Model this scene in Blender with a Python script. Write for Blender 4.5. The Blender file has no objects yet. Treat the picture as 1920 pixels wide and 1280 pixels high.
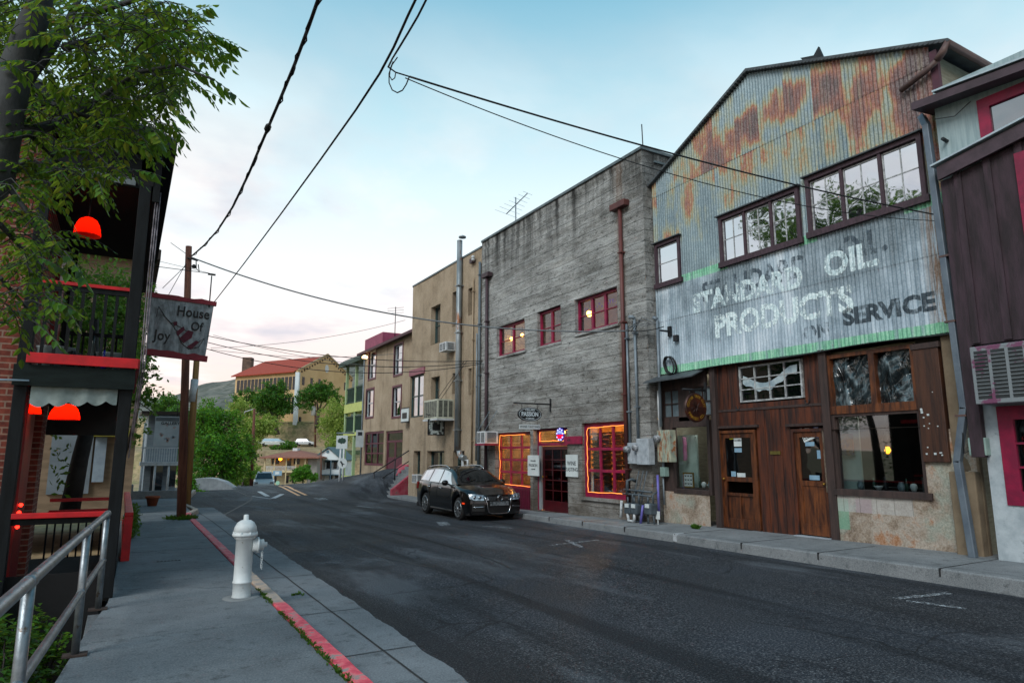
import bpy, bmesh, math, random
from mathutils import Vector, Matrix, noise
R = math.radians
random.seed(7)
SC = bpy.context.scene
COL = SC.collection
# ------------------------------------------------------------------ camera
CAMZ = 1.65; FPX = 1245.0; YAW = R(30); PIT = R(9.6)
cd = bpy.data.cameras.new('camera'); cam = bpy.data.objects.new('camera', cd); COL.objects.link(cam)
cd.sensor_width = 36; cd.lens = FPX/1920*36; cd.clip_end = 5000; cd.clip_start = .05
FW = Vector((math.sin(YAW)*math.cos(PIT), math.cos(YAW)*math.cos(PIT), math.sin(PIT)))
RT = Vector((math.cos(YAW), -math.sin(YAW), 0)); UP = RT.cross(FW)
cam.matrix_world = Matrix(((RT.x, UP.x, -FW.x, 0), (RT.y, UP.y, -FW.y, 0), (RT.z, UP.z, -FW.z, CAMZ), (0, 0, 0, 1)))
SC.camera = cam
SC.view_settings.view_transform = 'Standard'; SC.view_settings.look = 'None'
SC.view_settings.exposure = 0.6; SC.view_settings.gamma = 1
# measured on the photograph, turned into metres on real planes
def _ray(x, y): return FW + (x-960)/FPX*RT + (640-y)/FPX*UP
def PX(x, y, X):                       # -> (Y, Z) on the plane X = const
    r = _ray(x, y); t = X/r.x; return (t*r.y, CAMZ+t*r.z)
def PY(x, y, Y):                       # -> (X, Z) on the plane Y = const
    r = _ray(x, y); t = Y/r.y; return (t*r.x, CAMZ+t*r.z)
def PZ(x, y, z=0):                     # -> (X, Y) on the ground
    r = _ray(x, y); t = (z-CAMZ)/r.z; return (t*r.x, t*r.y)
def PD(x, y, d):                       # -> point at depth d
    r = _ray(x, y); h = math.hypot(FW.x, FW.y); t = d/(r.x*FW.x/h+r.y*FW.y/h); return Vector((t*r.x, t*r.y, CAMZ+t*r.z))
# ------------------------------------------------------------------ world and sun
w = bpy.data.worlds.new('World'); SC.world = w; w.use_nodes = True
nt = w.node_tree; nt.nodes.clear()
def nd(nt, typ, props=None, **ins):
    n = nt.nodes.new(typ)
    if props:
        for k, v in props.items(): setattr(n, k, v)
    for k, v in ins.items():
        k = k.replace('_', ' ') if k.replace('_', ' ') in n.inputs else k
        s = n.inputs[int(k[1:])] if k[0] == 'i' and k[1:].isdigit() else n.inputs[k]
        if hasattr(v, 'is_output'): nt.links.new(v, s)
        else: s.default_value = v
    return n
def lin(h):
    if not isinstance(h, str): return tuple(h)+(1,) if len(h) == 3 else h
    c = [int(h[i:i+2], 16)/255 for i in (0, 2, 4)]
    return tuple(x/12.92 if x < .04045 else ((x+.055)/1.055)**2.4 for x in c)+(1,)
def ramp(nt, fac, stops, interp='LINEAR'):
    n = nt.nodes.new('ShaderNodeValToRGB'); e = n.color_ramp.elements; n.color_ramp.interpolation = interp
    e[0].position = stops[0][0]; e[0].color = lin(stops[0][1])
    e[1].position = stops[-1][0]; e[1].color = lin(stops[-1][1])
    for p, c in stops[1:-1]:
        x = e.new(p); x.color = lin(c)
    nt.links.new(fac, n.inputs[0]); return n.outputs[0]
def mth(nt, op, a, b=0., c=None):
    n = nt.nodes.new('ShaderNodeMath'); n.operation = op
    for i, v in enumerate((a, b, c)):
        if v is None: continue
        if hasattr(v, 'is_output'): nt.links.new(v, n.inputs[i])
        else: n.inputs[i].default_value = v
    return n.outputs[0]
def mix(nt, f, a, b, mode='MIX'):
    n = nt.nodes.new('ShaderNodeMix'); n.data_type = 'RGBA'; n.blend_type = mode
    for i, v in ((0, f), (6, a), (7, b)):
        if hasattr(v, 'is_output'): nt.links.new(v, n.inputs[i])
        else: n.inputs[i].default_value = v if i == 0 else lin(v)
    return n.outputs[2]
SUN_EL = R(42); SUN_AZ = R(-118)       # veiled light from behind the camera's left; azimuth from +Y
tc = nt.nodes.new('ShaderNodeTexCoord')
sky = nd(nt, 'ShaderNodeTexSky', dict(sky_type='NISHITA', sun_disc=False, sun_elevation=SUN_EL, sun_rotation=SUN_AZ, altitude=1600, dust_density=1.5))
sep = nd(nt, 'ShaderNodeSeparateXYZ', i0=tc.outputs['Generated'])
elev = sep.outputs[2]
grad = ramp(nt, elev, [(0, 'EBC6B0'), (.08, 'F0D2C2'), (.17, 'F3E2D8'), (.27, 'EEF4F2'), (.38, 'D6EAEC'), (.48, 'B2D6DF'), (.6, '80B6CA'), (.75, '5E9AB4'), (1, '4A7E9C')])
zz = mth(nt, 'ADD', elev, .12); zc = mth(nt, 'MAXIMUM', zz, .05)
px_ = mth(nt, 'DIVIDE', sep.outputs[0], zc); py_ = mth(nt, 'DIVIDE', sep.outputs[1], zc)
cv = nd(nt, 'ShaderNodeCombineXYZ', i0=px_, i1=py_, i2=0.)
n1 = nd(nt, 'ShaderNodeTexNoise', Vector=cv.outputs[0], Scale=.85, Detail=7, Roughness=.56, Distortion=.25)
cl = ramp(nt, n1.outputs[0], [(.45, (0, 0, 0)), (.56, (.9, .9, .9)), (.66, (1, 1, 1))])
low = ramp(nt, elev, [(.0, (.8, .8, .8)), (.36, (.75, .75, .75)), (.47, (.28, .28, .28)), (.6, (.05, .05, .05))])
clf = mth(nt, 'MULTIPLY', cl, low)
n2 = nd(nt, 'ShaderNodeTexNoise', Vector=cv.outputs[0], Scale=1.9, Detail=5, Roughness=.5)
ccol = ramp(nt, n2.outputs[0], [(.36, 'C2BDC4'), (.46, 'E2D4D2'), (.53, 'F6E8E0'), (.62, 'FFFCF8')])
c1 = mix(nt, clf, grad, ccol)
sk2 = mix(nt, 1., sky.outputs[0], (.11, .11, .11), 'MULTIPLY')
c2 = mix(nt, .2, c1, sk2)
# direction of the soft sun lamp, set behind the camera to stand for skylight
sd = Vector((math.sin(SUN_AZ)*math.cos(SUN_EL), math.cos(SUN_AZ)*math.cos(SUN_EL), math.sin(SUN_EL)))
bg = nd(nt, 'ShaderNodeBackground', Color=c2, Strength=.93)
nd(nt, 'ShaderNodeOutputWorld', Surface=bg.outputs[0])
sl = bpy.data.lights.new('sun', 'SUN'); sl.energy = 1.5; sl.angle = R(26); sl.color = (1, .97, .93)
so = bpy.data.objects.new('sun', sl); COL.objects.link(so)
sdir = sd
so.rotation_euler = sdir.to_track_quat('Z', 'Y').to_euler()
# ------------------------------------------------------------------ materials
def newmat(name):
    m = bpy.data.materials.new(name); m.use_nodes = True; t = m.node_tree; t.nodes.clear()
    out = t.nodes.new('ShaderNodeOutputMaterial'); return m, t, out
def obc(t, s=(1, 1, 1), o=(0, 0, 0)):
    c = t.nodes.new('ShaderNodeTexCoord'); mp = nd(t, 'ShaderNodeMapping', Vector=c.outputs['Object'], Scale=s, Location=o); return mp.outputs[0]
def pbsdf(t, out, **k):
    p = t.nodes.new('ShaderNodeBsdfPrincipled')
    for a, v in k.items():
        a = a.replace('_', ' ')
        if hasattr(v, 'is_output'): t.links.new(v, p.inputs[a])
        else: p.inputs[a].default_value = v if not isinstance(v, str) else lin(v)
    t.links.new(p.outputs[0], out.inputs[0]); return p
def bump(t, h, st=.3, dist=.02, normal=None):
    b = nd(t, 'ShaderNodeBump', Strength=st, Distance=dist, Height=h)
    if normal is not None: t.links.new(normal, b.inputs['Normal'])
    return b.outputs[0]
_mc = {}
def M(name, a, b=None, sc=3., rough=.7, metal=0., bs=None, bst=.25, st=(1, 1, 1), lo=.38, hi=.62, c=None, csc=14, clo=.6, chi=.7, emit=None, spec=.5, coat=0):
    """weathered paint, wood, metal: colour a with patches of b and flecks of c"""
    if name in _mc: return _mc[name]
    m, t, out = newmat(name); v = obc(t, st)
    b = b or a
    n = nd(t, 'ShaderNodeTexNoise', Vector=v, Scale=sc, Detail=6, Roughness=.62)
    col = ramp(t, n.outputs[0], [(lo, a), (hi, b)])
    if c:
        n3 = nd(t, 'ShaderNodeTexNoise', Vector=v, Scale=csc, Detail=5, Roughness=.7)
        f = ramp(t, n3.outputs[0], [(clo, (0, 0, 0)), (chi, (1, 1, 1))]); col = mix(t, f, col, c)
    k = dict(Base_Color=col, Roughness=rough, Metallic=metal, Specular_IOR_Level=spec)
    if coat: k['Coat_Weight'] = coat; k['Coat_Roughness'] = .03
    if emit: k['Emission_Color'] = lin(emit[0]); k['Emission_Strength'] = emit[1]
    p = pbsdf(t, out, **k)
    n2 = nd(t, 'ShaderNodeTexNoise', Vector=v, Scale=bs or sc*8, Detail=5, Roughness=.65)
    if bst: t.links.new(bump(t, n2.outputs[0], bst, .01), p.inputs['Normal'])
    _mc[name] = m; return m
def emis(name, col, s):
    m, t, out = newmat(name); e = nd(t, 'ShaderNodeEmission', Color=lin(col), Strength=s); t.links.new(e.outputs[0], out.inputs[0]); return m
def glass(name, tint, g, rough=.02, clear=False, wav=.0):
    """window glass: mirror share rises at a grazing look; the rest is clear or a dim room"""
    m, t, out = newmat(name)
    fr = nd(t, 'ShaderNodeLayerWeight'); f = mth(t, 'MULTIPLY', mth(t, 'POWER', fr.outputs['Facing'], 5.), .9)
    f = mth(t, 'ADD', f, g+.04); f = mth(t, 'MINIMUM', f, .92)
    gl = nd(t, 'ShaderNodeBsdfGlossy', Color=(.9, .95, 1, 1), Roughness=rough)
    if wav:
        n = nd(t, 'ShaderNodeTexNoise', Vector=obc(t), Scale=2.2, Detail=1); t.links.new(bump(t, n.outputs[0], wav, .05), gl.inputs['Normal'])
    if clear: d = nd(t, 'ShaderNodeBsdfTransparent', Color=lin(tint))
    else: d = nd(t, 'ShaderNodeBsdfDiffuse', Color=lin(tint))
    mx = nd(t, 'ShaderNodeMixShader', Fac=f); t.links.new(d.outputs[0], mx.inputs[1]); t.links.new(gl.outputs[0], mx.inputs[2])
    t.links.new(mx.outputs[0], out.inputs[0]); return m
def leafmat(name, cols, rough=.5, trans=.35):
    if name in _mc: return _mc[name]
    m, t, out = newmat(name); _mc[name] = m
    g = t.nodes.new('ShaderNodeNewGeometry')
    n = nd(t, 'ShaderNodeTexNoise', Vector=obc(t), Scale=.9, Detail=2)
    f = mth(t, 'ADD', mth(t, 'MULTIPLY', g.outputs['Random Per Island'], .6), mth(t, 'MULTIPLY', n.outputs[0], .5))
    k = len(cols); col = ramp(t, f, [(.15+.75*i/(k-1), c) for i, c in enumerate(cols)])
    p = t.nodes.new('ShaderNodeBsdfPrincipled'); t.links.new(col, p.inputs['Base Color']); p.inputs['Roughness'].default_value = rough
    p.inputs['Specular IOR Level'].default_value = .3
    tr = nd(t, 'ShaderNodeBsdfTranslucent', Color=mix(t, .5, col, 'A8C840')); mx = nd(t, 'ShaderNodeMixShader', Fac=trans)
    t.links.new(p.outputs[0], mx.inputs[1]); t.links.new(tr.outputs[0], mx.inputs[2]); t.links.new(mx.outputs[0], out.inputs[0]); return m
# ------------------------------------------------------------------ mesh builder
class MB:
    def __init__(s): s.v = []; s.f = []; s.sm = []
    def add(s, vs, fs, smooth=False):
        o = len(s.v); s.v += [tuple(p) for p in vs]
        for f in fs: s.f.append(tuple(i+o for i in f)); s.sm.append(smooth)
        return s
    def quad(s, a, b, c, d): return s.add([a, b, c, d], [(0, 1, 2, 3)])
    def box(s, x0, x1, y0, y1, z0, z1):
        if x0 > x1: x0, x1 = x1, x0
        if y0 > y1: y0, y1 = y1, y0
        if z0 > z1: z0, z1 = z1, z0
        return s.add([(x0, y0, z0), (x1, y0, z0), (x1, y1, z0), (x0, y1, z0), (x0, y0, z1), (x1, y0, z1), (x1, y1, z1), (x0, y1, z1)],
                     [(0, 3, 2, 1), (4, 5, 6, 7), (0, 1, 5, 4), (1, 2, 6, 5), (2, 3, 7, 6), (3, 0, 4, 7)])
    def bar(s, a, b, w, h=None, up=(0, 0, 1)):
        a = Vector(a); b = Vector(b); h = h or w; d = (b-a).normalized(); u = Vector(up)
        if abs(d.dot(u)) > .98: u = Vector((0, 1, 0))
        r = d.cross(u).normalized()*w/2; u = r.cross(d).normalized()*h/2
        vs = [p+i*r+j*u for p in (a, b) for i, j in ((-1, -1), (1, -1), (1, 1), (-1, 1))]
        return s.add(vs, [(0, 1, 2, 3), (7, 6, 5, 4), (0, 4, 5, 1), (1, 5, 6, 2), (2, 6, 7, 3), (3, 7, 4, 0)])
    def tube(s, pts, r, n=8, cap=True):
        pts = [Vector(p) for p in pts]; k = len(pts); rs = r if isinstance(r, (list, tuple)) else [r]*k
        o = len(s.v); pr = None
        for i, p in enumerate(pts):
            d = (pts[min(i+1, k-1)]-pts[max(i-1, 0)])
            d = d.normalized() if d.length > 1e-9 else Vector((0, 0, 1))
            if pr is None:
                a = Vector((0, 0, 1)) if abs(d.z) < .9 else Vector((1, 0, 0)); u = d.cross(a).normalized()
            else:
                u = (pr-d*pr.dot(d)); u = u.normalized() if u.length > 1e-6 else d.orthogonal().normalized()
            pr = u; v = d.cross(u)
            for j in range(n):
                t = 2*math.pi*j/n; s.v.append(tuple(p+rs[i]*(math.cos(t)*u+math.sin(t)*v)))
        for i in range(k-1):
            for j in range(n):
                a = o+i*n+j; b = o+i*n+(j+1) % n; s.f.append((a, b, b+n, a+n)); s.sm.append(True)
        if cap:
            s.f.append(tuple(o+j for j in reversed(range(n)))); s.f.append(tuple(o+(k-1)*n+j for j in range(n))); s.sm += [False, False]
        return s
    def lathe(s, prof, c=(0, 0, 0), axis='z', n=20):
        o = len(s.v); c = Vector(c)
        for r, h in prof:
            for j in range(n):
                t = 2*math.pi*j/n; a, b = r*math.cos(t), r*math.sin(t)
                q = {'z': (a, b, h), 'x': (h, a, b), 'y': (b, h, a)}[axis]; s.v.append(tuple(c+Vector(q)))
        for i in range(len(prof)-1):
            for j in range(n):
                a = o+i*n+j; b = o+i*n+(j+1) % n; s.f.append((a, b, b+n, a+n)); s.sm.append(True)
        s.f.append(tuple(o+j for j in reversed(range(n)))); s.f.append(tuple(o+(len(prof)-1)*n+j for j in range(n))); s.sm += [False, False]
        return s
    def prism(s, poly, off):
        off = Vector(off); n = len(poly); a = [Vector(p) for p in poly]; b = [p+off for p in a]
        return s.add(a+b, [tuple(range(n))[::-1], tuple(range(n, 2*n))]+[(i, (i+1) % n, n+(i+1) % n, n+i) for i in range(n)])
    def grid(s, P, smooth=True, flip=False):
        r = len(P); c = len(P[0]); o = len(s.v)
        for row in P: s.v += [tuple(p) for p in row]
        for i in range(r-1):
            for j in range(c-1):
                a = o+i*c+j; f = (a, a+1, a+c+1, a+c)
                s.f.append(f[::-1] if flip else f); s.sm.append(smooth)
        return s
    def build(s, name, mat, parent=None, bevel=0, **kw):
        me = bpy.data.meshes.new(name); me.from_pydata(s.v, [], s.f); me.polygons.foreach_set('use_smooth', s.sm)
        me.materials.append(mat)
        o = bpy.data.objects.new(name, me); COL.objects.link(o)
        if bevel:
            b = o.modifiers.new('bevel', 'BEVEL'); b.width = bevel; b.segments = 2; b.limit_method = 'ANGLE'; b.angle_limit = R(40)
        if parent is not None: adopt(o, parent)
        tag(o, **kw); return o
def adopt(o, parent):
    o.parent = parent
    wl = Vector((0, 0, 0)); p = parent
    while p is not None: wl += p.location; p = p.parent
    if not parent.get('_local'): o.location = -wl
def tag(o, label=None, cat=None, group=None, kind=None):
    for k, v in (('label', label), ('category', cat), ('group', group), ('kind', kind)):
        if v: o[k] = v
    return o
def thing(name, loc, label, cat, group=None, local=False):
    o = bpy.data.objects.new(name, None); COL.objects.link(o); o.location = loc; o.empty_display_size = .2
    if local: o['_local'] = 1
    return tag(o, label, cat, group)
def sub(name, mb, mat, parent, **k):     # child mesh of a mesh part: no further offset
    o = mb.build(name, mat, None, **k); o.parent = parent; return o
def copy_tree(o, loc=None, rz=None, label=None, par=None):
    c = o.copy(); COL.objects.link(c)
    if par is not None: c.parent = par
    for ch in o.children: copy_tree(ch, par=c)
    if loc is not None: c.location = loc
    if rz is not None: c.rotation_euler = (0, 0, rz)
    if label: c['label'] = label
    return c
_fonts = {}
def textmesh(s, size, ext=.002, bold=0., sp=1., align='CENTER', shear=0.):
    cu = bpy.data.curves.new('t', 'FONT'); cu.body = s; cu.size = size; cu.extrude = ext; cu.offset = bold; cu.space_character = sp
    cu.align_x = align; cu.align_y = 'CENTER'; cu.shear = shear; cu.resolution_u = 3
    ob = bpy.data.objects.new('t', cu); COL.objects.link(ob)
    dg = bpy.context.evaluated_depsgraph_get(); me = bpy.data.meshes.new_from_object(ob.evaluated_get(dg))
    vs = [v.co.copy() for v in me.vertices]; fs = [tuple(p.vertices) for p in me.polygons]
    bpy.data.objects.remove(ob); bpy.data.curves.remove(cu); bpy.data.meshes.remove(me)
    return vs, fs
def text(mb, s, size, loc, face='X', sx=1., rot=0., **k):
    """face 'X': on a wall seen from -X, reads towards -Y; face 'Y': seen from -Y, reads towards +X"""
    vs, fs = textmesh(s, size, **k); loc = Vector(loc); out = []
    cr, sr = math.cos(rot), math.sin(rot)
    for v in vs:
        x, y = v.x*sx, v.y; x, y = x*cr-y*sr, x*sr+y*cr
        out.append(loc+(Vector((-v.z, -x, y)) if face == 'X' else Vector((x, -v.z, y))))
    return mb.add(out, fs)
# ------------------------------------------------------------------ walls with openings
def wallX(mb, X, y0, y1, z0, z1, holes, depth=.22, cell=None, disp=None):
    """front face on the plane X seen from -X, holes = (ya, yb, za, zb), with reveals going to X+depth"""
    hs = [(min(a, b), max(a, b), min(c, d), max(c, d)) for a, b, c, d in holes]
    def cuts(lo, hi, vals):
        c = sorted({lo, hi, *[v for v in vals if lo < v < hi]})
        if cell:
            o = []
            for a, b in zip(c, c[1:]):
                k = max(1, round((b-a)/cell)); o += [a+(b-a)*i/k for i in range(k)]
            c = o+[c[-1]]
        return c
    ys = cuts(y0, y1, [v for h in hs for v in h[:2]]); zs = cuts(z0, z1, [v for h in hs for v in h[2:]])
    idx = {}
    def vid(i, j):
        if (i, j) not in idx:
            x = X + (disp(ys[i], zs[j]) if disp else 0)
            idx[i, j] = len(mb.v); mb.v.append((x, ys[i], zs[j]))
        return idx[i, j]
    for i in range(len(ys)-1):
        yc = (ys[i]+ys[i+1])/2
        for j in range(len(zs)-1):
            zc = (zs[j]+zs[j+1])/2
            if any(a < yc < b and c < zc < d for a, b, c, d in hs): continue
            mb.f.append((vid(i, j), vid(i, j+1), vid(i+1, j+1), vid(i+1, j))); mb.sm.append(bool(disp))
    e = .02 if disp else 0
    for a, b, c, d in hs:
        x0, x1 = X-e*.6, X+depth
        mb.quad((x0, a, c), (x1, a, c), (x1, a, d), (x0, a, d)); mb.quad((x0, b, c), (x0, b, d), (x1, b, d), (x1, b, c))
        mb.quad((x0, a, d), (x1, a, d), (x1, b, d), (x0, b, d)); mb.quad((x0, a, c), (x0, b, c), (x1, b, c), (x1, a, c))
    return mb
def rect(X, x0, y0, x1, y1):            # photo corners top-left, bottom-right -> (ya, yb, za, zb) on plane X
    a = PX(x0, y0, X); b = PX(x1, y1, X); return (b[0], a[0], b[1], a[1])
def windowX(parent, X, r, cols, rows, mf, mg, fw=.06, mw=.03, inset=.08, proud=0., name='window', groups=None, label=None, frame_d=.07):
    """frame, muntins and a pane in an opening r=(ya,yb,za,zb) of a wall seen from -X"""
    ya, yb, za, zb = r; x0 = X+inset-proud; x1 = x0+frame_d; m = MB()
    m.box(x0, x1, ya, yb, zb-fw, zb); m.box(x0, x1, ya, yb, za, za+fw); m.box(x0, x1, ya, ya+fw, za+fw, zb-fw); m.box(x0, x1, yb-fw, yb, za+fw, zb-fw)
    W = yb-ya-2*fw; H = zb-za-2*fw; gm = groups or 0
    for i in range(1, cols):
        y = ya+fw+W*i/cols; big = gm and i % gm == 0; k = fw*.55 if big else mw/2
        m.box(x0+.004, x1-(.0 if big else .02), y-k, y+k, za+fw, zb-fw)
    for j in range(1, rows):
        z = za+fw+H*j/rows
        m.box(x0+.009, x1-.024, ya+fw, yb-fw, z-mw/2, z+mw/2)
    f = m.build(name, mf, parent)
    if label: f['label'] = label
    g = MB(); xm = x0+frame_d*.62; g.box(xm, xm+.006, ya+fw*.5, yb-fw*.5, za+fw*.5, zb-fw*.5)
    sub('pane', g, mg, f); return f
# ------------------------------------------------------------------ the palette
CONC = M('pale_concrete', '6F7375', '7E8384', 1.2, .9, bs=60, bst=.25, c='5C6062', csc=5, clo=.5, chi=.75)
BLACKW = M('black_painted_wood', '0B0E10', '15191C', 4, .7, bs=40, st=(3, 3, .6), spec=.22)
REDP = M('red_paint', 'CC0A18', 'A80714', 5, .5, bst=.1)
GALV = M('galvanised_pipe', '8D9499', '6E767B', 9, .38, metal=.7, c='5A4A3E', csc=12, clo=.62, chi=.7, bst=.15)
GREYMET = M('grey_painted_metal', '7C8890', '66717A', 4, .5, metal=.2)
DARKMET = M('dark_metal', '1D1F22', '2A2C2F', 5, .5, metal=.4)
RUSTP = M('oxide_red_pipe', '4A2422', '5C302B', 4, .6, st=(1, 1, .5))
CRIM = M('crimson_frame_paint', '8E0A3E', '700832', 5, .5, bst=.15)
WHITE = M('white_metal_paint', 'C9CDCF', 'AEB4B7', 6, .5, bst=.1)
WOODB = M('brown_plank_wood', '5A2A12', '26120E', 2.2, .6, st=(1, 5, .5), bs=12, bst=.5, c='140C0A', csc=3, clo=.5, chi=.72)
WOODO = M('orange_brown_wood', '6C3C1C', '35190C', 3, .5, st=(1, 5, .8), bs=14, bst=.35)
WOODK = M('dark_weathered_wood', '2B211F', '40302C', 3, .75, st=(4, 4, .5), bs=16, bst=.5)
G_SKY = glass('sky_reflecting_glass', '0C1218', .46, wav=.16)
G_MID = glass('dim_window_glass', '0A0F12', .22, wav=.1)
G_DARK = glass('dark_window_glass', '06090B', .05, wav=.05)
G_CLR = glass('clear_shop_glass', 'E8ECEC', .03, clear=True)
CABLE = M('black_cable', '0C0D0F', '15171A', 3, .6, bst=0)
PAPER = M('white_sign_board', 'C8D0D0', 'B8C2C4', 3, .6, bst=.05)
INK = M('dark_sign_ink', '20262B', '2B3238', 9, .8, bst=0)
def redshade():
    m, t, out = newmat('red_lamp_shade'); tr = nd(t, 'ShaderNodeBsdfTranslucent', Color=(1, .035, .012, 1)); e = nd(t, 'ShaderNodeEmission', Color=(1, .012, .004, 1), Strength=.07)
    a = nd(t, 'ShaderNodeAddShader', i0=tr.outputs[0], i1=e.outputs[0]); t.links.new(a.outputs[0], out.inputs[0]); return m
BULB_RED = redshade()
WARMG = emis('warm_rope_light', 'FF9A48', 1.5)
# ================================================================== GROUND
def ss(a, b, x): t = min(1, max(0, (x-a)/(b-a))); return t*t*(3-2*t)
def itp(x, xs, ys):
    if x <= xs[0]: return ys[0]
    for i in range(1, len(xs)):
        if x <= xs[i]: t = (x-xs[i-1])/(xs[i]-xs[i-1]); return ys[i-1]+t*(ys[i]-ys[i-1])
    return ys[-1]
def road_z(x, y):
    b = itp(y, [0, 5, 10, 18, 26, 42, 48, 56, 75, 110, 200], [-.07, -.07, -.1, -.23, -.29, -.31, -.45, -.95, -2.1, -3.3, -3.6])
    l = itp(y, [0, 20, 26, 34], [-.13, -.13, -.2, -.29]); b = l+(b-l)*ss(1.5, 7.5, x) if y < 34 else b
    r = ss(8.3, 11.4, x)*ss(29.2, 31.6, y)*itp(y, [31, 33, 38, 44, 52, 60], [1.32, 1.08, .72, .2, .0, 0])
    return b+r
def side_z(y): return itp(y, [0, 5, 11, 19, 26, 40], [.14, .13, .05, -.12, -.18, -.2])
def kerb_x(y): return itp(y, [-10, 4, 9.5, 13, 17, 26, 30.6], [9.62, 9.66, 9.72, 10.0, 10.3, 10.45, 10.55])
# asphalt
m, t, out = newmat('asphalt'); v = obc(t)
na = nd(t, 'ShaderNodeTexNoise', Vector=v, Scale=.35, Detail=6, Roughness=.6)
nb = nd(t, 'ShaderNodeTexNoise', Vector=v, Scale=48, Detail=4, Roughness=.8)
nv = nd(t, 'ShaderNodeTexVoronoi', Vector=v, Scale=55)
col = ramp(t, na.outputs[0], [(.36, '161B22'), (.5, '1E242D'), (.64, '2D3540')])
ag = ramp(t, nb.outputs[0], [(.42, '0E0F11'), (.54, '4E5154'), (.66, 'B6B8BA')]); col = mix(t, .42, col, ag)
# tyre and seam streaks along the street, a worn paler patch
vs_ = obc(t, (1.1, .05, 1), (0.3, 0, 0)); ns = nd(t, 'ShaderNodeTexNoise', Vector=vs_, Scale=1.6, Detail=4, Distortion=.3)
fs_ = ramp(t, ns.outputs[0], [(.5, (0, 0, 0)), (.62, (1, 1, 1))]); col = mix(t, mth(t, 'MULTIPLY', fs_, .6), col, '15181C')
np2 = nd(t, 'ShaderNodeTexNoise', Vector=obc(t, (.8, .22, 1), (5, 1, 0)), Scale=1.1, Detail=6, Roughness=.65); fp2 = ramp(t, np2.outputs[0], [(.54, (0, 0, 0)), (.66, (1, 1, 1))]); col = mix(t, mth(t, 'MULTIPLY', fp2, .32), col, '7A828A')
npo = nd(t, 'ShaderNodeTexNoise', Vector=obc(t, (1, 1, 1), (9, 2, 0)), Scale=1.9, Detail=5, Roughness=.7); fo = ramp(t, npo.outputs[0], [(.64, (0, 0, 0)), (.7, (1, 1, 1))]); col = mix(t, mth(t, 'MULTIPLY', fo, .6), col, '0C0E10')
# cracks
dv = nd(t, 'ShaderNodeTexNoise', Vector=v, Scale=1.5, Detail=4); wv = mix(t, .25, v, dv.outputs[1])
vc = nd(t, 'ShaderNodeTexVoronoi', dict(feature='DISTANCE_TO_EDGE'), Vector=wv, Scale=.55)
fc = ramp(t, vc.outputs[0], [(.0, (1, 1, 1)), (.007, (0, 0, 0))]); nm = ramp(t, na.outputs[0], [(.5, (0, 0, 0)), (.56, (1, 1, 1))])
col = mix(t, mth(t, 'MULTIPLY', fc, mth(t, 'MULTIPLY', nm, .8)), col, '141618')
p = pbsdf(t, out, Base_Color=col, Roughness=ramp(t, na.outputs[0], [(.3, (.62, .62, .62)), (.7, (.85, .85, .85))]), Specular_IOR_Level=.22)
t.links.new(bump(t, nv.outputs[0], .8, .012, bump(t, nb.outputs[0], .8, .014)), p.inputs['Normal'])
ASPH = m
def concrete_mat(name, a, b, joint_y=None, dark='3E4244', spots=True):
    m, t, out = newmat(name); v = obc(t)
    n = nd(t, 'ShaderNodeTexNoise', Vector=v, Scale=1.1, Detail=7, Roughness=.65); col = ramp(t, n.outputs[0], [(.35, a), (.65, b)])
    n2 = nd(t, 'ShaderNodeTexNoise', Vector=v, Scale=60, Detail=4, Roughness=.75); col = mix(t, .32, col, ramp(t, n2.outputs[0], [(.35, '2E3133'), (.65, 'A2A7A9')]))
    n3 = nd(t, 'ShaderNodeTexNoise', Vector=v, Scale=6, Detail=6, Roughness=.7)
    col = mix(t, mth(t, 'MULTIPLY', ramp(t, n3.outputs[0], [(.54, (0, 0, 0)), (.68, (1, 1, 1))]), .62), col, dark)
    if spots:
        vo = nd(t, 'ShaderNodeTexVoronoi', Vector=v, Scale=3.1, Randomness=1.0); col = mix(t, mth(t, 'MULTIPLY', ramp(t, vo.outputs[0], [(.035, (1, 1, 1)), (.06, (0, 0, 0))]), .55), col, '2C2E30')
    p = pbsdf(t, out, Base_Color=col, Roughness=.85, Specular_IOR_Level=.3)
    if name == 'sidewalk_concrete':
        dvv = nd(t, 'ShaderNodeTexNoise', Vector=v, Scale=2.2, Detail=5); wv2 = mix(t, .3, v, dvv.outputs[1]); vcr = nd(t, 'ShaderNodeTexVoronoi', dict(feature='DISTANCE_TO_EDGE'), Vector=wv2, Scale=.42)
        ck = mth(t, 'MULTIPLY', ramp(t, vcr.outputs[0], [(0, (1, 1, 1)), (.006, (0, 0, 0))]), ramp(t, n.outputs[0], [(.48, (0, 0, 0)), (.54, (1, 1, 1))])); c2_ = mix(t, mth(t, 'MULTIPLY', ck, .75), col, '24272A'); t.links.new(c2_, p.inputs['Base Color'])
    t.links.new(bump(t, n2.outputs[0], .5, .006, bump(t, n3.outputs[0], .3, .012)), p.inputs['Normal']); return m
WALKM = concrete_mat('sidewalk_concrete', '4B5359', '6C757B')
GUTM = concrete_mat('gutter_concrete', '5A6268', '757D83')
FARW = concrete_mat('old_sidewalk_concrete', '62676A', '808486')
# road surface
mb = MB(); ys = [-14+.7*i for i in range(int(74/.7)+1)]; xs = [1.5+.4*i for i in range(28)]
P = [[(x, y, road_z(x, y)) for x in xs+[12.9]] for y in ys]; mb.grid(P, flip=True)
ye = ys[-1]
mb.build('road', ASPH, kind='structure', label='dark worn asphalt street running away past the shops')
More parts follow.
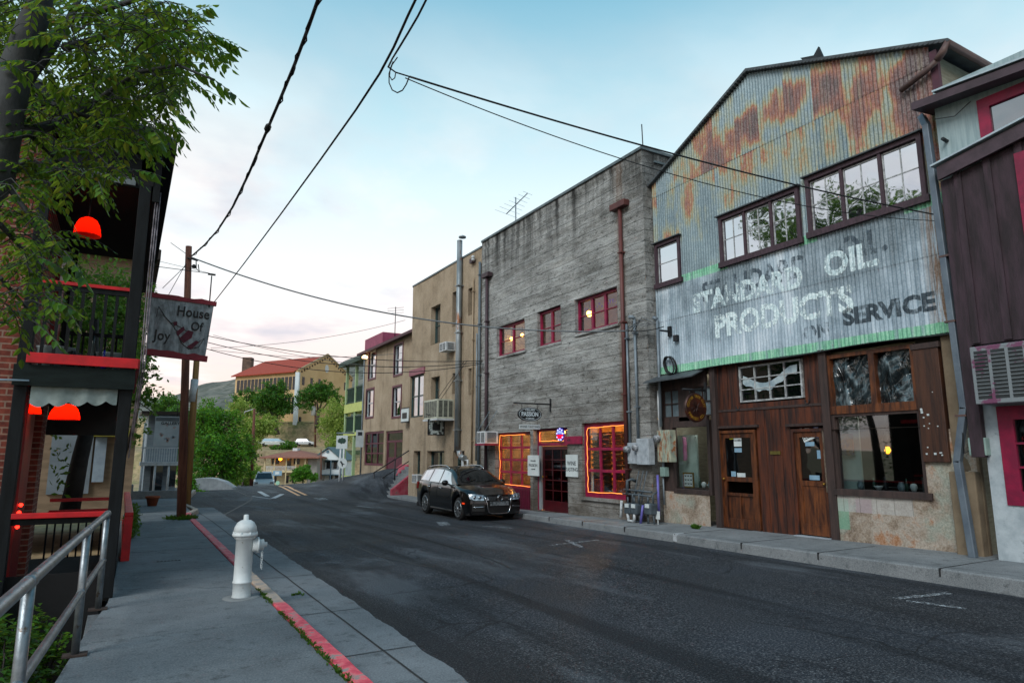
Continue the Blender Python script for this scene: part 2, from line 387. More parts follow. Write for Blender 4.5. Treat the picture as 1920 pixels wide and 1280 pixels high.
# asphalt apron on the left beyond the pole and the road dropping into town
mb = MB(); P = []
for i in range(40):
    y = 21.2+.6*i; P.append([(x, y, road_z(2, y)-.006) for x in (itp(y, [21, 24, 30, 37, 45], [1.7, 1.75, 2.3, 2.6, 3.0]), 2.2+.02*i)])
mb = MB()
P = []
for i in range(34):
    y = ye-.1+3*i; cx = itp(y, [50, 70, 118, 160], [7.6, 10.4, 20, 26]); P.append([(cx+dx, y, road_z(5, y)-.01) for dx in (-5.5, 0, 5.5)])
mb.grid(P, flip=True).build('lower_road', ASPH, kind='structure', label='street dropping out of sight towards the houses')
# pavement on the left: slabs with joints, painted kerb, gutter
wl = lambda y: itp(y, [-10, 6.2, 9.4, 16.5, 24, 36], [-.42, -.32, .02, .12, .15, .2])
def kx(y): return itp(y, [-10, 19, 21.4, 23, 26, 30, 38], [1.56, 1.6, 1.66, 2.0, 1.9, 2.2, 3.2])
lw_z = lambda y: itp(y, [0, 20, 30, 40], [0, 0, -.08, -.16])
mb = MB(); joints = [-8, -6, -4, -2, 0, 1.5, 3, 4.55, 5.9, 7.3, 9.1, 11.1, 13.4, 15.6, 17.8, 20, 22.5, 25, 27.5, 30, 33, 36]
for a, b in zip(joints, joints[1:]):
    a2 = a+.008; b2 = b-.008; za, zb = lw_z(a2), lw_z(b2); dz = random.uniform(-.003, .003)
    for u in range(1):
        L0, L1 = wl(a2), wl(b2); K0, K1 = kx(a2)-.012, kx(b2)-.012
        mb.prism([(L0, a2, za+dz-.15), (K0, a2, za+dz-.15), (K0, a2, za+dz), (L0, a2, za+dz)], (0, 0, 0)) if 0 else None
        vs = [(L0, a2, -.5), (K0, a2, -.5), (K1, b2, -.5), (L1, b2, -.5), (L0, a2, za+dz), (K0, a2, za+dz), (K1, b2, zb+dz), (L1, b2, zb+dz)]
        mb.add(vs, [(4, 5, 6, 7), (0, 1, 5, 4), (1, 2, 6, 5), (2, 3, 7, 6), (3, 0, 4, 7)])
mb.box(-.2, 1.4, -9, 35, -.3, -.19)
mb.build('sidewalk', WALKM, kind='structure', label='grey concrete pavement along the railing and hydrant', bevel=.006)
mb = MB(); cxp, cyp = PZ(317, 1051, 0)
for k in range(7): mb.box(cxp-.17+.05*k, cxp-.14+.05*k, cyp-.025, cyp+.025, .002, .008)
mb.build('pavement_stamp', M('iron_stamp', '2A2C2E', '3A3C3E', 8, .6), kind='structure', label='small cast strip set in the pavement')
# kerb: worn pink-red paint in bands along the street
m, t, out = newmat('painted_kerb'); v = obc(t)
sepk = nd(t, 'ShaderNodeSeparateXYZ', i0=v)
nk = nd(t, 'ShaderNodeTexNoise', Vector=v, Scale=7, Detail=6, Roughness=.7)
nk2 = nd(t, 'ShaderNodeTexNoise', Vector=v, Scale=1.7, Detail=3)
pk = ramp(t, nk.outputs[0], [(.3, 'A8273F'), (.48, 'D2485A'), (.62, 'E07C7C')])
yf = ramp(t, mth(t, 'DIVIDE', mth(t, 'ADD', sepk.outputs[1], mth(t, 'MULTIPLY', nk2.outputs[0], .9)), 22.), [(0, (1, 1, 1)), (.385, (1, 1, 1)), (.395, (0, 0, 0)), (.5, (0, 0, 0)), (.515, (1, 1, 1)), (.99, (1, 1, 1)), (1., (0, 0, 0))])
chip = ramp(t, nk.outputs[0], [(.56, (1, 1, 1)), (.61, (0, 0, 0))])
f = mth(t, 'MULTIPLY', yf, chip)
bare = ramp(t, nk.outputs[0], [(.35, 'B99F86'), (.6, '8A8480')])
col = mix(t, f, bare, pk)
p = pbsdf(t, out, Base_Color=col, Roughness=.7); t.links.new(bump(t, nk.outputs[0], .5, .01), p.inputs['Normal']); KERBM = m
mb = MB(); prof = [(0, -.3), (0, .0), (.015, .012), (.13, .012), (.155, -.01), (.175, -.16)]
P = []; y = -10
while y < 38:
    k = kx(y); P.append([(k+a+.004*math.sin(y*9), y, lw_z(y)+b+.004*noise.noise((0, y*2, 0))) for a, b in prof]); y += .18
mb.grid(P, smooth=False, flip=True).build('kerb', KERBM, kind='structure', label='left kerb with worn pinkish red paint')
# gutter pan with a ragged asphalt edge
mb = MB(); P = []; y = -10
while y < 26:
    k = kx(y)+.17; e = itp(y, [-10, 5, 11, 21, 26], [2.5, 2.52, 2.62, 2.78, 2.9])+.035*noise.noise((3, y*2.1, 0))+.02*noise.noise((8, y*9, 0))
    P.append([(k+(e-k)*j/6, y, road_z(k+(e-k)*j/6, y)+.012-.006*(j == 6)) for j in range(7)]); y += .09
mb.grid(P, flip=True).build('gutter', GUTM, kind='structure', label='pale concrete gutter between kerb and asphalt')
mb = MB(); pts = []; y = -6
while y < 24: pts.append((2.2+.012*noise.noise((y*1.3, 0, 5)), y)); y += .2
for (a, b), (c, d) in zip(pts, pts[1:]): mb.quad((a-.011, b, road_z(a, b)+.017), (a+.011, b, road_z(a, b)+.017), (c+.011, d, road_z(c, d)+.017), (c-.011, d, road_z(c, d)+.017))
for yj in (4.9, 6.15, 7.9, 10.4, 13, 16): mb.quad((1.78, yj-.008, road_z(1.78, yj)+.018), (2.6, yj-.008, road_z(2.6, yj)+.018), (2.6, yj+.008, road_z(2.6, yj)+.018), (1.78, yj+.008, road_z(1.78, yj)+.018))
mb.build('gutter_joints', M('dark_joint', '1E2022', '2A2C2E', 5, .9), kind='structure', label='dark joints in the gutter')
# weeds in the kerb joint: stuff
mb = MB(); rn = random.Random(3)
def tuft(mb, x, y, z, h, n, rn, w=.012, sp=.6):
    for k in range(n):
        a = rn.uniform(0, 6.28); l = h*rn.uniform(.5, 1); d = Vector((math.cos(a), math.sin(a), 0)); s = d.cross(Vector((0, 0, 1)))*w*rn.uniform(.6, 1.2)
        o = Vector((x, y, z))+d*rn.uniform(0, h*.2); mid = o+d*l*sp*.4+Vector((0, 0, l*.6)); tip = o+d*l*sp+Vector((0, 0, l*rn.uniform(.5, 1)))
        mb.add([o-s*.4, o+s*.4, mid+s, tip, mid-s], [(0, 1, 2, 3, 4)])
for i in range(420):
    y = rn.uniform(3.4, 9.0)
    if noise.noise((0, y*1.6, 9)) < -.12: continue
    tuft(mb, kx(y)-.008+rn.gauss(0, .012), y, 0, rn.uniform(.015, .05), 4, rn, .006)
for x, y, h, n in [(PZ(560, 1117, -.13)[0], PZ(560, 1117, -.13)[1], .06, 30)]:
    for k in range(6): tuft(mb, x+rn.gauss(0, .05), y+rn.gauss(0, .05), -.12, .05, 8, rn)
WEED = leafmat('weed_leaf', ['1E3A10', '2F5518', '4A7420'])
mb.build('weeds', WEED, kind='stuff', label='small green weeds growing in the kerb joint', cat='weeds')
# ---- right pavement
m, t, out = newmat('old_right_kerb'); v = obc(t)
mb = MB(); P = []; y = -10
while y < 30.7:
    k = kerb_x(y); z = side_z(y); rz = road_z(k-.05, y)-.05; w = .01*noise.noise((0, y*1.7, 3))
    P.append([(k-.03+w, y, rz), (k-.012+w, y, z-.02), (k+.01, y, z), (k+.16, y, z+.004), (k+.17, y, z+.002), (10.9, y, z+.004), (12.6, y, z+.008)]); y += .25
k = P[-1]; mb.grid(P, smooth=False, flip=True)
mb.add([k[0], k[1], k[2], k[5], k[6], (12.6, 30.6, -.5), (k[0][0], 30.6, -.5)], [(0, 1, 2, 3, 4, 5, 6)])
mb.build('right_sidewalk', FARW, kind='structure', label='concrete pavement and kerb along the shop fronts')
mb = MB()
for yj in (5.2, 7.05, 8.6, 10.35, 12.1, 13.9, 15.6, 17.2, 19.4, 22): mb.box(kerb_x(yj)-.033, 11.2, yj-.008, yj+.008, side_z(yj)-.1, side_z(yj)+.0075)
yy = [4+.3*i for i in range(60)]
for a, b in zip(yy, yy[1:]): mb.quad((kerb_x(a)+.17, a, side_z(a)+.009), (kerb_x(a)+.18, a, side_z(a)+.009), (kerb_x(b)+.18, b, side_z(b)+.009), (kerb_x(b)+.17, b, side_z(b)+.009))
mb.build('right_sidewalk_joints', M('dark_joint', '1E2022'), kind='structure', label='dark joints in the far pavement')
mb = MB(); yq = 10.35; mb.box(kerb_x(yq)-.042, kerb_x(yq)-.01, yq-.06, yq+.03, side_z(yq)-.14, side_z(yq)-.01); mb.box(kerb_x(yq)-.03, kerb_x(yq)+.17, yq-.06, yq+.03, side_z(yq)-.01, side_z(yq)+.012)
mb.build('white_kerb_mark', M('worn_white_marking', 'B9BFC3', '8F969B', 8, .7), kind='structure', label='white paint mark on the far kerb')
# ---- painted road markings
m, t, out = newmat('worn_road_paint'); v = obc(t)
n = nd(t, 'ShaderNodeTexNoise', Vector=v, Scale=16, Detail=6, Roughness=.75); al = ramp(t, n.outputs[0], [(.47, (0, 0, 0)), (.6, (1, 1, 1))])
p = pbsdf(t, out, Base_Color='AEB6BB', Roughness=.7, Alpha=al); WPAINT = m
m, t, out = newmat('worn_yellow_paint'); v = obc(t)
n = nd(t, 'ShaderNodeTexNoise', Vector=v, Scale=6, Detail=6, Roughness=.75); al = ramp(t, n.outputs[0], [(.3, (.5, .5, .5)), (.5, (1, 1, 1))])
p = pbsdf(t, out, Base_Color='C59A70', Roughness=.7, Alpha=al); YPAINT = m
def stripe(mb, a, b, w, h=.006):
    a = Vector((a[0], a[1])); b = Vector((b[0], b[1])); L = (b-a).length; n = max(1, int(L/.5)); d = (b-a)/L; s = Vector((-d.y, d.x))*w/2
    for i in range(n):
        p = a+(b-a)*i/n; q = a+(b-a)*(i+1)/n
        mb.quad(*[(c.x, c.y, road_z(c.x, c.y)+h) for c in (p-s, q-s, q+s, p+s)][::-1])
def gz(x, y, it=8):
    z = -.2
    for _ in range(it): X, Y = PZ(x, y, z); z = road_z(X, Y)
    return (X, Y)
mb = MB()
for a, b, w in [((1032, 1022), (1122, 1012), .10), ((1062, 1012), (1092, 1026), .1), ((1680, 1122), (1780, 1112), .1), ((1700, 1126), (1812, 1141), .1), ((905, 986), (960, 990), .1), ((828, 978), (835, 985), .3), ((668, 948), (700, 952), .14), ((598, 933), (606, 937), .5)]:
    stripe(mb, gz(*a), gz(*b), w)
mb.build('parking_marks', WPAINT, kind='structure', label='faded white parking bay marks')
mb = MB()
for a, b, w in [((486, 921), (502, 930), .22), ((512, 934), (529, 926), .22), ((473, 930), (508, 935), .1)]: stripe(mb, gz(*a), gz(*b), w)
mb.build('white_road_marks', M('white_marking', 'B4BABF', '989FA4', 8, .7), kind='structure', label='white dashes by the centre of the street')
mb = MB(); stripe(mb, gz(523, 911), gz(561, 929), .15); stripe(mb, gz(532, 910), gz(574, 928), .15)
mb.build('yellow_centre_lines', YPAINT, kind='structure', label='pair of faded yellow centre lines')
# asphalt patches: edges of older paving
mb = MB(); TAR = M('tar_seam', '121417', '1C1F22', 5, .6)
def seam(pts, w):
    g = [gz(*p) for p in pts]
    for a, b in zip(g, g[1:]):
        k = 5; pr = Vector(a)
        for i in range(1, k+1):
            q = Vector(a).lerp(Vector(b), i/k)+Vector((noise.noise((i*3.1, a[0], 1)), noise.noise((i*2.7, a[1], 4))))*.03
            stripe(mb, pr, q, w, .005); pr = q
seam([(545, 1035), (650, 1024), (665, 1024), (720, 1045), (800, 1062)], .035)
seam([(420, 965), (470, 938), (472, 932), (430, 915)], .06)
seam([(700, 990), (800, 1010), (900, 1040), (960, 1066)], .03)
mb.build('road_seams', TAR, kind='structure', label='dark tar seams in the asphalt')
m, t, out = newmat('worn_pale_asphalt'); v = obc(t); n = nd(t, 'ShaderNodeTexNoise', Vector=v, Scale=1.3, Detail=5); n2 = nd(t, 'ShaderNodeTexNoise', Vector=v, Scale=42, Detail=4, Roughness=.8)
al = ramp(t, mth(t, 'ADD', mth(t, 'MULTIPLY', n.outputs[0], .5), mth(t, 'MULTIPLY', n2.outputs[0], .5)), [(.49, (0, 0, 0)), (.6, (.8, .8, .8))]); pbsdf(t, out, Base_Color=ramp(t, n2.outputs[0], [(.4, '2A3038'), (.62, '767E86')]), Roughness=.85, Alpha=al)
mb = MB()
def patch(pts):
    g = [gz(*p) for p in pts]; cx = sum(p[0] for p in g)/len(g); cy = sum(p[1] for p in g)/len(g); n_ = len(g)
    for i in range(n_):
        a, b = g[i], g[(i+1) % n_]
        mb.add([(cx, cy, road_z(cx, cy)+.012), (a[0], a[1], road_z(*a)+.012), (b[0], b[1], road_z(*b)+.012)], [(0, 2, 1)] if (a[0]-cx)*(b[1]-cy)-(a[1]-cy)*(b[0]-cx) < 0 else [(0, 1, 2)])
patch([(548, 1038), (650, 1028), (716, 1046), (745, 1060), (650, 1072), (575, 1058)])
mb.build('worn_patches', m, kind='structure', label='paler worn patches in the asphalt')
# ------------------------------------------------------------------ terrain
def terr(x, y):
    d = x*.5+y*.866; r = x*.866-y*.5
    z = itp(d, [-60, 44, 60, 75, 110, 126, 134, 153, 157, 200, 320, 520, 1500], [-1.0, -1.0, -1.9, -2.9, -4.0, -3.8, 2.2, 3.3, 3.5, 9.4, 16, 30, 60])
    if 154 < d < 200: z = 3.4+(9.3-3.4)*ss(154, 158.5, d)
    z += 1.2*noise.noise((x*.02, y*.02, 0))*ss(60, 200, d)*(0 if 126 < d < 175 else 1)
    return z
m, t, out = newmat('dry_earth_and_grass'); v = obc(t)
n = nd(t, 'ShaderNodeTexNoise', Vector=v, Scale=.12, Detail=8, Roughness=.65); n2 = nd(t, 'ShaderNodeTexNoise', Vector=v, Scale=1.4, Detail=6, Roughness=.7)
col = ramp(t, n.outputs[0], [(.4, '8A7355'), (.5, 'A08A68'), (.6, '56602F')]); col = mix(t, .35, col, ramp(t, n2.outputs[0], [(.4, '4A4A30'), (.6, 'B09A74')]))
p = pbsdf(t, out, Base_Color=col, Roughness=.95); t.links.new(bump(t, n2.outputs[0], .6, .2), p.inputs['Normal']); EARTH = m
mb = MB()
def ax(): 
    a = [-3000, -1500, -800, -400, -250, -150, -90, -60, -45]; b = [-40+2.5*i for i in range(100)]; return a+b+[230, 260, 320, 420, 600, 900, 1500, 3000]
axx = ax(); mb.grid([[(x, y, terr(x, y)) for x in axx] for y in axx], flip=True)
mb.build('ground', EARTH, kind='structure', label='dry earth and scrubby ground falling away and rising to the hill')
# the hill
m, t, out = newmat('scrub_hillside'); v = obc(t)
n = nd(t, 'ShaderNodeTexNoise', Vector=v, Scale=.012, Detail=8, Roughness=.7); n2 = nd(t, 'ShaderNodeTexVoronoi', Vector=v, Scale=.12)
col = ramp(t, n.outputs[0], [(.36, '3E453C'), (.5, '5E6058'), (.62, '7D786C')]); col = mix(t, ramp(t, n2.outputs[0], [(.25, (.8, .8, .8)), (.5, (0, 0, 0))]), col, '2C3626')
p = pbsdf(t, out, Base_Color=col, Roughness=1.)
sil = [(-200, 700), (150, 735), (290, 752), (330, 742), (365, 727), (400, 720), (432, 715), (470, 705), (520, 690), (560, 692), (600, 690), (625, 690), (655, 676), (700, 664), (800, 655), (1000, 690), (1300, 740), (1900, 790)]
mb = MB(); P = []
for i in range(151):
    px = -200+i*14; py = itp(px, [a for a, b in sil], [b for a, b in sil])
    top = PD(px, py-2*noise.noise((px*.03, 0, 0))-1.2*noise.noise((px*.2, 0, 0)), 820); row = []
    for j in range(22):
        q = j/21; d = 260+560*q; base = PD(px, 850, d); h = 2+(top.z-2)*ss(0, 1, q)**1.05+(7*noise.noise((base.x*.012, base.y*.012, 1))+2*noise.noise((base.x*.05, base.y*.05, 1)))*math.sin(math.pi*min(q*.98, 1))
        row.append((base.x, base.y, h))
    b = PD(px, 850, 1300); row.append((b.x, b.y, 0)); P.append(row)
mb.grid(P).build('hill', m, kind='structure', label='dark scrubby mountain slope behind the town')
# ================================================================== RIGHT SIDE
XW = 11.2                                  # the shop fronts' plane
# ---------------- concrete building
m, t, out = newmat('board_formed_concrete'); v = obc(t, (1, .26, 1.0))
vv = obc(t); sp = nd(t, 'ShaderNodeSeparateXYZ', i0=vv)
n = nd(t, 'ShaderNodeTexNoise', Vector=v, Scale=2.9, Detail=10, Roughness=.74); nb = nd(t, 'ShaderNodeTexNoise', Vector=vv, Scale=.8, Detail=5, Roughness=.6)
nf = nd(t, 'ShaderNodeTexNoise', Vector=vv, Scale=38, Detail=4, Roughness=.7)
col = ramp(t, n.outputs[0], [(.33, '3A3C3D'), (.42, '6C6F70'), (.5, '9A9D9E'), (.6, 'B8BBBB'), (.7, 'CACCCC')])
col = mix(t, .3, col, ramp(t, nb.outputs[0], [(.38, '55554F'), (.5, '8C8B85'), (.62, 'B4B3AD')]))
col = mix(t, .34, col, ramp(t, nf.outputs[0], [(.36, '32322F'), (.6, 'BDBCB6')]))
npk = nd(t, 'ShaderNodeTexNoise', Vector=obc(t, (1, .8, 1.5)), Scale=7, Detail=7, Roughness=.75); pock = ramp(t, npk.outputs[0], [(.56, (0, 0, 0)), (.63, (1, 1, 1))]); col = mix(t, mth(t, 'MULTIPLY', pock, .7), col, '33322F')
# board joints: every 0.3 m, wavering
bz = mth(t, 'ADD', sp.outputs[2], mth(t, 'MULTIPLY', nb.outputs[0], .12)); fr = mth(t, 'FRACT', mth(t, 'DIVIDE', bz, .31)); jd = mth(t, 'ABSOLUTE', mth(t, 'SUBTRACT', fr, .5))
joint = ramp(t, jd, [(.455, (0, 0, 0)), (.5, (1, 1, 1))]); col = mix(t, mth(t, 'MULTIPLY', joint, mth(t, 'MULTIPLY', npk.outputs[0], 1.9)), col, '1E1E1C')
# dark run-off under the parapet, browner and darker low down
sv = obc(t, (1, 2.6, .12)); ns = nd(t, 'ShaderNodeTexNoise', Vector=sv, Scale=1.5, Detail=5, Roughness=.6)
topm = ramp(t, mth(t, 'DIVIDE', sp.outputs[2], 10.), [(.72, (0, 0, 0)), (.86, (.6, .6, .6)), (.95, (1, 1, 1))])
stain = mth(t, 'MULTIPLY', topm, ramp(t, ns.outputs[0], [(.36, (1, 1, 1)), (.55, (.25, .25, .25)), (.62, (0, 0, 0))])); col = mix(t, mth(t, 'MULTIPLY', stain, 1.), col, '222221')
lowm = ramp(t, mth(t, 'DIVIDE', sp.outputs[2], 10.), [(.0, (1, 1, 1)), (.12, (.75, .75, .75)), (.36, (.25, .25, .25)), (.5, (0, 0, 0))])
col = mix(t, mth(t, 'MULTIPLY', lowm, ramp(t, nb.outputs[0], [(.3, (.9, .9, .9)), (.7, (.35, .35, .35))])), col, '4E4439')
ry = mth(t, 'ABSOLUTE', mth(t, 'SUBTRACT', sp.outputs[1], 13.55)); rm = ramp(t, mth(t, 'ADD', ry, mth(t, 'MULTIPLY', ns.outputs[0], .5)), [(.25, (1, 1, 1)), (.5, (0, 0, 0))])
col = mix(t, mth(t, 'MULTIPLY', rm, .5), col, '6B4A2C')
p = pbsdf(t, out, Base_Color=col, Roughness=.92, Specular_IOR_Level=.2)
t.links.new(bump(t, nf.outputs[0], .6, .015, bump(t, n.outputs[0], 1., .09, bump(t, joint, -.6, .02))), p.inputs['Normal']); BOARDC = m
cb = thing('concrete_building', (XW, 17, 0), 'tall rough board-formed concrete shop building with crimson windows behind the black car', 'building')
W1 = rect(XW, 932, 614, 984.5, 656); W2 = rect(XW, 1008, 586, 1052.5, 639.5); W3 = rect(XW, 1078.5, 563, 1159, 606)
SHL = rect(XW, 943, 801, 995, 921); DOR = rect(XW, 1019, 795, 1066, 961); SHR = rect(XW, 1091, 785, 1180, 937)
def floor0(r, z): return (r[0], r[1], z, r[3])
SHL = (SHL[0], 20.55, -.13, 2.36); DOR = (DOR[0], 18.05, -.07, 2.42); SHR = (SHR[0], SHR[1], .48, 2.5)
def dc(y, z): return .035*noise.noise((y*.5, z*3.2, 4))+.022*noise.noise((y*1.6, z*7, 1))+(.03 if ((z+.06*noise.noise((y*.4, 0, 7))) % .31) < .06 else 0)
Y0C, Y1C = 12.55, 21.68
mb = MB(); wallX(mb, XW, Y0C, Y1C, -.3, 9.58, [W1, W2, W3, SHL, DOR, SHR], depth=.3, cell=.085, disp=dc)
XB = 22.
mb.quad((XW-.01, Y0C, -.4), (XB, Y0C, -.4), (XB, Y0C, 9.58), (XW-.01, Y0C, 9.58)); mb.quad((XW, Y1C, -.4), (XW, Y1C, 9.58), (XB, Y1C, 9.58), (XB, Y1C, -.4))
mb.quad((XB, Y0C, -.4), (XB, Y1C, -.4), (XB, Y1C, 9.58), (XB, Y0C, 9.58))
mb.build('wall', BOARDC, cb)
mb = MB(); mb.box(XW-.05, XW+.4, Y0C-.04, Y1C, 9.582, 9.66); mb.box(XW+.4, XB, Y0C-.04, Y1C, 9.3, 9.36); mb.box(XW+.4, XB, Y0C-.04, Y0C+.22, 9.582, 9.66); mb.build('roof_coping', M('metal_coping', '3F4A4E', '59666A', 6, .5), cb)
SM = M('crimson_sill', '4E0C2A', '3E0A20', 5, .5)
# inner rooms: walls, floor between the storeys, racks
mb = MB(); X1 = 15.4
mb.box(XW+.34, X1, Y0C+.05, Y1C-.05, 2.75, 3.1); mb.box(X1, X1+.1, Y0C+.05, Y1C-.05, -.2, 9.2); mb.box(XW+.34, X1, Y0C+.05, Y1C-.05, -.3, -.12); mb.box(XW+.34, X1, Y0C+.05, Y1C-.05, 7.6, 7.7)
mb.build('room_interior', M('amber_room_plaster', 'C89A58', 'A87A42', 2, .8), cb)
def three(parent, r, cols, label, lit):
    f = windowX(parent, XW, r, cols//2, 2, CRIM, G_CLR, fw=.08, mw=.022, inset=.1, groups=1); return f
f1 = three(cb, W1, 4, '', 1); f2 = three(cb, W2, 4, '', 0); f3 = three(cb, W3, 6, '', 0)
for r in (W1, W2, W3):
    mb = MB(); mb.box(XW-.04, XW+.1, r[0]-.04, r[1]+.04, r[2]-.07, r[2]); mb.build('sill', BOARDC, cb)
# shop front left: 3x4 panes over a boarded base
fl = windowX(cb, XW, (SHL[0], SHL[1]-1.0 if 0 else SHL[1], .55, 2.36), 3, 4, CRIM, G_CLR, fw=.1, mw=.07, inset=.14, name='shop_window')
mb = MB(); mb.box(XW+.12, XW+.2, SHL[0], SHL[1], -.12, .548); y = SHL[0]
while y < SHL[1]-.1: mb.box(XW+.1, XW+.13, y+.01, y+.03, -.1, .5); y += .13
mb.build('stall_riser', M('crimson_boards', '5E0A2C', '47081F', 3, .6, st=(1, 6, .6)), cb)
fr_ = windowX(cb, XW, SHR, 3, 3, CRIM, G_CLR, fw=.13, mw=.075, inset=.08, name='shop_window')
mb = MB(); mb.box(XW-.08, XW+.2, SHR[0]-.05, SHR[1]+.05, .40, .478); mb.build('sill', BOARDC, cb)
# doorway: transom, grey jamb, open glazed door
zt = PX(1040, 806, XW)[1]; zt = 2.0
mb = MB(); xs_ = XW+.16; a, b, z0, z1 = DOR
mb.box(xs_, xs_+.09, a, b, 1.9, 1.99); mb.box(xs_, xs_+.09, a, b, z1-.07, z1); mb.box(xs_, xs_+.09, a, a+.07, z0, 1.9); mb.box(xs_, xs_+.09, b-.09, b, z0, 1.9); mb.box(xs_, xs_+.09, a, a+.07, 1.99, z1-.07); mb.box(xs_, xs_+.09, b-.09, b, 1.99, z1-.07)
dfm = mb.build('door_frame', CRIM, cb); g = MB(); g.box(xs_+.04, xs_+.046, a+.05, b-.05, 1.97, z1-.05); sub('pane', g, G_CLR, dfm)
mb = MB(); mb.box(xs_-.02, xs_+.08, b-.22, b-.1, z0+.02, 1.9); mb.build('door_jamb', M('pale_grey_paint', '8C9396', '7B8285', 4, .5), cb)
DW = M('dark_red_door_wood', '4A0B14', '3A0810', 3, .4)
mb = MB(); da, db = a+.08, b-.24; xd = xs_+.03
mb.box(xd, xd+.045, da, da+.1, z0+.03, 1.88); mb.box(xd, xd+.045, db-.1, db, z0+.03, 1.88); mb.box(xd, xd+.045, da+.1, db-.1, 1.78, 1.88); mb.box(xd, xd+.045, da+.1, db-.1, z0-.1, z0+.32)
for i in (1, 2): y = da+.1+(db-da-.2)*i/3; mb.box(xd+.005, xd+.04, y-.012, y+.012, z0+.32, 1.78)
for j in range(1, 5): z = z0+.32+(1.78-z0-.32)*j/5; mb.box(xd+.008, xd+.037, da+.1, db-.1, z-.012, z+.012)
dr = mb.build('door', DW, cb); g = MB(); g.box(xd+.02, xd+.024, da+.08, db-.08, z0+.3, 1.8); sub('pane', g, glass('red_door_glass', '5A1C1C', .03, clear=True), dr)
h = MB(); h.lathe([(.0, -.07), (.03, -.06), (.03, -.02), (.01, 0)], (xd, db-.06, .95), 'x', 12); sub('handle', h, M('brass', 'A07A38', '7E5C28', 6, .35, metal=.9), dr)
# crimson lintel board beside the door with the house number
la = PX(1058, 822, XW); lb = PX(1093, 835, XW)
mb = MB(); mb.box(XW-.05, XW-.012, lb[0], la[0]-.05, 1.93, 2.15); ln = mb.build('lintel_board', CRIM, cb); tm = MB(); text(tm, '419', .1, (XW-.052, PX(1069, 828, XW)[0], 2.04), 'X', bold=.003); sub('house_number', tm, INK, ln)
# wooden racks and seats seen through the panes
RACK = M('dark_wine_rack', '1D100B', '2E1A10', 4, .7)
rk = thing('wine_rack', (14.2, 17.6, 0), 'dark wine rack of stacked shelves inside the lit right shop window', 'rack'); mb = MB()
for k in range(13): mb.box(13.9, 14.3, 16.5, 18.6, .2+.17*k, .235+.17*k)
for y in (16.5, 17.0, 17.5, 18.05, 18.56): mb.box(13.95, 14.3, y, y+.04, .0, 2.3)
mb.build('rack_frame', RACK, rk); mb = MB(); rn = random.Random(5)
for k in range(13):
    for j in range(17):
        if rn.random() < .75: mb.lathe([(.036, -.3), (.036, -.1), (.014, -.03), (.014, .0)], (13.86, 16.6+.118*j, .275+.17*k), 'x', 6)
mb.build('bottles', M('dark_bottle_glass', '0A0F08', '1A1208', 5, .15), rk)['kind'] = 'stuff'
FABO = M('orange_patterned_fabric', 'A6551E', '54240F', 14, .8)
for k, (yy_, lb_) in enumerate([(15.3, 'orange patterned chair back behind the right shop window, nearest the meters'), (16.4, 'orange patterned chair back behind the right shop window, nearest the door')]):
    ch = thing('chair', (12.6, yy_, -.1), lb_, 'chair', 'chairs in the wine shop window', local=True)
    c_ = MB(); c_.box(-.2, .2, -.3, .3, .42, .5); c_.build('seat', FABO, ch, bevel=.02); c_ = MB(); c_.box(-.22, -.15, -.32, .32, .55, 1.0); c_.build('backrest', FABO, ch, bevel=.02)
    for sx, sy in ((-.18, -.27), (-.18, .27), (.16, -.27), (.16, .27)): c_ = MB(); c_.box(sx, sx+.04, sy-.02, sy+.02, 0, .42); c_.build('leg', RACK, ch)
def roomlight(x, y, z, e, c, r=.04, parent=None):
    l = bpy.data.lights.new('lamp_or_fill_light', 'POINT'); l.energy = e; l.color = c; l.shadow_soft_size = r; o = bpy.data.objects.new('lamp_or_fill_light', l); COL.objects.link(o); o.location = (x, y, z)
    return o
WARML = (1, .45, .12)
def bulb(name, x, y, z, r, label, mat, group=None, cord=.25):
    tg = thing(name, (x, y, z), label, 'lamp', group); b = MB(); b.lathe([(.3*r, -r), (.8*r, -.7*r), (r, 0), (.8*r, .7*r), (.35*r, r)], (x, y, z), 'z', 12); b.build('bulb', mat, tg)
    c = MB(); c.tube([(x, y, z+r), (x, y, z+r+cord)], .012); c.build('cord', CABLE, tg); return tg
HOT = emis('hot_bulb', 'FFB050', 14)
bulb('ceiling_lamp', 12.6, 14.1, 2.42, .05, 'small glowing bulb high in the right shop window', HOT); roomlight(13.0, 15.6, 2.62, 120, WARML); roomlight(14.7, 17.4, 2.6, 190, (1, .52, .16))
roomlight(13.2, 19.9, 2.4, 120, WARML)
bulb('ceiling_lamp', 12.4, 19.7, 2.3, .05, 'small glowing bulb inside the left shop window', HOT)
bulb('door_lamp', 11.6, 16.95, 2.3, .06, 'bright bulb above the shop door beside the round neon sign', HOT, cord=.05); roomlight(11.9, 17.2, 2.15, 22, (1, .35, .12))
roomlight(13.5, 17.3, 1.9, 30, (1, .12, .06))
P_ = PX(959, 620, 12.4); bulb('ceiling_lamp', 12.4, P_[0], 5.95, .06, 'left glowing bulb in the leftmost upper crimson window', HOT); P_ = PX(979, 609, 12.4)
bulb('ceiling_lamp', 12.4, P_[0], 5.97, .06, 'right glowing bulb in the leftmost upper crimson window', HOT); roomlight(12.9, 20.6, 5.5, 34, WARML)
P_ = PX(1105, 588, 12.1); bulb('pendant_lamp', 12.1, P_[0], P_[1], .09, 'orange pendant bulb in the rightmost upper crimson window', HOT, cord=.3); roomlight(12.9, 15.6, 5.4, 7, WARML)
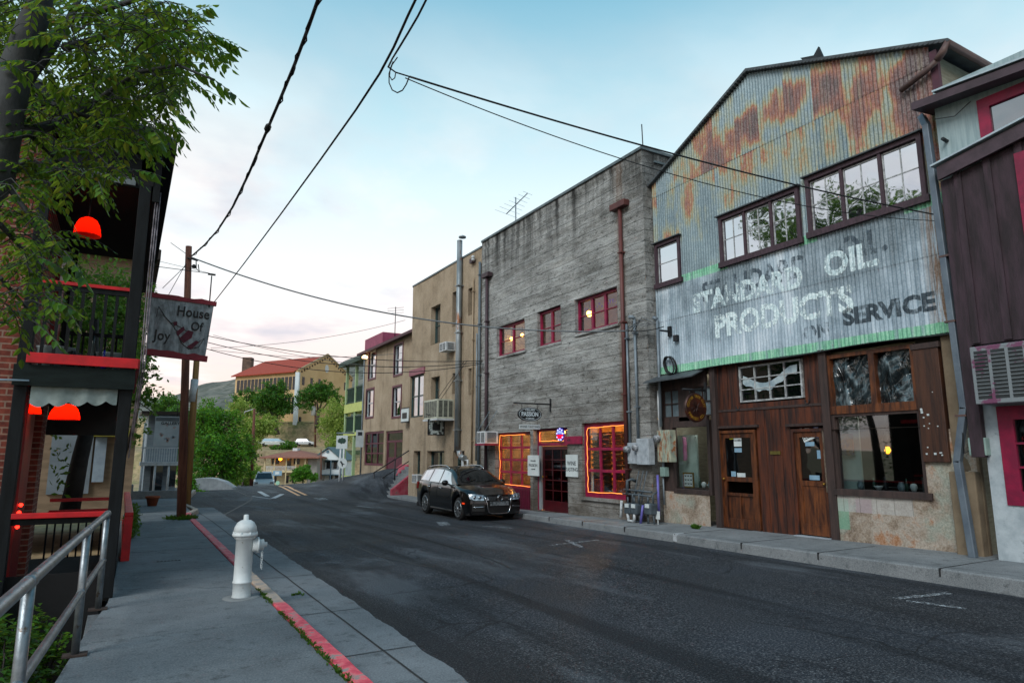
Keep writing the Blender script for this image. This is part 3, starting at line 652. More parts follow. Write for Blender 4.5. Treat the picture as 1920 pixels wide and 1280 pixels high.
# coloured pennants strung in the right upper window
mb = MB(); rn = random.Random(2)
for wx, (ya, yb, za, zb) in ((0, W3),):
    for k in range(15):
        y = ya+.15+(yb-ya-.3)*k/14; z = zb-.27-.07*math.sin(k*1.3)
        mb.add([(XW+.24, y-.07, z), (XW+.24, y+.05, z), (XW+.25, y, z-.13)], [(0, 1, 2)])
tag(mb.build('paper_garland', M('magenta_paper', '8E1C9A', 'C8A028', 2.2, .7, bst=0, lo=.48, hi=.52)), 'magenta and yellow paper garland hung in the rightmost upper crimson window', 'garland')
# rope lights
def rope(name, X, pts, label, parent=None, r=.009):
    q = []
    for (a, b), (c, d) in zip(pts, pts[1:]):
        n = max(2, int(math.hypot(c-a, d-b)/.09))
        for i in range(n): u = i/n; q.append((X+.01*math.sin(i*2.1), a+(c-a)*u+.035*noise.noise((i*.3, a, b)), b+(d-b)*u+.016*noise.noise((i*.4, b, a))))
    q.append((X, *pts[-1])); mb = MB(); mb.tube(q, r, 6); tag(mb.build(name, WARMG), label, 'rope light', 'warm rope lights round the wine shop openings'); return q
a, b, c, d = SHR; rope('rope_light', XW+.055, [(a+.05, c+.16), (b-.16, c+.13), (b-.15, d-.2), (b-.2, d-.13), (a+.1, d-.11)], 'warm orange rope light round the big right shop window')
a, b, c, d = SHL; rope('rope_light', XW+.1, [(a+.1, .62), (b-.1, .64), (b-.16, 1.3), (b-.09, 1.9), (b-.15, 2.28), (a+.5, 2.27)], 'warm orange rope light round the left shop window')
a, b, c, d = DOR; rope('rope_light', XW+.13, [(a+.12, 2.04), (b-.16, 2.05), (b-.2, d-.1)], 'short warm orange rope light in the glass above the shop door')
# neon sign
ny, nz = PX(1048.5, 814, XW+.02); ns_ = thing('neon_sign', (XW-.0, ny, nz), 'round lit blue and red neon sign above the wine shop door', 'neon sign')
mb = MB(); mb.lathe([(.2, .05), (.2, .09)], (XW+.0, ny, nz), 'x', 28); mb.build('disc', M('deep_blue_disc', '0A0A3C', '10104A', 3, .4, emit=('1414A0', .35)), ns_)
mb = MB()
for k in range(9):
    an = 6.283*k/9+.2; mb.box(XW+.03, XW+.05, ny+.165*math.cos(an)-.02, ny+.165*math.cos(an)+.02, nz+.165*math.sin(an)-.02, nz+.165*math.sin(an)+.02)
mb.build('light_dots', emis('neon_white', 'B0B0FF', 1.6), ns_); mb = MB(); text(mb, 'WINE', .13, (XW+.038, ny, nz+.06), 'X', bold=.006, sx=.8); mb.build('blue_lettering', emis('neon_blue', '7C8CFF', 1.5), ns_)
mb = MB(); mb.box(XW+.036, XW+.05, ny-.15, ny+.15, nz-.11, nz-.01); mb.build('red_panel', emis('neon_red', 'FF1030', 1.2), ns_)
# hanging oval sign, seen square on: stands at right angles to the wall
def bracket_sign(name, label, ywall, zbar, xout, draw):
    tg = thing(name, (XW, ywall, zbar), label, 'sign'); mb = MB(); mb.tube([(XW-.02, ywall, zbar), (xout, ywall, zbar)], .025, 6); mb.box(XW-.035, XW, ywall-.03, ywall+.03, zbar-.22, zbar+.18); mb.build('bracket', DARKMET, tg); draw(tg); return tg
yw, zb_ = PX(1033, 758, XW)
def oval(tg):
    cx, cz = PY(993, 776.5, yw); m = MB(); n = 36; rx, rz = .42, .21
    poly = [(cx+rx*math.cos(6.283*i/n), yw-.02, cz+rz*math.sin(6.283*i/n)) for i in range(n)]; m.prism(poly, (0, .04, 0)); b = m.build('oval_board', M('black_sign_paint', '0D0F12', '16191C', 4, .45), tg)
    t_ = MB(); ring = [(cx+rx*.9*math.cos(6.283*i/n), yw-.026, cz+rz*.87*math.sin(6.283*i/n)) for i in range(n+1)]; t_.tube(ring, .006, 4)
    sub('oval_line', t_, M('pale_lettering', 'C9D6DC', 'B8C6CC', 4, .5, bst=0), b)
    for s_, z_, q_, k_ in (('CELLARS', .085, .13, 1), ('AT JEROME', .06, -.125, 1)): t_ = MB(); text(t_, s_, z_, (cx, yw-.024, cz+q_), 'Y', bold=.002); sub('lettering', t_, M('pale_lettering', ''), b)
    t_ = MB(); text(t_, 'PASSION', .18, (cx, yw-.024, cz-.0), 'Y', bold=.006, sx=.84)
    sub('lettering', t_, M('pale_lettering', 'C9D6DC', 'B8C6CC', 4, .5, bst=0), b)
    m = MB(); [m.tube([(cx+s*.27, yw, cz+(.14)), (cx+s*.27, yw, zb_)], .009, 5) for s in (-1, 1)]; [m.tube([(cx+s*.27, yw, cz-.15), (cx+s*.27, yw, cz-.3)], .007, 5) for s in (-1, 1)]; m.build('hanger', DARKMET, tg)
    m = MB(); m.box(cx-.36, cx+.36, yw-.012, yw+.012, cz-.44, cz-.30); b2 = m.build('wine_tasting_board', PAPER, tg); t_ = MB(); text(t_, 'WINE TASTING', .092, (cx, yw-.0145, cz-.37), 'Y', sp=1.1); sub('lettering', t_, INK, b2)
bracket_sign('hanging_sign', 'black oval sign reading PASSION hanging from a bracket over the wine shop', yw, zb_, PY(963, 756, yw)[0], oval)
# wall placards
def placard(x0, y0, x1, y1, label, lines):
    a = PX(x0, y0, XW-.03); b = PX(x1, y1, XW-.03); tg = thing('wall_placard', (XW, (a[0]+b[0])/2, b[1]), label, 'placard'); m = MB(); m.box(XW-.045, XW-.02, b[0], a[0], b[1], a[1]); m.build('board', PAPER, tg)
    
    for s, z, q in lines: t_ = MB(); text(t_, s, z, (XW-.047, (a[0]+b[0])/2, b[1]+(a[1]-b[1])*q), 'X', bold=.001); t_.build('lettering', INK, tg)
placard(990, 853, 1011, 892, 'narrow white wall sign lettered PASSION between the shop window and door', [('CELLARS', .075, .72), ('PASSION', .13, .5), ('AT JEROME', .05, .32)])
placard(1061.5, 852, 1084, 894, 'white wall sign lettered WINE TASTING between the door and the right window', [('WINE', .17, .6), ('TASTING', .15, .32)])
a = PX(1108, 904, XW+.25); mb = MB(); mb.box(XW+.22, XW+.23, a[0]-.16, a[0]+.13, .55, 1.25); tg = mb.build('window_poster', PAPER); tag(tg, 'white poster with a small dark glass standing inside the right shop window', 'poster')
t_ = MB(); t_.lathe([(.05, 0), (.06, .06), (.012, .1), (.012, .16), (.05, .17)], (XW+.212, a[0], .85), 'z', 10); sub('poster_drawing', t_, INK, tg)
# air conditioners -------------------------------------------------
def ac_unit(name, label, X, y0, y1, z0, z1, dep, slats, big=False, group=None, mat=None):
    tg = thing(name, (X, (y0+y1)/2, z0), label, 'air conditioner', group); mat = mat or WHITE; e = .04 if not big else .06
    m = MB(); xf = X-dep
    m.box(xf, X, y0, y1, z0, z1); m.build('casing', mat, tg, bevel=.012)
    VENT = M('dark_vent_void', '2A3032', '1E2325', 9, .7); g = MB(); a = .07 if big else .05; n = slats if big else 2; w_ = (y1-y0-a)/n; k = 13 if big else 9
    for i in range(n):
        ya = y0+a*.5+w_*i+w_*.13; yb = ya+w_*.8; m = MB(); m.box(xf-.003, xf+.01, ya, yb, z0+a, z1-a); m.build('vent', VENT, tg)
        for j in range(1, k): z = z0+a+(z1-z0-2*a)*j/k; g.box(xf-.012, xf-.001, ya, yb, z-.006, z+.004)
    g.build('louvres', mat, tg); g = MB(); n2 = 3 if big else 1; w2 = (dep-a)/n2
    for i in range(n2):
        xa = xf+a*.5+w2*i+w2*.13; xb = xa+w2*.74; m = MB(); m.box(xa, xb, y0-.003, y0+.01, z0+a, z1-a); m.build('vent', VENT, tg)
        for j in range(1, k): z = z0+a+(z1-z0-2*a)*j/k; g.box(xa, xb, y0-.012, y0-.001, z-.006, z+.004)
    g.build('louvres', mat, tg); return tg
a = PX(957, 803, XW); b = PX(920, 826, XW)
# the casing's front face lies out from the wall
fa = PX(936, 800, XW-.5); 
ac1 = ac_unit('window_air_conditioner', 'white air conditioner on a crimson shelf above the left shop window, held by two rods', XW, 20.35, 20.98, 2.0, 2.42, .52, 4)
m = MB(); m.box(XW-.56, XW, 20.3, 21.05, 1.94, 1.995); m.build('shelf', CRIM, ac1); m = MB(); m.tube([(XW-.5, 20.42, 2.42), (XW-.02, 20.42, 3.15)], .012, 5); m.tube([(XW-.5, 20.95, 2.42), (XW-.02, 20.95, 3.15)], .012, 5); m.build('support_rod', GREYMET, ac1)
# downpipes on the concrete wall
def downpipe(name, label, px, ptop, pbot, r, mat, box=False, X=XW, head=None, zbot=None):
    y, zt = PX(px, ptop, X); zb = PX(px, pbot, X)[1] if zbot is None else zbot
    tg = thing(name, (X, y, zb), label, 'pipe'); m = MB(); xo = X-r-.03
    m.tube([(xo, y, zt), (xo, y, zb)], r, 10); m.build('pipe', mat, tg)
    z = zb+.8
    while z < zt-.3: m = MB(); m.box(X-2*r-.045, X, y-r-.02, y+r+.02, z, z+.035); m.build('strap', mat, tg); z += 1.9
    if head: m = MB(); m.box(X-.2, X, y-head/2, y+head/2, zt-.02, zt+.15); m.build('hopper_head', mat, tg, bevel=.01)
    return tg
downpipe('downpipe', 'oxide red rainwater pipe with hopper head down the right of the concrete wall', 1166.5, 391, 930, .055, RUSTP, head=.62, zbot=.45)
downpipe('downpipe', 'dark red rainwater pipe with hopper head at the left end of the concrete wall', 917, 520, 900, .06, M('dark_plum_pipe', '33262B', '423036', 3, .6), head=.5, zbot=-.1)
downpipe('conduit', 'grey conduit topped by a service head beside the red pipe, left of a taller one', 1178, 608, 800, .03, GREYMET, zbot=1.9)
cdt = downpipe('conduit', 'grey conduit with bent top between the red pipe and the pillar corner', 1193, 598, 800, .035, GREYMET, zbot=2.0)
mb = MB(); y, z = PX(1193, 598, XW); mb.tube([(XW-.06, y, z), (XW-.1, y+.03, z+.05), (XW-.18, y+.09, z+.04)], .05, 8); mb.build('service_head', GREYMET, cdt)
# electric meters, gas meters
def box_on(X, px0, py0, px1, py1, dep): a = PX(px0, py0, X-dep); b = PX(px1, py1, X-dep); return (X-dep, X-.005, b[0], a[0], b[1], a[1])
em = thing('electric_meter_box', (XW, 13.4, 1.2), 'pair of pale grey electric meter boxes with two round dials on the concrete wall', 'meter box')
m = MB(); m.box(*box_on(XW, 1176, 830, 1194, 869, .16)); m.build('meter_cabinet', M('pale_box_grey', 'A9B1B8', '8E979E', 8, .5, c='31363A', csc=9, clo=.62, chi=.66), em, bevel=.008)
m = MB(); m.box(*box_on(XW, 1192.5, 822, 1217, 871, .2)); m.build('meter_cabinet', M('pale_box_grey', ''), em, bevel=.008)
for px, py in ((1175.5, 842), (1192, 839)):
    y, z = PX(px, py, XW-.22); m = MB(); m.lathe([(.085, -.0), (.085, -.06), (.075, -.12), (.0, -.14)], (XW-.17, y, z), 'x', 16); m.build('dial', M('meter_dial_glass', 'A4A8AC', '5A5E62', 20, .15), em)
gm = thing('gas_meter_group', (XW-.3, 13.2, 0), 'cluster of dark grey gas meters and pipework standing at the foot of the concrete pillar', 'gas meters')
GM = M('gas_meter_grey', '4A555C', '39434A', 6, .5)
for k, (px, py) in enumerate([(1181, 952), (1193, 953), (1219, 953)]):
    y, z = PX(px, py, XW-.35); m = MB()
    m.box(XW-.45, XW-.22, y-.12, y+.12, z-.14, z+.12); b = m.build('meter', GM, gm, bevel=.035)
    m = MB(); m.box(XW-.47, XW-.44, y-.08, y+.05, z+.02, z+.11); sub('dial_plate', m, PAPER, b)
    m = MB(); m.tube([(XW-.33, y-.09, z+.1), (XW-.33, y-.09, z+.32), (XW-.2, y-.09, z+.38)], .022, 8); m.build('pipework', GM, gm); m = MB(); m.tube([(XW-.33, y+.09, z+.1), (XW-.33, y+.09, z+.26)], .022, 8); m.build('pipework', GM, gm); m = MB(); m.tube([(XW-.33, y+.1, z-.12), (XW-.33, y+.1, -.02)], .025, 8); m.build('pipework', GM, gm); m = MB(); m.tube([(XW-.33, y-.08, z-.12), (XW-.3, y-.08, -.02)], .02, 8); m.build('pipework', GM, gm)
m = MB(); y0, z0 = PX(1170, 917, XW-.3); y1, _ = PX(1222, 920, XW-.3); m.tube([(XW-.3, y0, z0), (XW-.3, y1, z0-.02)], .025, 8); m.tube([(XW-.3, y0+.05, z0-.1), (XW-.3, y1, z0-.12)], .025, 8)
m.tube([(XW-.3, y0-.12, z0-.1), (XW-.28, y0-.12, z0+.22), (XW-.2, y0-.2, z0+.25), (XW-.08, y0-.2, z0+.2)], .04, 8)
for px in (1199, 1207, 1214): y, _ = PX(px, 900, XW-.1); m.tube([(XW-.1, y, 1.25), (XW-.15, y+.05, .95), (XW-.28, y-.03, .75), (XW-.3, y, .5)], .014, 6)
m.build('manifold', GM, gm)
m = MB(); y, z = PX(1166, 950, XW-.3); m.tube([(XW-.3, y, .5), (XW-.34, y, .1)], .035, 8); y2, _ = PX(1185, 975, XW-.4); m.tube([(XW-.4, y2+.15, .25), (XW-.42, y2+.1, .05), (XW-.42, y2-.1, .05), (XW-.4, y2-.12, .26)], .04, 8); m.build('white_elbow', M('chipped_white_pipe', 'BFC4C6', '7E8488', 12, .5), gm)
m = MB(); y, z = PX(1229, 860, XW+.0); m.tube([(XW-.04, y-.1, 1.15), (XW-.04, y-.1, .2)], .03, 8); y, z = PX(1209, 960, XW-.35); m.tube([(XW-.4, y, .45), (XW-.42, y+.08, .02)], .03, 8); m.build('violet_pipe', M('violet_pipe_paint', '5A55A0', '6A66B0', 5, .5), gm)
y, z = PX(1236, 966, XW-.2); mb = MB(); mb.box(XW-.25, XW-.24, y-.07, y+.07, z-.08, z+.1); mb.box(XW-.25, XW-.235, y-.008, y+.008, 0.0, z-.08); tag(mb.build('utility_tag', PAPER), 'small white tag on a stake at the foot of the pillar', 'tag')
# aerial on the roof, thin mast at the parapet corner
y, z = PX(967, 415, XW+1.5); tg = thing('tv_aerial', (XW+1.5, y, 9.3), 'television aerial with thin rods on the roof of the concrete building', 'aerial'); m = MB(); m.tube([(XW+1.5, y, 9.3), (XW+1.5, y, z+1.0)], .025, 6); m.build('mast', GREYMET, tg)
m = MB(); m.tube([(XW+1.3, y+.4, z+.4), (XW+1.75, y-.5, z+1.05)], .02, 6)
for k in range(7): u = k/6; q = Vector((XW+1.3, y+.4, z+.4)).lerp(Vector((XW+1.75, y-.5, z+1.05)), u); l = .62-.06*k; m.tube([q+Vector((-l, -.3*l, 0)), q+Vector((l, .3*l, 0))], .006, 4)
m.build('rods', GREYMET, tg)
mb = MB(); mb.tube([(XW+.1, 12.6, 9.6), (XW+.1, 12.62, 10.35)], .015, 6); tag(mb.build('roof_mast', DARKMET), 'thin dark rod standing on the parapet corner of the concrete building', 'mast')
# ---------------- brown stucco building
m, t, out = newmat('tan_stucco'); v = obc(t); sp = nd(t, 'ShaderNodeSeparateXYZ', i0=v)
n = nd(t, 'ShaderNodeTexNoise', Vector=v, Scale=.9, Detail=7, Roughness=.65); nf = nd(t, 'ShaderNodeTexNoise', Vector=v, Scale=22, Detail=6, Roughness=.75)
col = ramp(t, n.outputs[0], [(.36, '8A7C6B'), (.5, 'A29380'), (.64, 'B2A390')]); col = mix(t, .35, col, ramp(t, nf.outputs[0], [(.36, '4C4032'), (.6, 'B39F83')]))
sv = obc(t, (1, 2.2, .14)); ns = nd(t, 'ShaderNodeTexNoise', Vector=sv, Scale=1.4, Detail=5); col = mix(t, mth(t, 'MULTIPLY', ramp(t, ns.outputs[0], [(.55, (0, 0, 0)), (.7, (1, 1, 1))]), .35), col, '4E4336')
p = pbsdf(t, out, Base_Color=col, Roughness=.95, Specular_IOR_Level=.15); t.links.new(bump(t, nf.outputs[0], .8, .03), p.inputs['Normal']); STUCCO = m
TEAL = M('dark_teal_frame', '1E3434', '2A4442', 4, .5)
Y0B, Y1B = 21.7, 28.72
bb = thing('stucco_building', (XW, 25, 0), 'three-storey tan stucco building with deep dark windows beyond the concrete building', 'building')
hb = dict(a=rect(XW, 809, 577, 825, 641), b=rect(XW, 849, 549, 864.5, 606), b2=rect(XW, 878.5, 542, 887, 588), c=rect(XW, 770, 706, 793.5, 780), d=rect(XW, 809, 708, 824, 752), e=rect(XW, 849, 700, 864.5, 735), f=rect(XW, 879, 691, 887.5, 738),
          g=rect(XW, 776, 845, 787.5, 889), h=rect(XW, 801, 845, 833, 890), i=rect(XW, 850, 845, 870.5, 893))
mb = MB(); wallX(mb, XW, Y0B, Y1B, -.4, 9.4, list(hb.values()), depth=.3, cell=.3, disp=lambda y, z: .012*noise.noise((y*.7, z*.7, 2)))
mb.quad((XW, Y1B, -.4), (XW, Y1B, 9.4), (XB, Y1B, 9.4), (XB, Y1B, -.4)); mb.quad((XB, Y0B, -.4), (XB, Y1B, -.4), (XB, Y1B, 9.4), (XB, Y0B, 9.4)); mb.quad((XW, Y0B, -.4), (XB, Y0B, -.4), (XB, Y0B, 9.4), (XW, Y0B, 9.4))
mb.build('wall', STUCCO, bb); mb = MB(); mb.box(XW-.03, XW+.3, Y0B+.01, Y1B+.03, 9.4, 9.47); mb.box(XW+.3, XB, Y0B+.01, Y1B+.03, 9.1, 9.15); mb.build('roof_coping', M('metal_coping', ''), bb)
for k, r in hb.items():
    big = k == 'c'; dk = k in 'ghif' or k == 'b2'
    f = windowX(bb, XW, r, 2 if k in ('c', 'h') else 1, 2 if k != 'h' else 1, TEAL, G_MID if dk else G_SKY, fw=.07, mw=.05, inset=.2 if not big else .06)
mb = MB(); a, b, c, d = hb['c']; mb.box(XW-.06, XW+.02, a-.1, b+.08, d-.0, d+.28); mb.build('lintel', M('pink_lintel', '8C5660', '7A4650', 5, .6), bb)
mb = MB(); y, z = PX(858, 706, XW); 
for i in range(2):
    yy_ = [24.35, 24.05][i]; mb.tube([(XW-.6, yy_-.1*i, 3.75), (XW-.01, yy_-1.2, 5.2)], .012, 4)
acb = ac_unit('large_swamp_cooler', 'large cream ribbed cooler box hung from the tan stucco wall above the street', XW, 24.0, 25.35, 3.02, 3.78, .72, 7, big=True, mat=M('cream_metal_paint', 'B9BBA9', 'A2A595', 5, .5)); mb.build('stay_wire', CABLE, acb)
mb = MB(); mb.box(XW-.74, XW, 23.95, 25.4, 2.95, 3.02); mb.build('shelf', WHITE, acb)
ac_unit('window_air_conditioner', 'small white air conditioner in an upper window of the tan stucco building', XW, 23.95, 24.6, 5.72, 6.08, .42, 4)
ac_unit('window_air_conditioner', 'small white air conditioner low on the tan stucco wall behind the car', XW, 27.05, 27.6, .42, .78, .28, 3)
downpipe('flue_pipe', 'tall galvanised flue rising past the roof of the tan stucco building', 868, 452, 846, .11, M('weathered_flue_metal', '9AA1A4', '767D80', 2.5, .45, metal=.5, c='7A5238', csc=2.2, clo=.58, chi=.64, st=(1, 1, .4)))
y, z = PX(868, 846, XW); mb = MB(); mb.tube([(XW-.14, y, z+.02), (XW-.14, y-.03, z-.12), (XW-.14, y-.16, z-.22), (XW-.14, y-.45, z-.25)], .11, 10); mb.lathe([(.15, 0), (.15, .05), (.05, .1)], (XW-.14, y, PX(868, 450, XW)[1]), 'z', 12); tag(mb.build('flue_elbow', M('weathered_flue_metal', '')), 'elbow and cap of the tall galvanised flue', 'flue elbow')
downpipe('conduit', 'tan painted conduit with hooked top on the stucco wall', 890, 522, 860, .03, M('tan_conduit', '8D7A63', '9A876E', 5, .6), zbot=1.3)
downpipe('conduit', 'thick dark grey pipe at the right end of the stucco wall', 903.5, 492, 880, .05, M('slate_pipe', '4E5A62', '59656D', 4, .5), zbot=-.1)
downpipe('conduit', 'slim blue grey conduit in the middle of the stucco wall end', 897, 625, 830, .028, GREYMET, zbot=1.4)
y, z = PX(889, 489, XW); mb = MB(); mb.box(XW-.14, XW, y-.1, y+.14, z-.1, z+.08); b_ = mb.build('security_lamp', M('dark_plum_pipe', '')); tag(b_, 'small wine-coloured lamp box with white bulbs high on the stucco corner', 'lamp'); mb = MB(); [mb.lathe([(.02, -.14), (.06, -.1), (.06, -.03), (.02, 0)], (XW-.08, y-.2, z-.02+.1*s), 'x', 10) for s in (0, 1)]; sub('bulb', mb, WHITE, b_)
mb = MB(); tg = thing('utility_meters', (XW, 21.9, .5), 'white vent pipe and small grey meter boxes on the stucco wall behind the car', 'meters'); mb.tube([(XW-.35, 22.75, .35), (XW-.2, 22.75, .45), (XW-.2, 22.75, 1.42), (XW-.2, 22.3, 1.42), (XW-.2, 22.3, 1.1)], .045, 8); mb.build('vent_pipe', WHITE, tg); mb = MB(); mb.box(XW-.2, XW-.01, 21.8, 22.15, .55, 1.25); mb.build('meter_cabinet', GM, tg, bevel=.01); mb = MB(); mb.box(XW-.18, XW-.01, 22.4, 22.6, .9, 1.2); mb.build('junction_box', M('green_grey_box', '8AA39B', '78908A', 5, .5), tg)
for yy_ in (21.85, 22.1, 22.45): mb = MB(); mb.lathe([(.03, -.2), (.09, -.17), (.09, -.05), (.05, 0)], (XW-.15, yy_, .42), 'x', 12); mb.build('meter_dial', WHITE, tg)
yw, zb_ = PX(838, 778, XW)
def sqs(tg):
    (xa, za), (xb, zb2) = PY(802.5, 784, yw), PY(833, 816, yw); m = MB(); m.box(xa, xb, yw-.02, yw+.02, zb2, za-.03); b = m.build('sign_board', M('pale_carved_board', 'A9B4B2', '2B302F', 9, .6, lo=.47, hi=.52), tg)
    m = MB()
    for q in ((xa, xb, za-.07, za-.03), (xa, xb, zb2, zb2+.035)): m.box(q[0], q[1], yw-.026, yw+.026, q[2], q[3])
    for q in ((xa, xa+.035), (xb-.035, xb)): m.box(q[0], q[1], yw-.026, yw+.026, zb2+.035, za-.07)
    m.box((xa+xb)/2-.17, (xa+xb)/2+.17, yw-.028, yw-.021, (za+zb2)/2-.13, (za+zb2)/2+.12); sub('sign_frame', m, DARKMET, b)
bracket_sign('hanging_sign', 'square pale and dark carved sign on a black bracket at the tan stucco wall', yw, zb_, PY(799, 776, yw)[0], sqs)
# ---------------- mauve-trimmed building
XM = 12.0; TRIM = M('plum_trim_paint', '5C2034', '4A1A2C', 5, .5)
mv = thing('plum_trimmed_building', (XM, 34, .5), 'two-storey stucco building with plum window trim at the top of the ramp', 'building')
hm = [rect(XM, 693, 660, 704, 707), rect(XM, 740.5, 649, 754, 699), rect(XM, 688, 732, 699.5, 780), rect(XM, 737.5, 727, 751, 779)]
SH = rect(XM, 685, 810, 718, 873); DR = rect(XM, 724, 808, 753.5, 884)
Y0M, Y1M = 29.5, PX(683, 700, XM)[0]
mb = MB(); wallX(mb, XM, Y0M, Y1M, -.4, 7.55, hm+[SH, DR], depth=.25, cell=.4, disp=lambda y, z: .01*noise.noise((y, z, 2)))
mb.quad((XM, Y1M, -.4), (XM, Y1M, 7.55), (XB, Y1M, 7.55), (XB, Y1M, -.4)); mb.quad((XB, Y0M, -.4), (XB, Y1M, -.4), (XB, Y1M, 7.55), (XB, Y0M, 7.55)); mb.quad((XM, Y0M, -.4), (XB, Y0M, -.4), (XB, Y0M, 7.55), (XM, Y0M, 7.55)); mb.build('wall', STUCCO, mv)
PVC = M('white_sash_paint', 'A8ACB0', '989CA0', 4, .4)
for r in hm:
    f = windowX(mv, XM, r, 1, 2, PVC, G_SKY, fw=.05, mw=.06, inset=.06); a, b, c, d = r; m = MB(); x = XM-.03
    m.box(x, x+.08, a-.1, a, c-.1, d+.1); m.box(x, x+.08, b, b+.1, c-.1, d+.1); m.box(x, x+.08, a, b, d, d+.1); m.box(x, x+.08, a, b, c-.1, c); sub('trim', m, TRIM, f)
windowX(mv, XM, SH, 3, 3, TRIM, G_DARK, fw=.12, mw=.07, inset=.03, name='shop_window')
a, b, c, d = DR; m = MB(); x = XM+.06; m.box(x, x+.08, a, b, d-.12, d); m.box(x, x+.08, a, a+.14, c, d-.12); m.box(x, x+.08, b-.14, b, c, d-.12); m.box(x, x+.08, a+.14, b-.14, d-.6, d-.5); mid = (a+b)/2
m.box(x+.02, x+.06, a+.14, mid-.01, c, c+.7); m.box(x+.02, x+.06, mid+.01, b-.14, c, c+.7)
for s, e in ((a+.14, mid-.01), (mid+.01, b-.14)): m.box(x+.02, x+.06, s, s+.1, c+.7, d-.6); m.box(x+.02, x+.06, e-.1, e, c+.7, d-.6)
dd = m.build('double_door', TRIM, mv); g = MB(); g.box(x+.035, x+.045, a+.1, b-.1, c+.5, d-.1); sub('pane', g, G_DARK, dd)
m = MB(); m.add([(XM-.35, Y0M, 7.5), (XM-.35, Y1M+.5, 7.42), (XM+5, Y1M+.5, 8.4), (XM+5, Y0M, 8.4), (XM-.35, Y0M, 7.64), (XM-.35, Y1M+.5, 7.56), (XM+5, Y1M+.5, 8.56), (XM+5, Y0M, 8.56)], [(3, 2, 1, 0), (4, 5, 6, 7), (0, 1, 5, 4), (1, 2, 6, 5), (2, 3, 7, 6), (3, 0, 4, 7)]); m.build('roof', M('plum_roof_edge', '4A2530', '3A1C26', 4, .6), mv)
m = MB(); m.tube([(XM-.06, Y1M-.12, 7.4), (XM-.06, Y1M-.12, .4)], .04, 8); m.build('downpipe', GREYMET, mv)
m = MB(); m.box(XM+.6, XM+3.5, 36.2, 41.0, 8.0, 9.15) if 0 else m.box(XM+.9, XM+4, PX(720, 650, XM+1)[0], PX(687, 650, XM+1)[0], 7.7, PX(700, 632, XM+1)[1]); tag(m.build('roof_box', M('pink_ribbed_metal', '8C3A58', '7A2E4A', 3, .6)), 'pink box structure on the roof of the plum-trimmed building', 'roof box')
m = MB(); m.box(XM+1.2, XM+3, PX(765, 640, XM+1)[0], PX(742, 640, XM+1)[0], 7.9, PX(750, 625, XM+1)[1]); tag(m.build('roof_hut', TRIM), 'small plum hut on the roof beside the tall stucco building', 'roof hut')
y, z = PX(742, 575, XM+1.2); tg = thing('tv_aerial', (XM+1.2, y, 7.8), 'thin cross-shaped aerial on the roof of the plum-trimmed building', 'aerial'); m = MB(); m.tube([(XM+1.2, y, 7.8), (XM+1.2, y, z)], .025, 5); m.build('mast', DARKMET, tg); m = MB()
for q in (.1, .25, .4): m.tube([(XM+.8, y+.3, z-q), (XM+1.6, y-.3, z-q+.05)], .01, 4)
m.build('rods', DARKMET, tg)
y, z = PX(684, 669, XM-.3); tg = thing('eave_lamp', (XM-.3, y, z), 'glowing warm lamp under the roof corner of the plum-trimmed building', 'lamp'); m = MB(); m.lathe([(.05, -.12), (.16, -.08), (.16, .04), (.05, .1)], (XM-.3, y, z), 'z', 12); m.build('bulb', emis('eave_bulb', 'FFD9A0', 5), tg); m = MB(); m.tube([(XM-.3, y, z+.08), (XM-.3, y, z+.3)], .02, 5); m.build('stem', DARKMET, tg)
a = PX(753, 765, XM-.3); b = PX(766, 791, XM-.3); tg = thing('small_sign', (XM-.3, a[0], b[1]), 'small white framed sign at the corner of the tall stucco building', 'sign'); m = MB(); m.box(XM-.32, XM-.28, b[0], a[0], b[1], a[1]); m.build('board', PAPER, tg); m = MB()
for q in ((b[0], a[0], a[1]-.05, a[1]), (b[0], a[0], b[1], b[1]+.05)): m.box(XM-.33, XM-.27, *q)
m.box(XM-.34, XM-.285, b[0]+.2, a[0]-.2, b[1]+.2, a[1]-.25); m.build('frame', DARKMET, tg)
# stairs and cheeks up to the ramp
mb = MB(); n = 8; x0s, x1s = 10.62, 11.95; zb0 = side_z(30); zt0 = 1.05
for k in range(n): mb.box(x0s+(x1s-x0s)*k/n, x1s+.4, 29.35, 30.75, zb0-.1, zb0+(zt0-zb0)*(k+1)/n)
st = mb.build('steps', FARW); tag(st, 'concrete steps between pinkish red cheek walls beside the ramp', 'steps')
REDW = M('weathered_pink_red_paint', '8E1F38', 'A0505A', 3, .7, c='6E5A58', csc=6, clo=.58, chi=.66)
for k, (ya, lb_) in enumerate([(29.12, 'pinkish red cheek wall on the building side of the steps'), (30.75, 'pinkish red cheek wall on the ramp side of the steps')]):
    yb_ = ya+.2+(.9 if k else 0); m = MB(); m.prism([(x0s-.35*k-.05, ya, zb0-.1), (x1s+.3, ya, zb0-.1), (x1s+.3, ya, zt0+.28), (x0s+.35, ya, zb0+.55), (x0s-.35*k-.05, ya, zb0+.12+.14*(1-k))], (0, yb_-ya, 0)); tag(m.build('cheek_wall', REDW, bevel=.03), lb_, 'wall', 'cheek walls of the steps')
hr = thing('step_handrail', (10.6, 30.9, 0), 'black pipe handrail climbing beside the concrete steps', 'handrail'); m = MB()
p0, p1 = Vector((10.35, 31.1, .75)), Vector((11.95, 29.6, 2.05)); m.tube([p0, p1], .028, 6); m.build('top_rail', DARKMET, hr); m = MB(); m.tube([p0-Vector((0, 0, .5)), p1-Vector((0, 0, .5))], .024, 6); m.build('lower_rail', DARKMET, hr)
for q in (0.02, .5, .98): pp = p0.lerp(p1, q); m = MB(); m.tube([(pp.x, pp.y, pp.z), (pp.x, pp.y, -.1+q*.9)], .028, 6); m.build('post', DARKMET, hr)
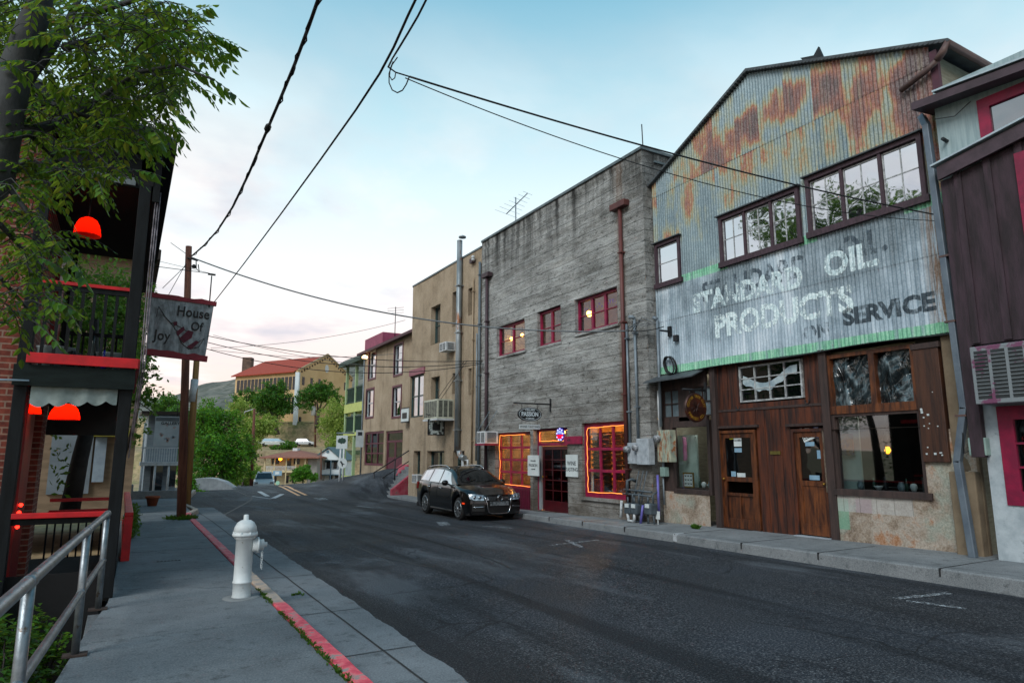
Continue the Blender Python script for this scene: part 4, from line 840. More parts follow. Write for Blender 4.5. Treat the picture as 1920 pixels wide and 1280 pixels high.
# ---------------- green porch building beyond
XG = 12.2; gb = thing('green_porch_building', (XG, 40, 0), 'narrow pale green building with stacked porches beyond the plum-trimmed one', 'building')
PG = M('pale_green_paint', '9DB58A', '8CA67C', 4, .6); DG = M('dark_green_paint', '1E4034', '163228', 4, .6)
ya, yb_ = 38.35, 42.6; m = MB(); m.box(XG+1.4, XG+9, ya, yb_, -.5, 7.3); m.build('wall', M('dull_teal_wall', '4E6A62', '5A756C', 3, .8), gb)  # one even dull teal for the wall behind the porches
m = MB(); m.box(XG-.1, XG+1.4, ya, yb_, 4.2, 4.75); m.build('porch_floor', M('yellow_green_paint', 'B4BE6E', 'A4AE62', 4, .6), gb)
for z_0, z_1 in ((2.75, 2.95), (-.2, .3)): m = MB(); m.box(XG-.1, XG+1.4, ya, yb_, z_0, z_1); m.build('porch_floor', M('yellow_green_paint', ''), gb)
m = MB(); m.add([(XG-.5, ya-.1, 7.15), (XG-.5, yb_+.3, 7.15), (XG+5, yb_+.3, 8.0), (XG+5, ya-.1, 8.0), (XG-.5, ya-.1, 7.35), (XG-.5, yb_+.3, 7.35), (XG+5, yb_+.3, 8.2), (XG+5, ya-.1, 8.2)], [(3, 2, 1, 0), (4, 5, 6, 7), (0, 1, 5, 4), (1, 2, 6, 5), (2, 3, 7, 6), (3, 0, 4, 7)]); m.build('roof', DG, gb)
for y in (ya+.1, (ya+yb_)/2, yb_-.1): m = MB(); m.box(XG-.08, XG+.08, y-.08, y+.08, -.2, 7.2); m.build('post', PG, gb)
for z in (2.95, 4.75):
    m = MB(); m.box(XG-.04, XG+.04, ya+.15, yb_-.15, z+.95, z+1.03); m.box(XG-.03, XG+.03, ya+.15, yb_-.15, z+.05, z+.12); y = ya+.3
    while y < yb_-.2: m.box(XG-.02, XG+.02, y-.03, y+.03, z+.12, z+.95); y += .19
    m.build('railing', DG, gb)
for y in (ya+.9, ya+2.9):
    for z in (.5, 3.2, 5.0): m = MB(); m.box(XG+1.36, XG+1.39, y, y+.9, z, z+1.5); m.build('window', G_DARK, gb)
def board2(name, label, d, x0, y0, x1, y1, extra=None, cat='sign', mat=PAPER, pole=True):
    a = PD(x0, y0, d); b = PD(x1, y1, d); rr = Vector((math.cos(YAW), -math.sin(YAW), 0)); ff = Vector((math.sin(YAW), math.cos(YAW), 0)); w_ = (b-a).dot(rr)
    tg = thing(name, (a.x, a.y, b.z), label, cat); m = MB(); m.prism([a, a+rr*w_, a+rr*w_+Vector((0, 0, b.z-a.z)), a+Vector((0, 0, b.z-a.z))], ff*.05); m.build('board', mat, tg); return tg, a, b, rr, ff, w_
tg, a, b, rr, ff, w_ = board2('street_sign', 'white sign with a dark green tree emblem on a bracket past the green porches', 36, 631, 816, 651, 841)
m = MB(); c = a+rr*w_*.5+Vector((0, 0, (b.z-a.z)*.4))-ff*.012; rn = random.Random(1); n = 26
m.prism([c+rr*(.22*math.cos(6.283*i/n)*(1+.15*math.sin(i*3)))+Vector((0, 0, .15*math.sin(6.283*i/n)*(1+.2*math.cos(i*2)))) for i in range(n)][::-1], ff*.01); m.build('tree_emblem', DG, tg); m = MB(); m.tube([a+rr*.0+Vector((0, 0, .12)), a+rr*(w_+.35)+Vector((0, 0, .12))], .04, 6); m.build('bracket', GREYMET, tg)
m = MB(); m.tube([b-rr*w_*.3+ff*.05, (b-rr*w_*.3+ff*.05).xy.to_3d()+Vector((0, 0, -.2))], .05, 6); m.tube([b-rr*w_*.6+ff*.05, (b-rr*w_*.6+ff*.05).xy.to_3d()+Vector((0, 0, -.2))], .05, 6); m.build('post', WHITE, tg)
c = PD(642, 868, 35.5); n = 28; tg = thing('oval_sign', c, 'pale oval sign with a dark bird in front of the white house', 'sign'); m = MB(); m.prism([c+rr*.25*math.cos(6.283*i/n)+Vector((0, 0, .27*math.sin(6.283*i/n))) for i in range(n)][::-1], ff*.04); m.build('oval_board', PAPER, tg); m = MB(); m.prism([c-ff*.012+rr*x+Vector((0, 0, z)) for x, z in ((-.14, .1), (-.06, .12), (.0, .02), (.14, -.06), (.03, -.06), (.02, -.16), (-.02, -.16), (-.04, -.05), (-.1, .03))][::-1], ff*.01); m.build('bird_emblem', INK, tg)
y, z = PX(665, 815, XG-.4); tg = thing('hanging_sign', (XG-.4, y, z), 'tall white lettered sign on the wall between green porches and plum trim', 'sign')
xa, za = PY(668, 806, 37.6); xb, zb2 = PY(681, 838, 37.6); m = MB(); m.box(xa, xb, 37.58, 37.62, zb2, za); m.build('board', PAPER, tg); m = MB(); [text(m, s, .13, ((xa+xb)/2, 37.575, za-.12-.15*i), 'Y', bold=.002) for i, s in enumerate(['PAUL', 'AND', 'J', 'E', 'R'])] if 0 else m.box(xa+.1, xb-.1, 37.57, 37.578, za-.3, za-.1); m.build('lettering', INK, tg)
# ================================================================== CORRUGATED BUILDING
XC = 11.45; YA, YB = 5.46, 12.5
SEAM1, SEAM2 = 8.24, 4.92
def gab(y):                                  # roofline over the street front
    return itp(y, [5.46, 9.21, 12.52], [8.57, 10.07, 8.56])
RC = {k: v for k, v in dict(A=(8.16, 10.27, 5.91, 6.98), B=(5.72, 7.99, 5.95, 7.08), C=(11.53, 12.42, 5.88, 6.93)).items()}
m, t, out = newmat('rusted_corrugated_sheet'); v = obc(t); sp = nd(t, 'ShaderNodeSeparateXYZ', i0=v); Yk, Zk = sp.outputs[1], sp.outputs[2]
cell = mth(t, 'FLOOR', mth(t, 'DIVIDE', mth(t, 'ADD', Yk, .21), .66)); row = mth(t, 'ADD', mth(t, 'GREATER_THAN', Zk, SEAM1), mth(t, 'GREATER_THAN', Zk, SEAM2))
cv_ = nd(t, 'ShaderNodeCombineXYZ', i0=cell, i1=row, i2=0.); wn = nd(t, 'ShaderNodeTexWhiteNoise', dict(noise_dimensions='3D'), Vector=cv_.outputs[0])
off = nd(t, 'ShaderNodeVectorMath', dict(operation='SCALE'), i0=wn.outputs[1], Scale=7.); st_ = obc(t, (1, 1.0, .55))
vo = nd(t, 'ShaderNodeVectorMath', dict(operation='ADD'), i0=st_, i1=off.outputs[0])
n = nd(t, 'ShaderNodeTexNoise', Vector=vo.outputs[0], Scale=1.35, Detail=6, Roughness=.6)
nbig = nd(t, 'ShaderNodeTexNoise', Vector=obc(t, (1, 1, 1.0), (0, 3.3, 1.2)), Scale=.42, Detail=3)
stk = nd(t, 'ShaderNodeTexNoise', Vector=obc(t, (1, 24, 1.1)), Scale=1.0, Detail=5, Roughness=.65)
fine = nd(t, 'ShaderNodeTexNoise', Vector=v, Scale=30, Detail=5, Roughness=.7)
hz = ramp(t, mth(t, 'DIVIDE', Zk, 10.), [(.3, (0, 0, 0)), (.585, (.02, .02, .02)), (.60, (.58, .58, .58)), (.74, (.86, .86, .86)), (.9, (1, 1, 1)), (.965, (.75, .75, .75)), (1., (.55, .55, .55))])
f = mth(t, 'ADD', mth(t, 'MULTIPLY', n.outputs[0], .78), mth(t, 'MULTIPLY', mth(t, 'SUBTRACT', wn.outputs[0], .5), .13)); f = mth(t, 'ADD', f, mth(t, 'MULTIPLY', mth(t, 'SUBTRACT', stk.outputs[0], .5), .22))
f = mth(t, 'ADD', f, mth(t, 'MULTIPLY', mth(t, 'SUBTRACT', nbig.outputs[0], .5), .3)); f = mth(t, 'ADD', f, .012)
def blob(y0, z0, ry, rz, a):      # where the galvanising has failed most
    dy = mth(t, 'DIVIDE', mth(t, 'SUBTRACT', Yk, y0), ry); dz = mth(t, 'DIVIDE', mth(t, 'SUBTRACT', Zk, z0), rz); d2 = mth(t, 'ADD', mth(t, 'MULTIPLY', dy, dy), mth(t, 'MULTIPLY', dz, dz))
    return mth(t, 'MULTIPLY', mth(t, 'MAXIMUM', mth(t, 'SUBTRACT', 1., d2), 0.), a)
for q_ in ((9.35, 8.75, .55, .6, .15), (8.4, 8.95, .75, .55, .16), (10.0, 8.5, .35, .6, .10), (6.75, 8.1, .5, .7, .14), (5.8, 7.7, .5, .9, .16), (10.7, 7.1, .35, .5, .10), (11.9, 6.9, .4, .6, .13), (7.35, 8.75, .25, .4, .10), (9.8, 7.3, .35, .3, .08), (5.9, 8.3, .5, .4, .08), (8.0, 7.5, .3, .35, .07), (7.5, 7.6, .2, .5, .08)): f = mth(t, 'ADD', f, blob(*q_))
f = mth(t, 'ADD', f, mth(t, 'MULTIPLY', mth(t, 'SUBTRACT', hz, .9), .26))
edge = ramp(t, Yk, [(0, (0, 0, 0)), (1, (0, 0, 0))]); ed = nd(t, 'ShaderNodeMapRange', Value=Yk, i1=5.62, i2=5.95, i3=.28, i4=0.); ezz = nd(t, 'ShaderNodeMapRange', Value=Zk, i1=4.8, i2=6.2, i3=0., i4=1.)
f = mth(t, 'ADD', f, mth(t, 'MULTIPLY', mth(t, 'MULTIPLY', ed.outputs[0], .45), mth(t, 'ADD', mth(t, 'MULTIPLY', ezz.outputs[0], .8), .45)))
galv = ramp(t, n.outputs[0], [(.35, '526870'), (.5, '6E868F'), (.65, '8FA6AE')]); galv = mix(t, .4, galv, ramp(t, wn.outputs[0], [(0, '566B70'), (1, 'A9BDC2')]))
warm = mix(t, ramp(t, f, [(.34, (0, 0, 0)), (.46, (1, 1, 1))]), galv, '8C8B62')
rust = ramp(t, f, [(.43, '8E8C68'), (.462, 'A0702A'), (.495, '964A18'), (.54, '6E2A0C'), (.62, '44160A')])
runz = nd(t, 'ShaderNodeTexNoise', Vector=obc(t, (1, 40, .5)), Scale=1., Detail=4, Roughness=.6); rust = mix(t, ramp(t, runz.outputs[0], [(.54, (0, 0, 0)), (.66, (.5, .5, .5))]), rust, '8A7A58')
up = mix(t, ramp(t, f, [(.42, (0, 0, 0)), (.475, (1, 1, 1))]), warm, rust)
# painted lower field: pale blue-grey lead paint, washed and streaked
lw = nd(t, 'ShaderNodeTexNoise', Vector=obc(t, (1, 5, .45)), Scale=1.1, Detail=6, Roughness=.65)
lb = nd(t, 'ShaderNodeTexNoise', Vector=v, Scale=.62, Detail=5, Roughness=.6)
lf = mth(t, 'ADD', mth(t, 'MULTIPLY', lw.outputs[0], .55), mth(t, 'MULTIPLY', lb.outputs[0], .45))
lowc = ramp(t, lf, [(.36, '5A6D79'), (.44, '8096A4'), (.52, 'AABECB'), (.61, 'D2DFE8')])
darkband = ramp(t, mth(t, 'DIVIDE', Zk, 10.), [(.40, (0, 0, 0)), (.50, (.7, .7, .7)), (.58, (.9, .9, .9))]); lowc = mix(t, mth(t, 'MULTIPLY', darkband, ramp(t, lb.outputs[0], [(.4, (.8, .8, .8)), (.58, (.15, .15, .15))])), lowc, '42565E')
sel = mth(t, 'LESS_THAN', Zk, 5.86); col = mix(t, sel, up, lowc)
eml = nd(t, 'ShaderNodeMapRange', Value=Yk, i1=5.72, i2=5.95, i3=1., i4=0.); col = mix(t, mth(t, 'MULTIPLY', mth(t, 'MULTIPLY', eml.outputs[0], sel), ramp(t, stk.outputs[0], [(.42, (0, 0, 0)), (.52, (1, 1, 1))])), col, '7A5428')
# green bands
gn = ramp(t, stk.outputs[0], [(.36, '2F8A60'), (.5, '62C48C'), (.62, '9AD8B0')])
g1 = mth(t, 'LESS_THAN', mth(t, 'ADD', Zk, mth(t, 'MULTIPLY', fine.outputs[0], .04)), 3.80)
g2 = mth(t, 'MULTIPLY', mth(t, 'GREATER_THAN', Zk, mth(t, 'ADD', 5.74, mth(t, 'MULTIPLY', fine.outputs[0], .05))), mth(t, 'LESS_THAN', Zk, 5.95))
nw = nd(t, 'ShaderNodeTexNoise', Vector=v, Scale=1.3, Detail=3); gy = mth(t, 'ADD', mth(t, 'GREATER_THAN', Yk, 10.1), mth(t, 'ADD', mth(t, 'LESS_THAN', Yk, 6.15), mth(t, 'MULTIPLY', mth(t, 'GREATER_THAN', Yk, 7.85), mth(t, 'LESS_THAN', Yk, 8.25))))
gy = mth(t, 'MULTIPLY', gy, mth(t, 'LESS_THAN', Yk, 11.55)); gf = mth(t, 'ADD', mth(t, 'MULTIPLY', g1, .85), mth(t, 'MULTIPLY', mth(t, 'MULTIPLY', g2, gy), .8)); gf = mth(t, 'MINIMUM', gf, 1.)
gf = mth(t, 'MULTIPLY', gf, ramp(t, lw.outputs[0], [(.36, (.35, .35, .35)), (.46, (1, 1, 1))])); col = mix(t, gf, col, gn)
col = mix(t, .22, col, ramp(t, fine.outputs[0], [(.38, '39434A'), (.62, 'C4CCD0')]))
met = mth(t, 'MULTIPLY', ramp(t, f, [(.42, (.35, .35, .35)), (.48, (0, 0, 0))]), mth(t, 'SUBTRACT', 1., sel))
p = pbsdf(t, out, Base_Color=col, Roughness=.6, Metallic=met); t.links.new(bump(t, fine.outputs[0], .25, .01), p.inputs['Normal']); CORR = m
co = thing('corrugated_building', (XC, 9, 0), 'tall gabled shop faced with rusty corrugated sheet and old painted lettering', 'building')
PIT_ = .0762
def corr_x(y, z):
    base = XC+.011*math.cos(2*math.pi*y/PIT_)
    row = 2 if z >= SEAM1 else 1 if z >= SEAM2 else 0
    top = (10, SEAM1, SEAM2)[2-row] if row < 2 else 10
    return base
mb = MB(); ny_ = int((YB-YA)/(PIT_/8)); cols = [YA+(YB-YA)*i/ny_ for i in range(ny_+1)]
def zlev(y):
    """sheets overlap like shingles: each row's foot stands 8 mm proud of the one below"""
    return [3.6+.012*noise.noise((y*1.3, 0, 0)), SEAM2+.01*noise.noise((math.floor(y/.66)*3.3, 1, 0)), SEAM1+.014*noise.noise((math.floor(y/.66)*5.3, 2, 0)), gab(y)]
hol = list(RC.values())
for a, b in zip(cols, cols[1:]):
    c = (a+b)/2; za, zb = zlev(a), zlev(b); dx = lambda y: .011*math.cos(2*math.pi*y/PIT_)+.012*noise.noise((y*.5, 2, 2))
    for k in range(3):
        segs = [(0., 1.)]; lo, hi = zlev(c)[k], zlev(c)[k+1]
        iv = [(lo, hi)]
        for h in hol:
            if h[0] < c < h[1]:
                nv = []
                for p, q in iv:
                    if h[2] >= q or h[3] <= p: nv.append((p, q)); continue
                    if h[2] > p: nv.append((p, h[2]))
                    if h[3] < q: nv.append((h[3], q))
                iv = nv
        for p, q in iv:
            pa, pb = (za[k], zb[k]) if p == lo else (p, p); qa, qb = (za[k+1], zb[k+1]) if q == hi else (q, q)
            t0 = .009*(k > 0)*(1 if p == lo else .5); xa, xb = XC+dx(a), XC+dx(b)
            mb.add([(xa-t0, a, pa), (xa-.0, a, qa+(.02 if q == hi and k < 2 else 0)), (xb-.0, b, qb+(.02 if q == hi and k < 2 else 0)), (xb-t0, b, pb)], [(0, 1, 2, 3)], True)
mb.build('corrugated_front', CORR, co)
# body behind: side walls, roof planes, storey floors
GREYW = M('grey_siding', '5E6664', '4C5452', 4, .8, st=(1, 1, 4))
XE = 21.; mb = MB()
mb.add([(XC+.06, YA+.02, 0), (XE, YA+.02, 0), (XE, YA+.02, 8.5), (XC+.06, YA+.02, 8.5)], [(0, 1, 2, 3)]); mb.add([(XC+.06, YB-.02, 0), (XE, YB-.02, 0), (XE, YB-.02, 8.5), (XC+.06, YB-.02, 8.5)], [(3, 2, 1, 0)])
mb.add([(XE, YA, 0), (XE, YB, 0), (XE, YB, 8.5), (XE, 9.21, 10), (XE, YA, 8.5)], [(0, 1, 2, 3, 4)]); mb.box(XC+.3, XE-.1, YA+.03, YB-.03, 3.5, 3.58); mb.box(XC+.3, 16, YA+.03, YB-.03, -.05, .0)
mb.build('side_walls', M('pale_cream_siding', 'A8A590', '8F8C79', 4, .8, st=(1, 1, 6)), co)
mb = MB(); ov = .34
def rp(y, z, x): return (x, y, z)
e0, e1 = 5.1, 12.58
za_, zb_2 = 8.57-.145, 8.53
for (y0, z0, y1, z1) in ((e0, za_, 9.21, 10.09), (9.21, 10.09, e1, zb_2)):
    mb.add([(XC-.1, y0, z0), (XE, y0, z0), (XE, y1, z1), (XC-.1, y1, z1), (XC-.1, y0, z0+.07), (XE, y0, z0+.07), (XE, y1, z1+.07), (XC-.1, y1, z1+.07)], [(3, 2, 1, 0), (4, 5, 6, 7), (0, 1, 5, 4), (2, 3, 7, 6), (3, 0, 4, 7), (1, 2, 6, 5)])
mb.build('roof', M('old_roof_sheet', '33383C', '474E52', 5, .6), co)
m = MB()
for i in range(94): y = 5.1+.08*i; z = (gab(y) if y > 5.46 else itp(y, [5.1, 5.46], [8.42, 8.57]))+.03; m.tube([(XC-.12, y, z), (XC+.3, y, z+.004)], .028, 6) if y < 12.56 else None
m.build('roof_sheet_ends', M('old_roof_sheet', ''), co)['kind'] = 'stuff'
# half-round gutter and plum corner board at the right eave
y, z = PX(1745, 140, XC); m = MB(); m.tube([(XC-.1, 5.3, 8.2), (XC-.12, 5.18, 8.3), (XC-.1, 5.12, 8.42), (XC+3, 5.1, 8.38)], .06, 8); m.tube([(XC-.09, 5.95, 7.97), (XC-.1, 5.5, 8.1), (XC-.1, 5.3, 8.2)], .05, 6); m.build('gutter', M('rusted_gutter', '4A3836', '5E4640', 5, .6), co)
m = MB(); m.box(XC-.03, XC+.05, 5.33, 5.45, 3.6, 8.45); m.build('corner_board', M('plum_corner_board', '4C2434', '38202A', 4, .7), co)
# roof bits
y, z = PX(1528, 116, XC); gz_ = gab(y)-9.86+.06; m = MB(); m.add([(XC+.0, y+.17, 9.86+gz_), (XC, y-.2, 9.78+gz_), (XC, y-.1, 10.12+gz_), (XC, y+.02, 9.99+gz_), (XC, y+.32, 10.1+gz_), (XC+.05, y+.17, 9.86+gz_), (XC+.05, y-.2, 9.78+gz_), (XC+.05, y-.1, 10.12+gz_), (XC+.05, y+.02, 9.99+gz_), (XC+.05, y+.32, 10.1+gz_)], [(0, 1, 2, 3, 4), (9, 8, 7, 6, 5), (0, 5, 6, 1), (1, 6, 7, 2), (2, 7, 8, 3), (3, 8, 9, 4), (4, 9, 5, 0)]); tag(m.build('bent_flashing', DARKMET), 'small bent scrap of dark flashing standing on the gable roof edge', 'flashing')
y, z = PX(1355, 192, XC+.6); m = MB(); m.tube([(XC+.6, y, 8.9), (XC+.6, y, z)], .06, 8); m.tube([(XC+.6, y, z-.02), (XC+.6, y-.02, z+.05)], .09, 10); tag(m.build('roof_vent_pipe', DARKMET), 'small dark vent pipe on the left slope of the gable roof', 'vent pipe')
# windows upstairs
PL = M('plum_brown_frame', '33232A', '44303A', 5, .65, st=(1, 4, 1), bst=.4); SASH = M('peeling_white_sash', 'B4B8B8', '7C7E80', 14, .6)
def bigwin(key, cols, grp):
    a, b, c, d = RC[key]; m = MB(); x0, x1 = XC-.06, XC+.12; fw = .08
    m.box(x0-.02, x1, a-.04, b+.04, c-.1, c+.02); m.box(x0, x1, a, b, d-fw+.02, d+.02); m.box(x0, x1, a, a+fw, c+.02, d-fw+.02); m.box(x0, x1, b-fw, b, c+.02, d-fw+.02)
    n = cols//grp
    for i in range(1, n): y = a+(b-a)*i/n; m.box(x0+.02, x1, y-.03, y+.03, c+.02, d-fw+.02)
    f = m.build('window', PL, co)
    m = MB(); k = 0
    for i in range(n):
        ya = a+(b-a)*i/n+(fw if i == 0 else .035); yb = a+(b-a)*(i+1)/n-(fw if i == n-1 else .035); s = XC+.0
        m.box(s, s+.03, ya, ya+.02, c+.02, d-.08); m.box(s, s+.03, yb-.02, yb, c+.02, d-.08); m.box(s, s+.03, ya+.02, yb-.02, c+.02, c+.05); m.box(s, s+.03, ya+.02, yb-.02, d-.11, d-.08)
        if grp > 1: m.box(s+.002, s+.024, (ya+yb)/2-.009, (ya+yb)/2+.009, c+.05, d-.11)
        m.box(s+.004, s+.022, ya+.02, yb-.02, (c+d)/2-.012, (c+d)/2+.008)
    sub('sash', m, SASH, f); 
    for i in range(n):
        ya = a+(b-a)*i/n+.04; yb = a+(b-a)*(i+1)/n-.04; g = MB(); tl = random.uniform(-.004, .004)
        g.add([(XC+.014+tl, ya, c), (XC+.014, ya, d), (XC+.014-tl, yb, d), (XC+.014, yb, c)], [(0, 1, 2, 3)]); sub('pane', g, G_SKY2, f)
    m = MB(); m.box(XC-.12, XC-.0, a-.05, b+.05, d+.025, d+.05); sub('drip_cap', m, M('old_roof_sheet', ''), f)
G_SKY2 = glass('mirror_sky_glass', '0C141A', .6, wav=.07)
bigwin('A', 6, 2); bigwin('B', 6, 2); bigwin('C', 1, 1)
mb = MB()
for i in range(9): y = 6.08+.05*i; mb.tube([(XC+.07+.02*(i % 2), y+.02, 5.98), (XC+.07+.02*(i % 2), y, 6.5), (XC+.07+.02*(i % 2), y-.03 if i > 4 else y, 6.92)], .03, 6)
# lettering painted on the sheet: thin films following every ridge
def film(name, s, size, y, z, mat, sx=1., bold=.02, rot=0., sp=1., off=.0035):
    cu = MB(); text(cu, s, size, (0, y, z), 'X', sx=sx, bold=bold, rot=rot, ext=0, sp=sp)
    me = bpy.data.meshes.new('f'); me.from_pydata(cu.v, [], cu.f); bm = bmesh.new(); bm.from_mesh(me); bpy.data.meshes.remove(me)
    ys = [v.co.y for v in bm.verts]; q = math.ceil(min(ys)/(PIT_/8))
    while q*PIT_/8 < max(ys):
        bmesh.ops.bisect_plane(bm, geom=bm.verts[:]+bm.edges[:]+bm.faces[:], plane_co=(0, q*PIT_/8, 0), plane_no=(0, 1, 0)); q += 1
    for v_ in bm.verts: yy_ = v_.co.y; v_.co.x = XC+.011*math.cos(2*math.pi*yy_/PIT_)+.012*noise.noise((yy_*.5, 2, 2))-off-.008*(max(0, 1-(v_.co.z-SEAM2)/3.3) if v_.co.z > SEAM2 else 0)
    me = bpy.data.meshes.new(name); bm.to_mesh(me); bm.free(); me.materials.append(mat); o = bpy.data.objects.new(name, me); COL.objects.link(o); adopt(o, co); return o
def fadepaint(name, c1, c2, lo, hi, sc=2.):
    m, t, out = newmat(name); v = obc(t); n = nd(t, 'ShaderNodeTexNoise', Vector=obc(t, (1, 3.5, .8)), Scale=sc, Detail=7, Roughness=.7); n2 = nd(t, 'ShaderNodeTexNoise', Vector=v, Scale=20, Detail=5, Roughness=.7)
    a = ramp(t, mth(t, 'ADD', mth(t, 'MULTIPLY', n.outputs[0], .7), mth(t, 'MULTIPLY', n2.outputs[0], .3)), [(lo, (0, 0, 0)), (hi, (1, 1, 1))]); pbsdf(t, out, Base_Color=ramp(t, n2.outputs[0], [(.4, c1), (.6, c2)]), Roughness=.7, Alpha=a); return m
PW = fadepaint('faded_white_lettering', 'B4CBD0', 'DFEBEC', .42, .5); PW2 = fadepaint('worn_white_lettering', 'A8C0C6', 'D2E0E2', .435, .505); PDK = fadepaint('faded_dark_lettering', '34444F', '42525E', .46, .57); PDK2 = fadepaint('dark_service_lettering', '26343E', '35454F', .38, .52)
film('ghost_lettering', 'STANDARD', .62, 9.5, 5.34, PDK, sx=.86, bold=.02, off=.0015); film('ghost_lettering', 'OIL.', .62, 6.95, 5.42, PDK, sx=.86, bold=.02, off=.0015)
film('painted_lettering', 'STANDARD', .62, 9.72, 5.13, PW2, sx=.91, bold=.028)
film('painted_lettering', 'OIL.', .62, 7.2, 5.2, PW2, sx=1.0, bold=.028)
film('painted_lettering', 'PRODUCTS', .68, 8.9, 4.47, PW, sx=.96, bold=.03)
film('painted_lettering', 'SERVICE', .42, 6.62, 4.14, PDK2, sx=1.08, bold=.02); film('painted_lettering', 'ON', .36, 8.02, 3.98, PDK, sx=1., bold=.015)
# ------------- street level front, 12 cm behind the sheet
XS = XC+.12; PLAST = None
m, t, out = newmat('stained_plaster_base'); v = obc(t); n = nd(t, 'ShaderNodeTexNoise', Vector=v, Scale=2.3, Detail=8, Roughness=.68); n2 = nd(t, 'ShaderNodeTexNoise', Vector=v, Scale=30, Detail=5, Roughness=.7); n3 = nd(t, 'ShaderNodeTexNoise', Vector=obc(t, (1, 1, 1), (3, 9, 1)), Scale=1.5, Detail=4)
col = ramp(t, n.outputs[0], [(.36, '5F4E40'), (.47, '8B7A68'), (.56, 'A39A8E'), (.66, '9A6A44')]); col = mix(t, ramp(t, n3.outputs[0], [(.56, (0, 0, 0)), (.64, (.7, .7, .7))]), col, '8E9C90'); col = mix(t, .25, col, ramp(t, n2.outputs[0], [(.4, '3A332C'), (.6, 'BDB4A8')]))
sp = nd(t, 'ShaderNodeSeparateXYZ', i0=v)
def boxmask(y0, y1, z0, z1):
    a = mth(t, 'MULTIPLY', mth(t, 'GREATER_THAN', sp.outputs[1], y0), mth(t, 'LESS_THAN', sp.outputs[1], y1)); b = mth(t, 'MULTIPLY', mth(t, 'GREATER_THAN', sp.outputs[2], z0), mth(t, 'LESS_THAN', sp.outputs[2], z1)); return mth(t, 'MULTIPLY', a, b)
col = mix(t, mth(t, 'MULTIPLY', boxmask(7.22, 7.52, .62, .86), .6), col, '8A5264'); col = mix(t, mth(t, 'MULTIPLY', boxmask(7.66, 7.95, .3, .85), mth(t, 'MULTIPLY', n3.outputs[0], .9)), col, '5E9C7E')
col = mix(t, mth(t, 'MULTIPLY', boxmask(6.5, 7.95, .62, .97), .45), col, 'AEB2B2')
gro = mth(t, 'MULTIPLY', ramp(t, mth(t, 'ABSOLUTE', mth(t, 'SUBTRACT', mth(t, 'FRACT', mth(t, 'DIVIDE', sp.outputs[1], .31)), .5)), [(.475, (0, 0, 0)), (.49, (1, 1, 1))]), boxmask(6.5, 7.95, .62, .97)); col = mix(t, mth(t, 'MULTIPLY', gro, .6), col, '54504A')
p = pbsdf(t, out, Base_Color=col, Roughness=.9); t.links.new(bump(t, n2.outputs[0], .6, .01, bump(t, n.outputs[0], .6, .02)), p.inputs['Normal']); PLAST = m
yL0, yL1 = 11.02, 12.5; base_t = .82
def PS(x, y): return PX(x, y, XS)
mb = MB(); wallX(mb, XS-.1, yL0-.02, YB-.0, -.1, PS(1290, 922)[1], [], cell=.12, disp=lambda y, z: .012*noise.noise((y*3, z*3, 1))); mb.quad((XS-.1, YB, -.1), (XS-.1, YB, .86), (XS+.1, YB, .86), (XS+.1, YB, -.1)); mb.box(XS-.099, XS+.1, yL0, YB, PS(1290, 922)[1]-.04, PS(1290, 922)[1]+.002); mb.build('plaster_base', PLAST, co)
zr = PS(1690, 930)[1]; yR1 = PS(1567, 935)[0]
mb = MB(); yRw = PS(1745, 900)[0]
wallX(mb, XS-.1, 5.46, yR1, -.05, 2.05, [(yRw, yR1+.1, zr, 2.1)], depth=.2, cell=.12, disp=lambda y, z: .014*noise.noise((y*3, z*3, 1)))
mb.build('plaster_base', PLAST, co)
mb = MB(); mb.box(XS-.28, XS-.1, 5.42, 5.80, .0, 1.38); mb.box(XS-.1, XS, 5.42, 5.8, 0, 3.6) ; mb.build('plaster_pier', M('tan_plaster_pier', '6A5C4A', '7C6E5A', 3, .9, bs=20, bst=.6), co, bevel=.02)
# plank walls
def planks(name, y0, y1, z0, z1, x, mat, w=.17, dep=.04):
    m = MB(); y = y0; rn = random.Random(int(y0*100))
    while y < y1-.02: e = min(y+w*rn.uniform(.85, 1.1), y1); m.box(x+rn.uniform(0, .006), x+dep, y+.004, e-.004, z0, z1); y = e
    return m.build(name, mat, co)
yP0, yP1 = PS(1560, 900)[0], PS(1350, 900)[0]
zT = 3.62; zM = PS(1440, 764)[1]
wtr = (PS(1506, 710)[0], PS(1388, 710)[0], PS(1448, 750)[1], PS(1448, 680)[1])
planks('upper_planks', yP0, wtr[0]-.03, zM, zT, XS-.03, WOODB); planks('upper_planks', wtr[1]+.03, yP1, zM, zT, XS-.03, WOODB); m = MB(); m.box(XS-.03, XS+.02, wtr[0]-.03, wtr[1]+.03, zM, wtr[2]-.03); m.build('window_apron', WOODB, co); m = MB(); m.box(XS-.03, XS+.02, wtr[0]-.03, wtr[1]+.03, wtr[3]+.03, zT); m.build('window_header', WOODB, co)
windowX(co, XS, wtr, 4, 3, SASH, G_DARK, fw=.035, mw=.022, inset=-.045)
m = MB(); a, b, c, d = wtr
P = []
for i in range(17):
    u = i/16; y = b-.1-(b-a-.2)*u; z = d-.2-.24*math.sin(math.pi*min(1, u*1.15))**1.2+.1*u; P.append([(XS-.026+.004*math.sin(i*2), y, z), (XS-.024, y+.02, z-.17-.03*math.sin(i*1.7))])
m.grid(P, flip=True); o = m.build('cloth_bunting', M('faded_white_cloth', 'A9B8BC', '8496A0', 6, .8)); tag(o, 'sagging white cloth banner across the four by three paned window', 'banner')
dL = (PS(1424, 900)[0], PS(1353, 900)[0], .08, PS(1390, 806)[1]); dR = (PS(1560, 900)[0]+.02, PS(1491, 900)[0], .12, PS(1520, 803)[1])
planks('lower_planks', dR[1]+.02, dL[0]-.02, .05, zM-.02, XS-.03, WOODB, w=.2)
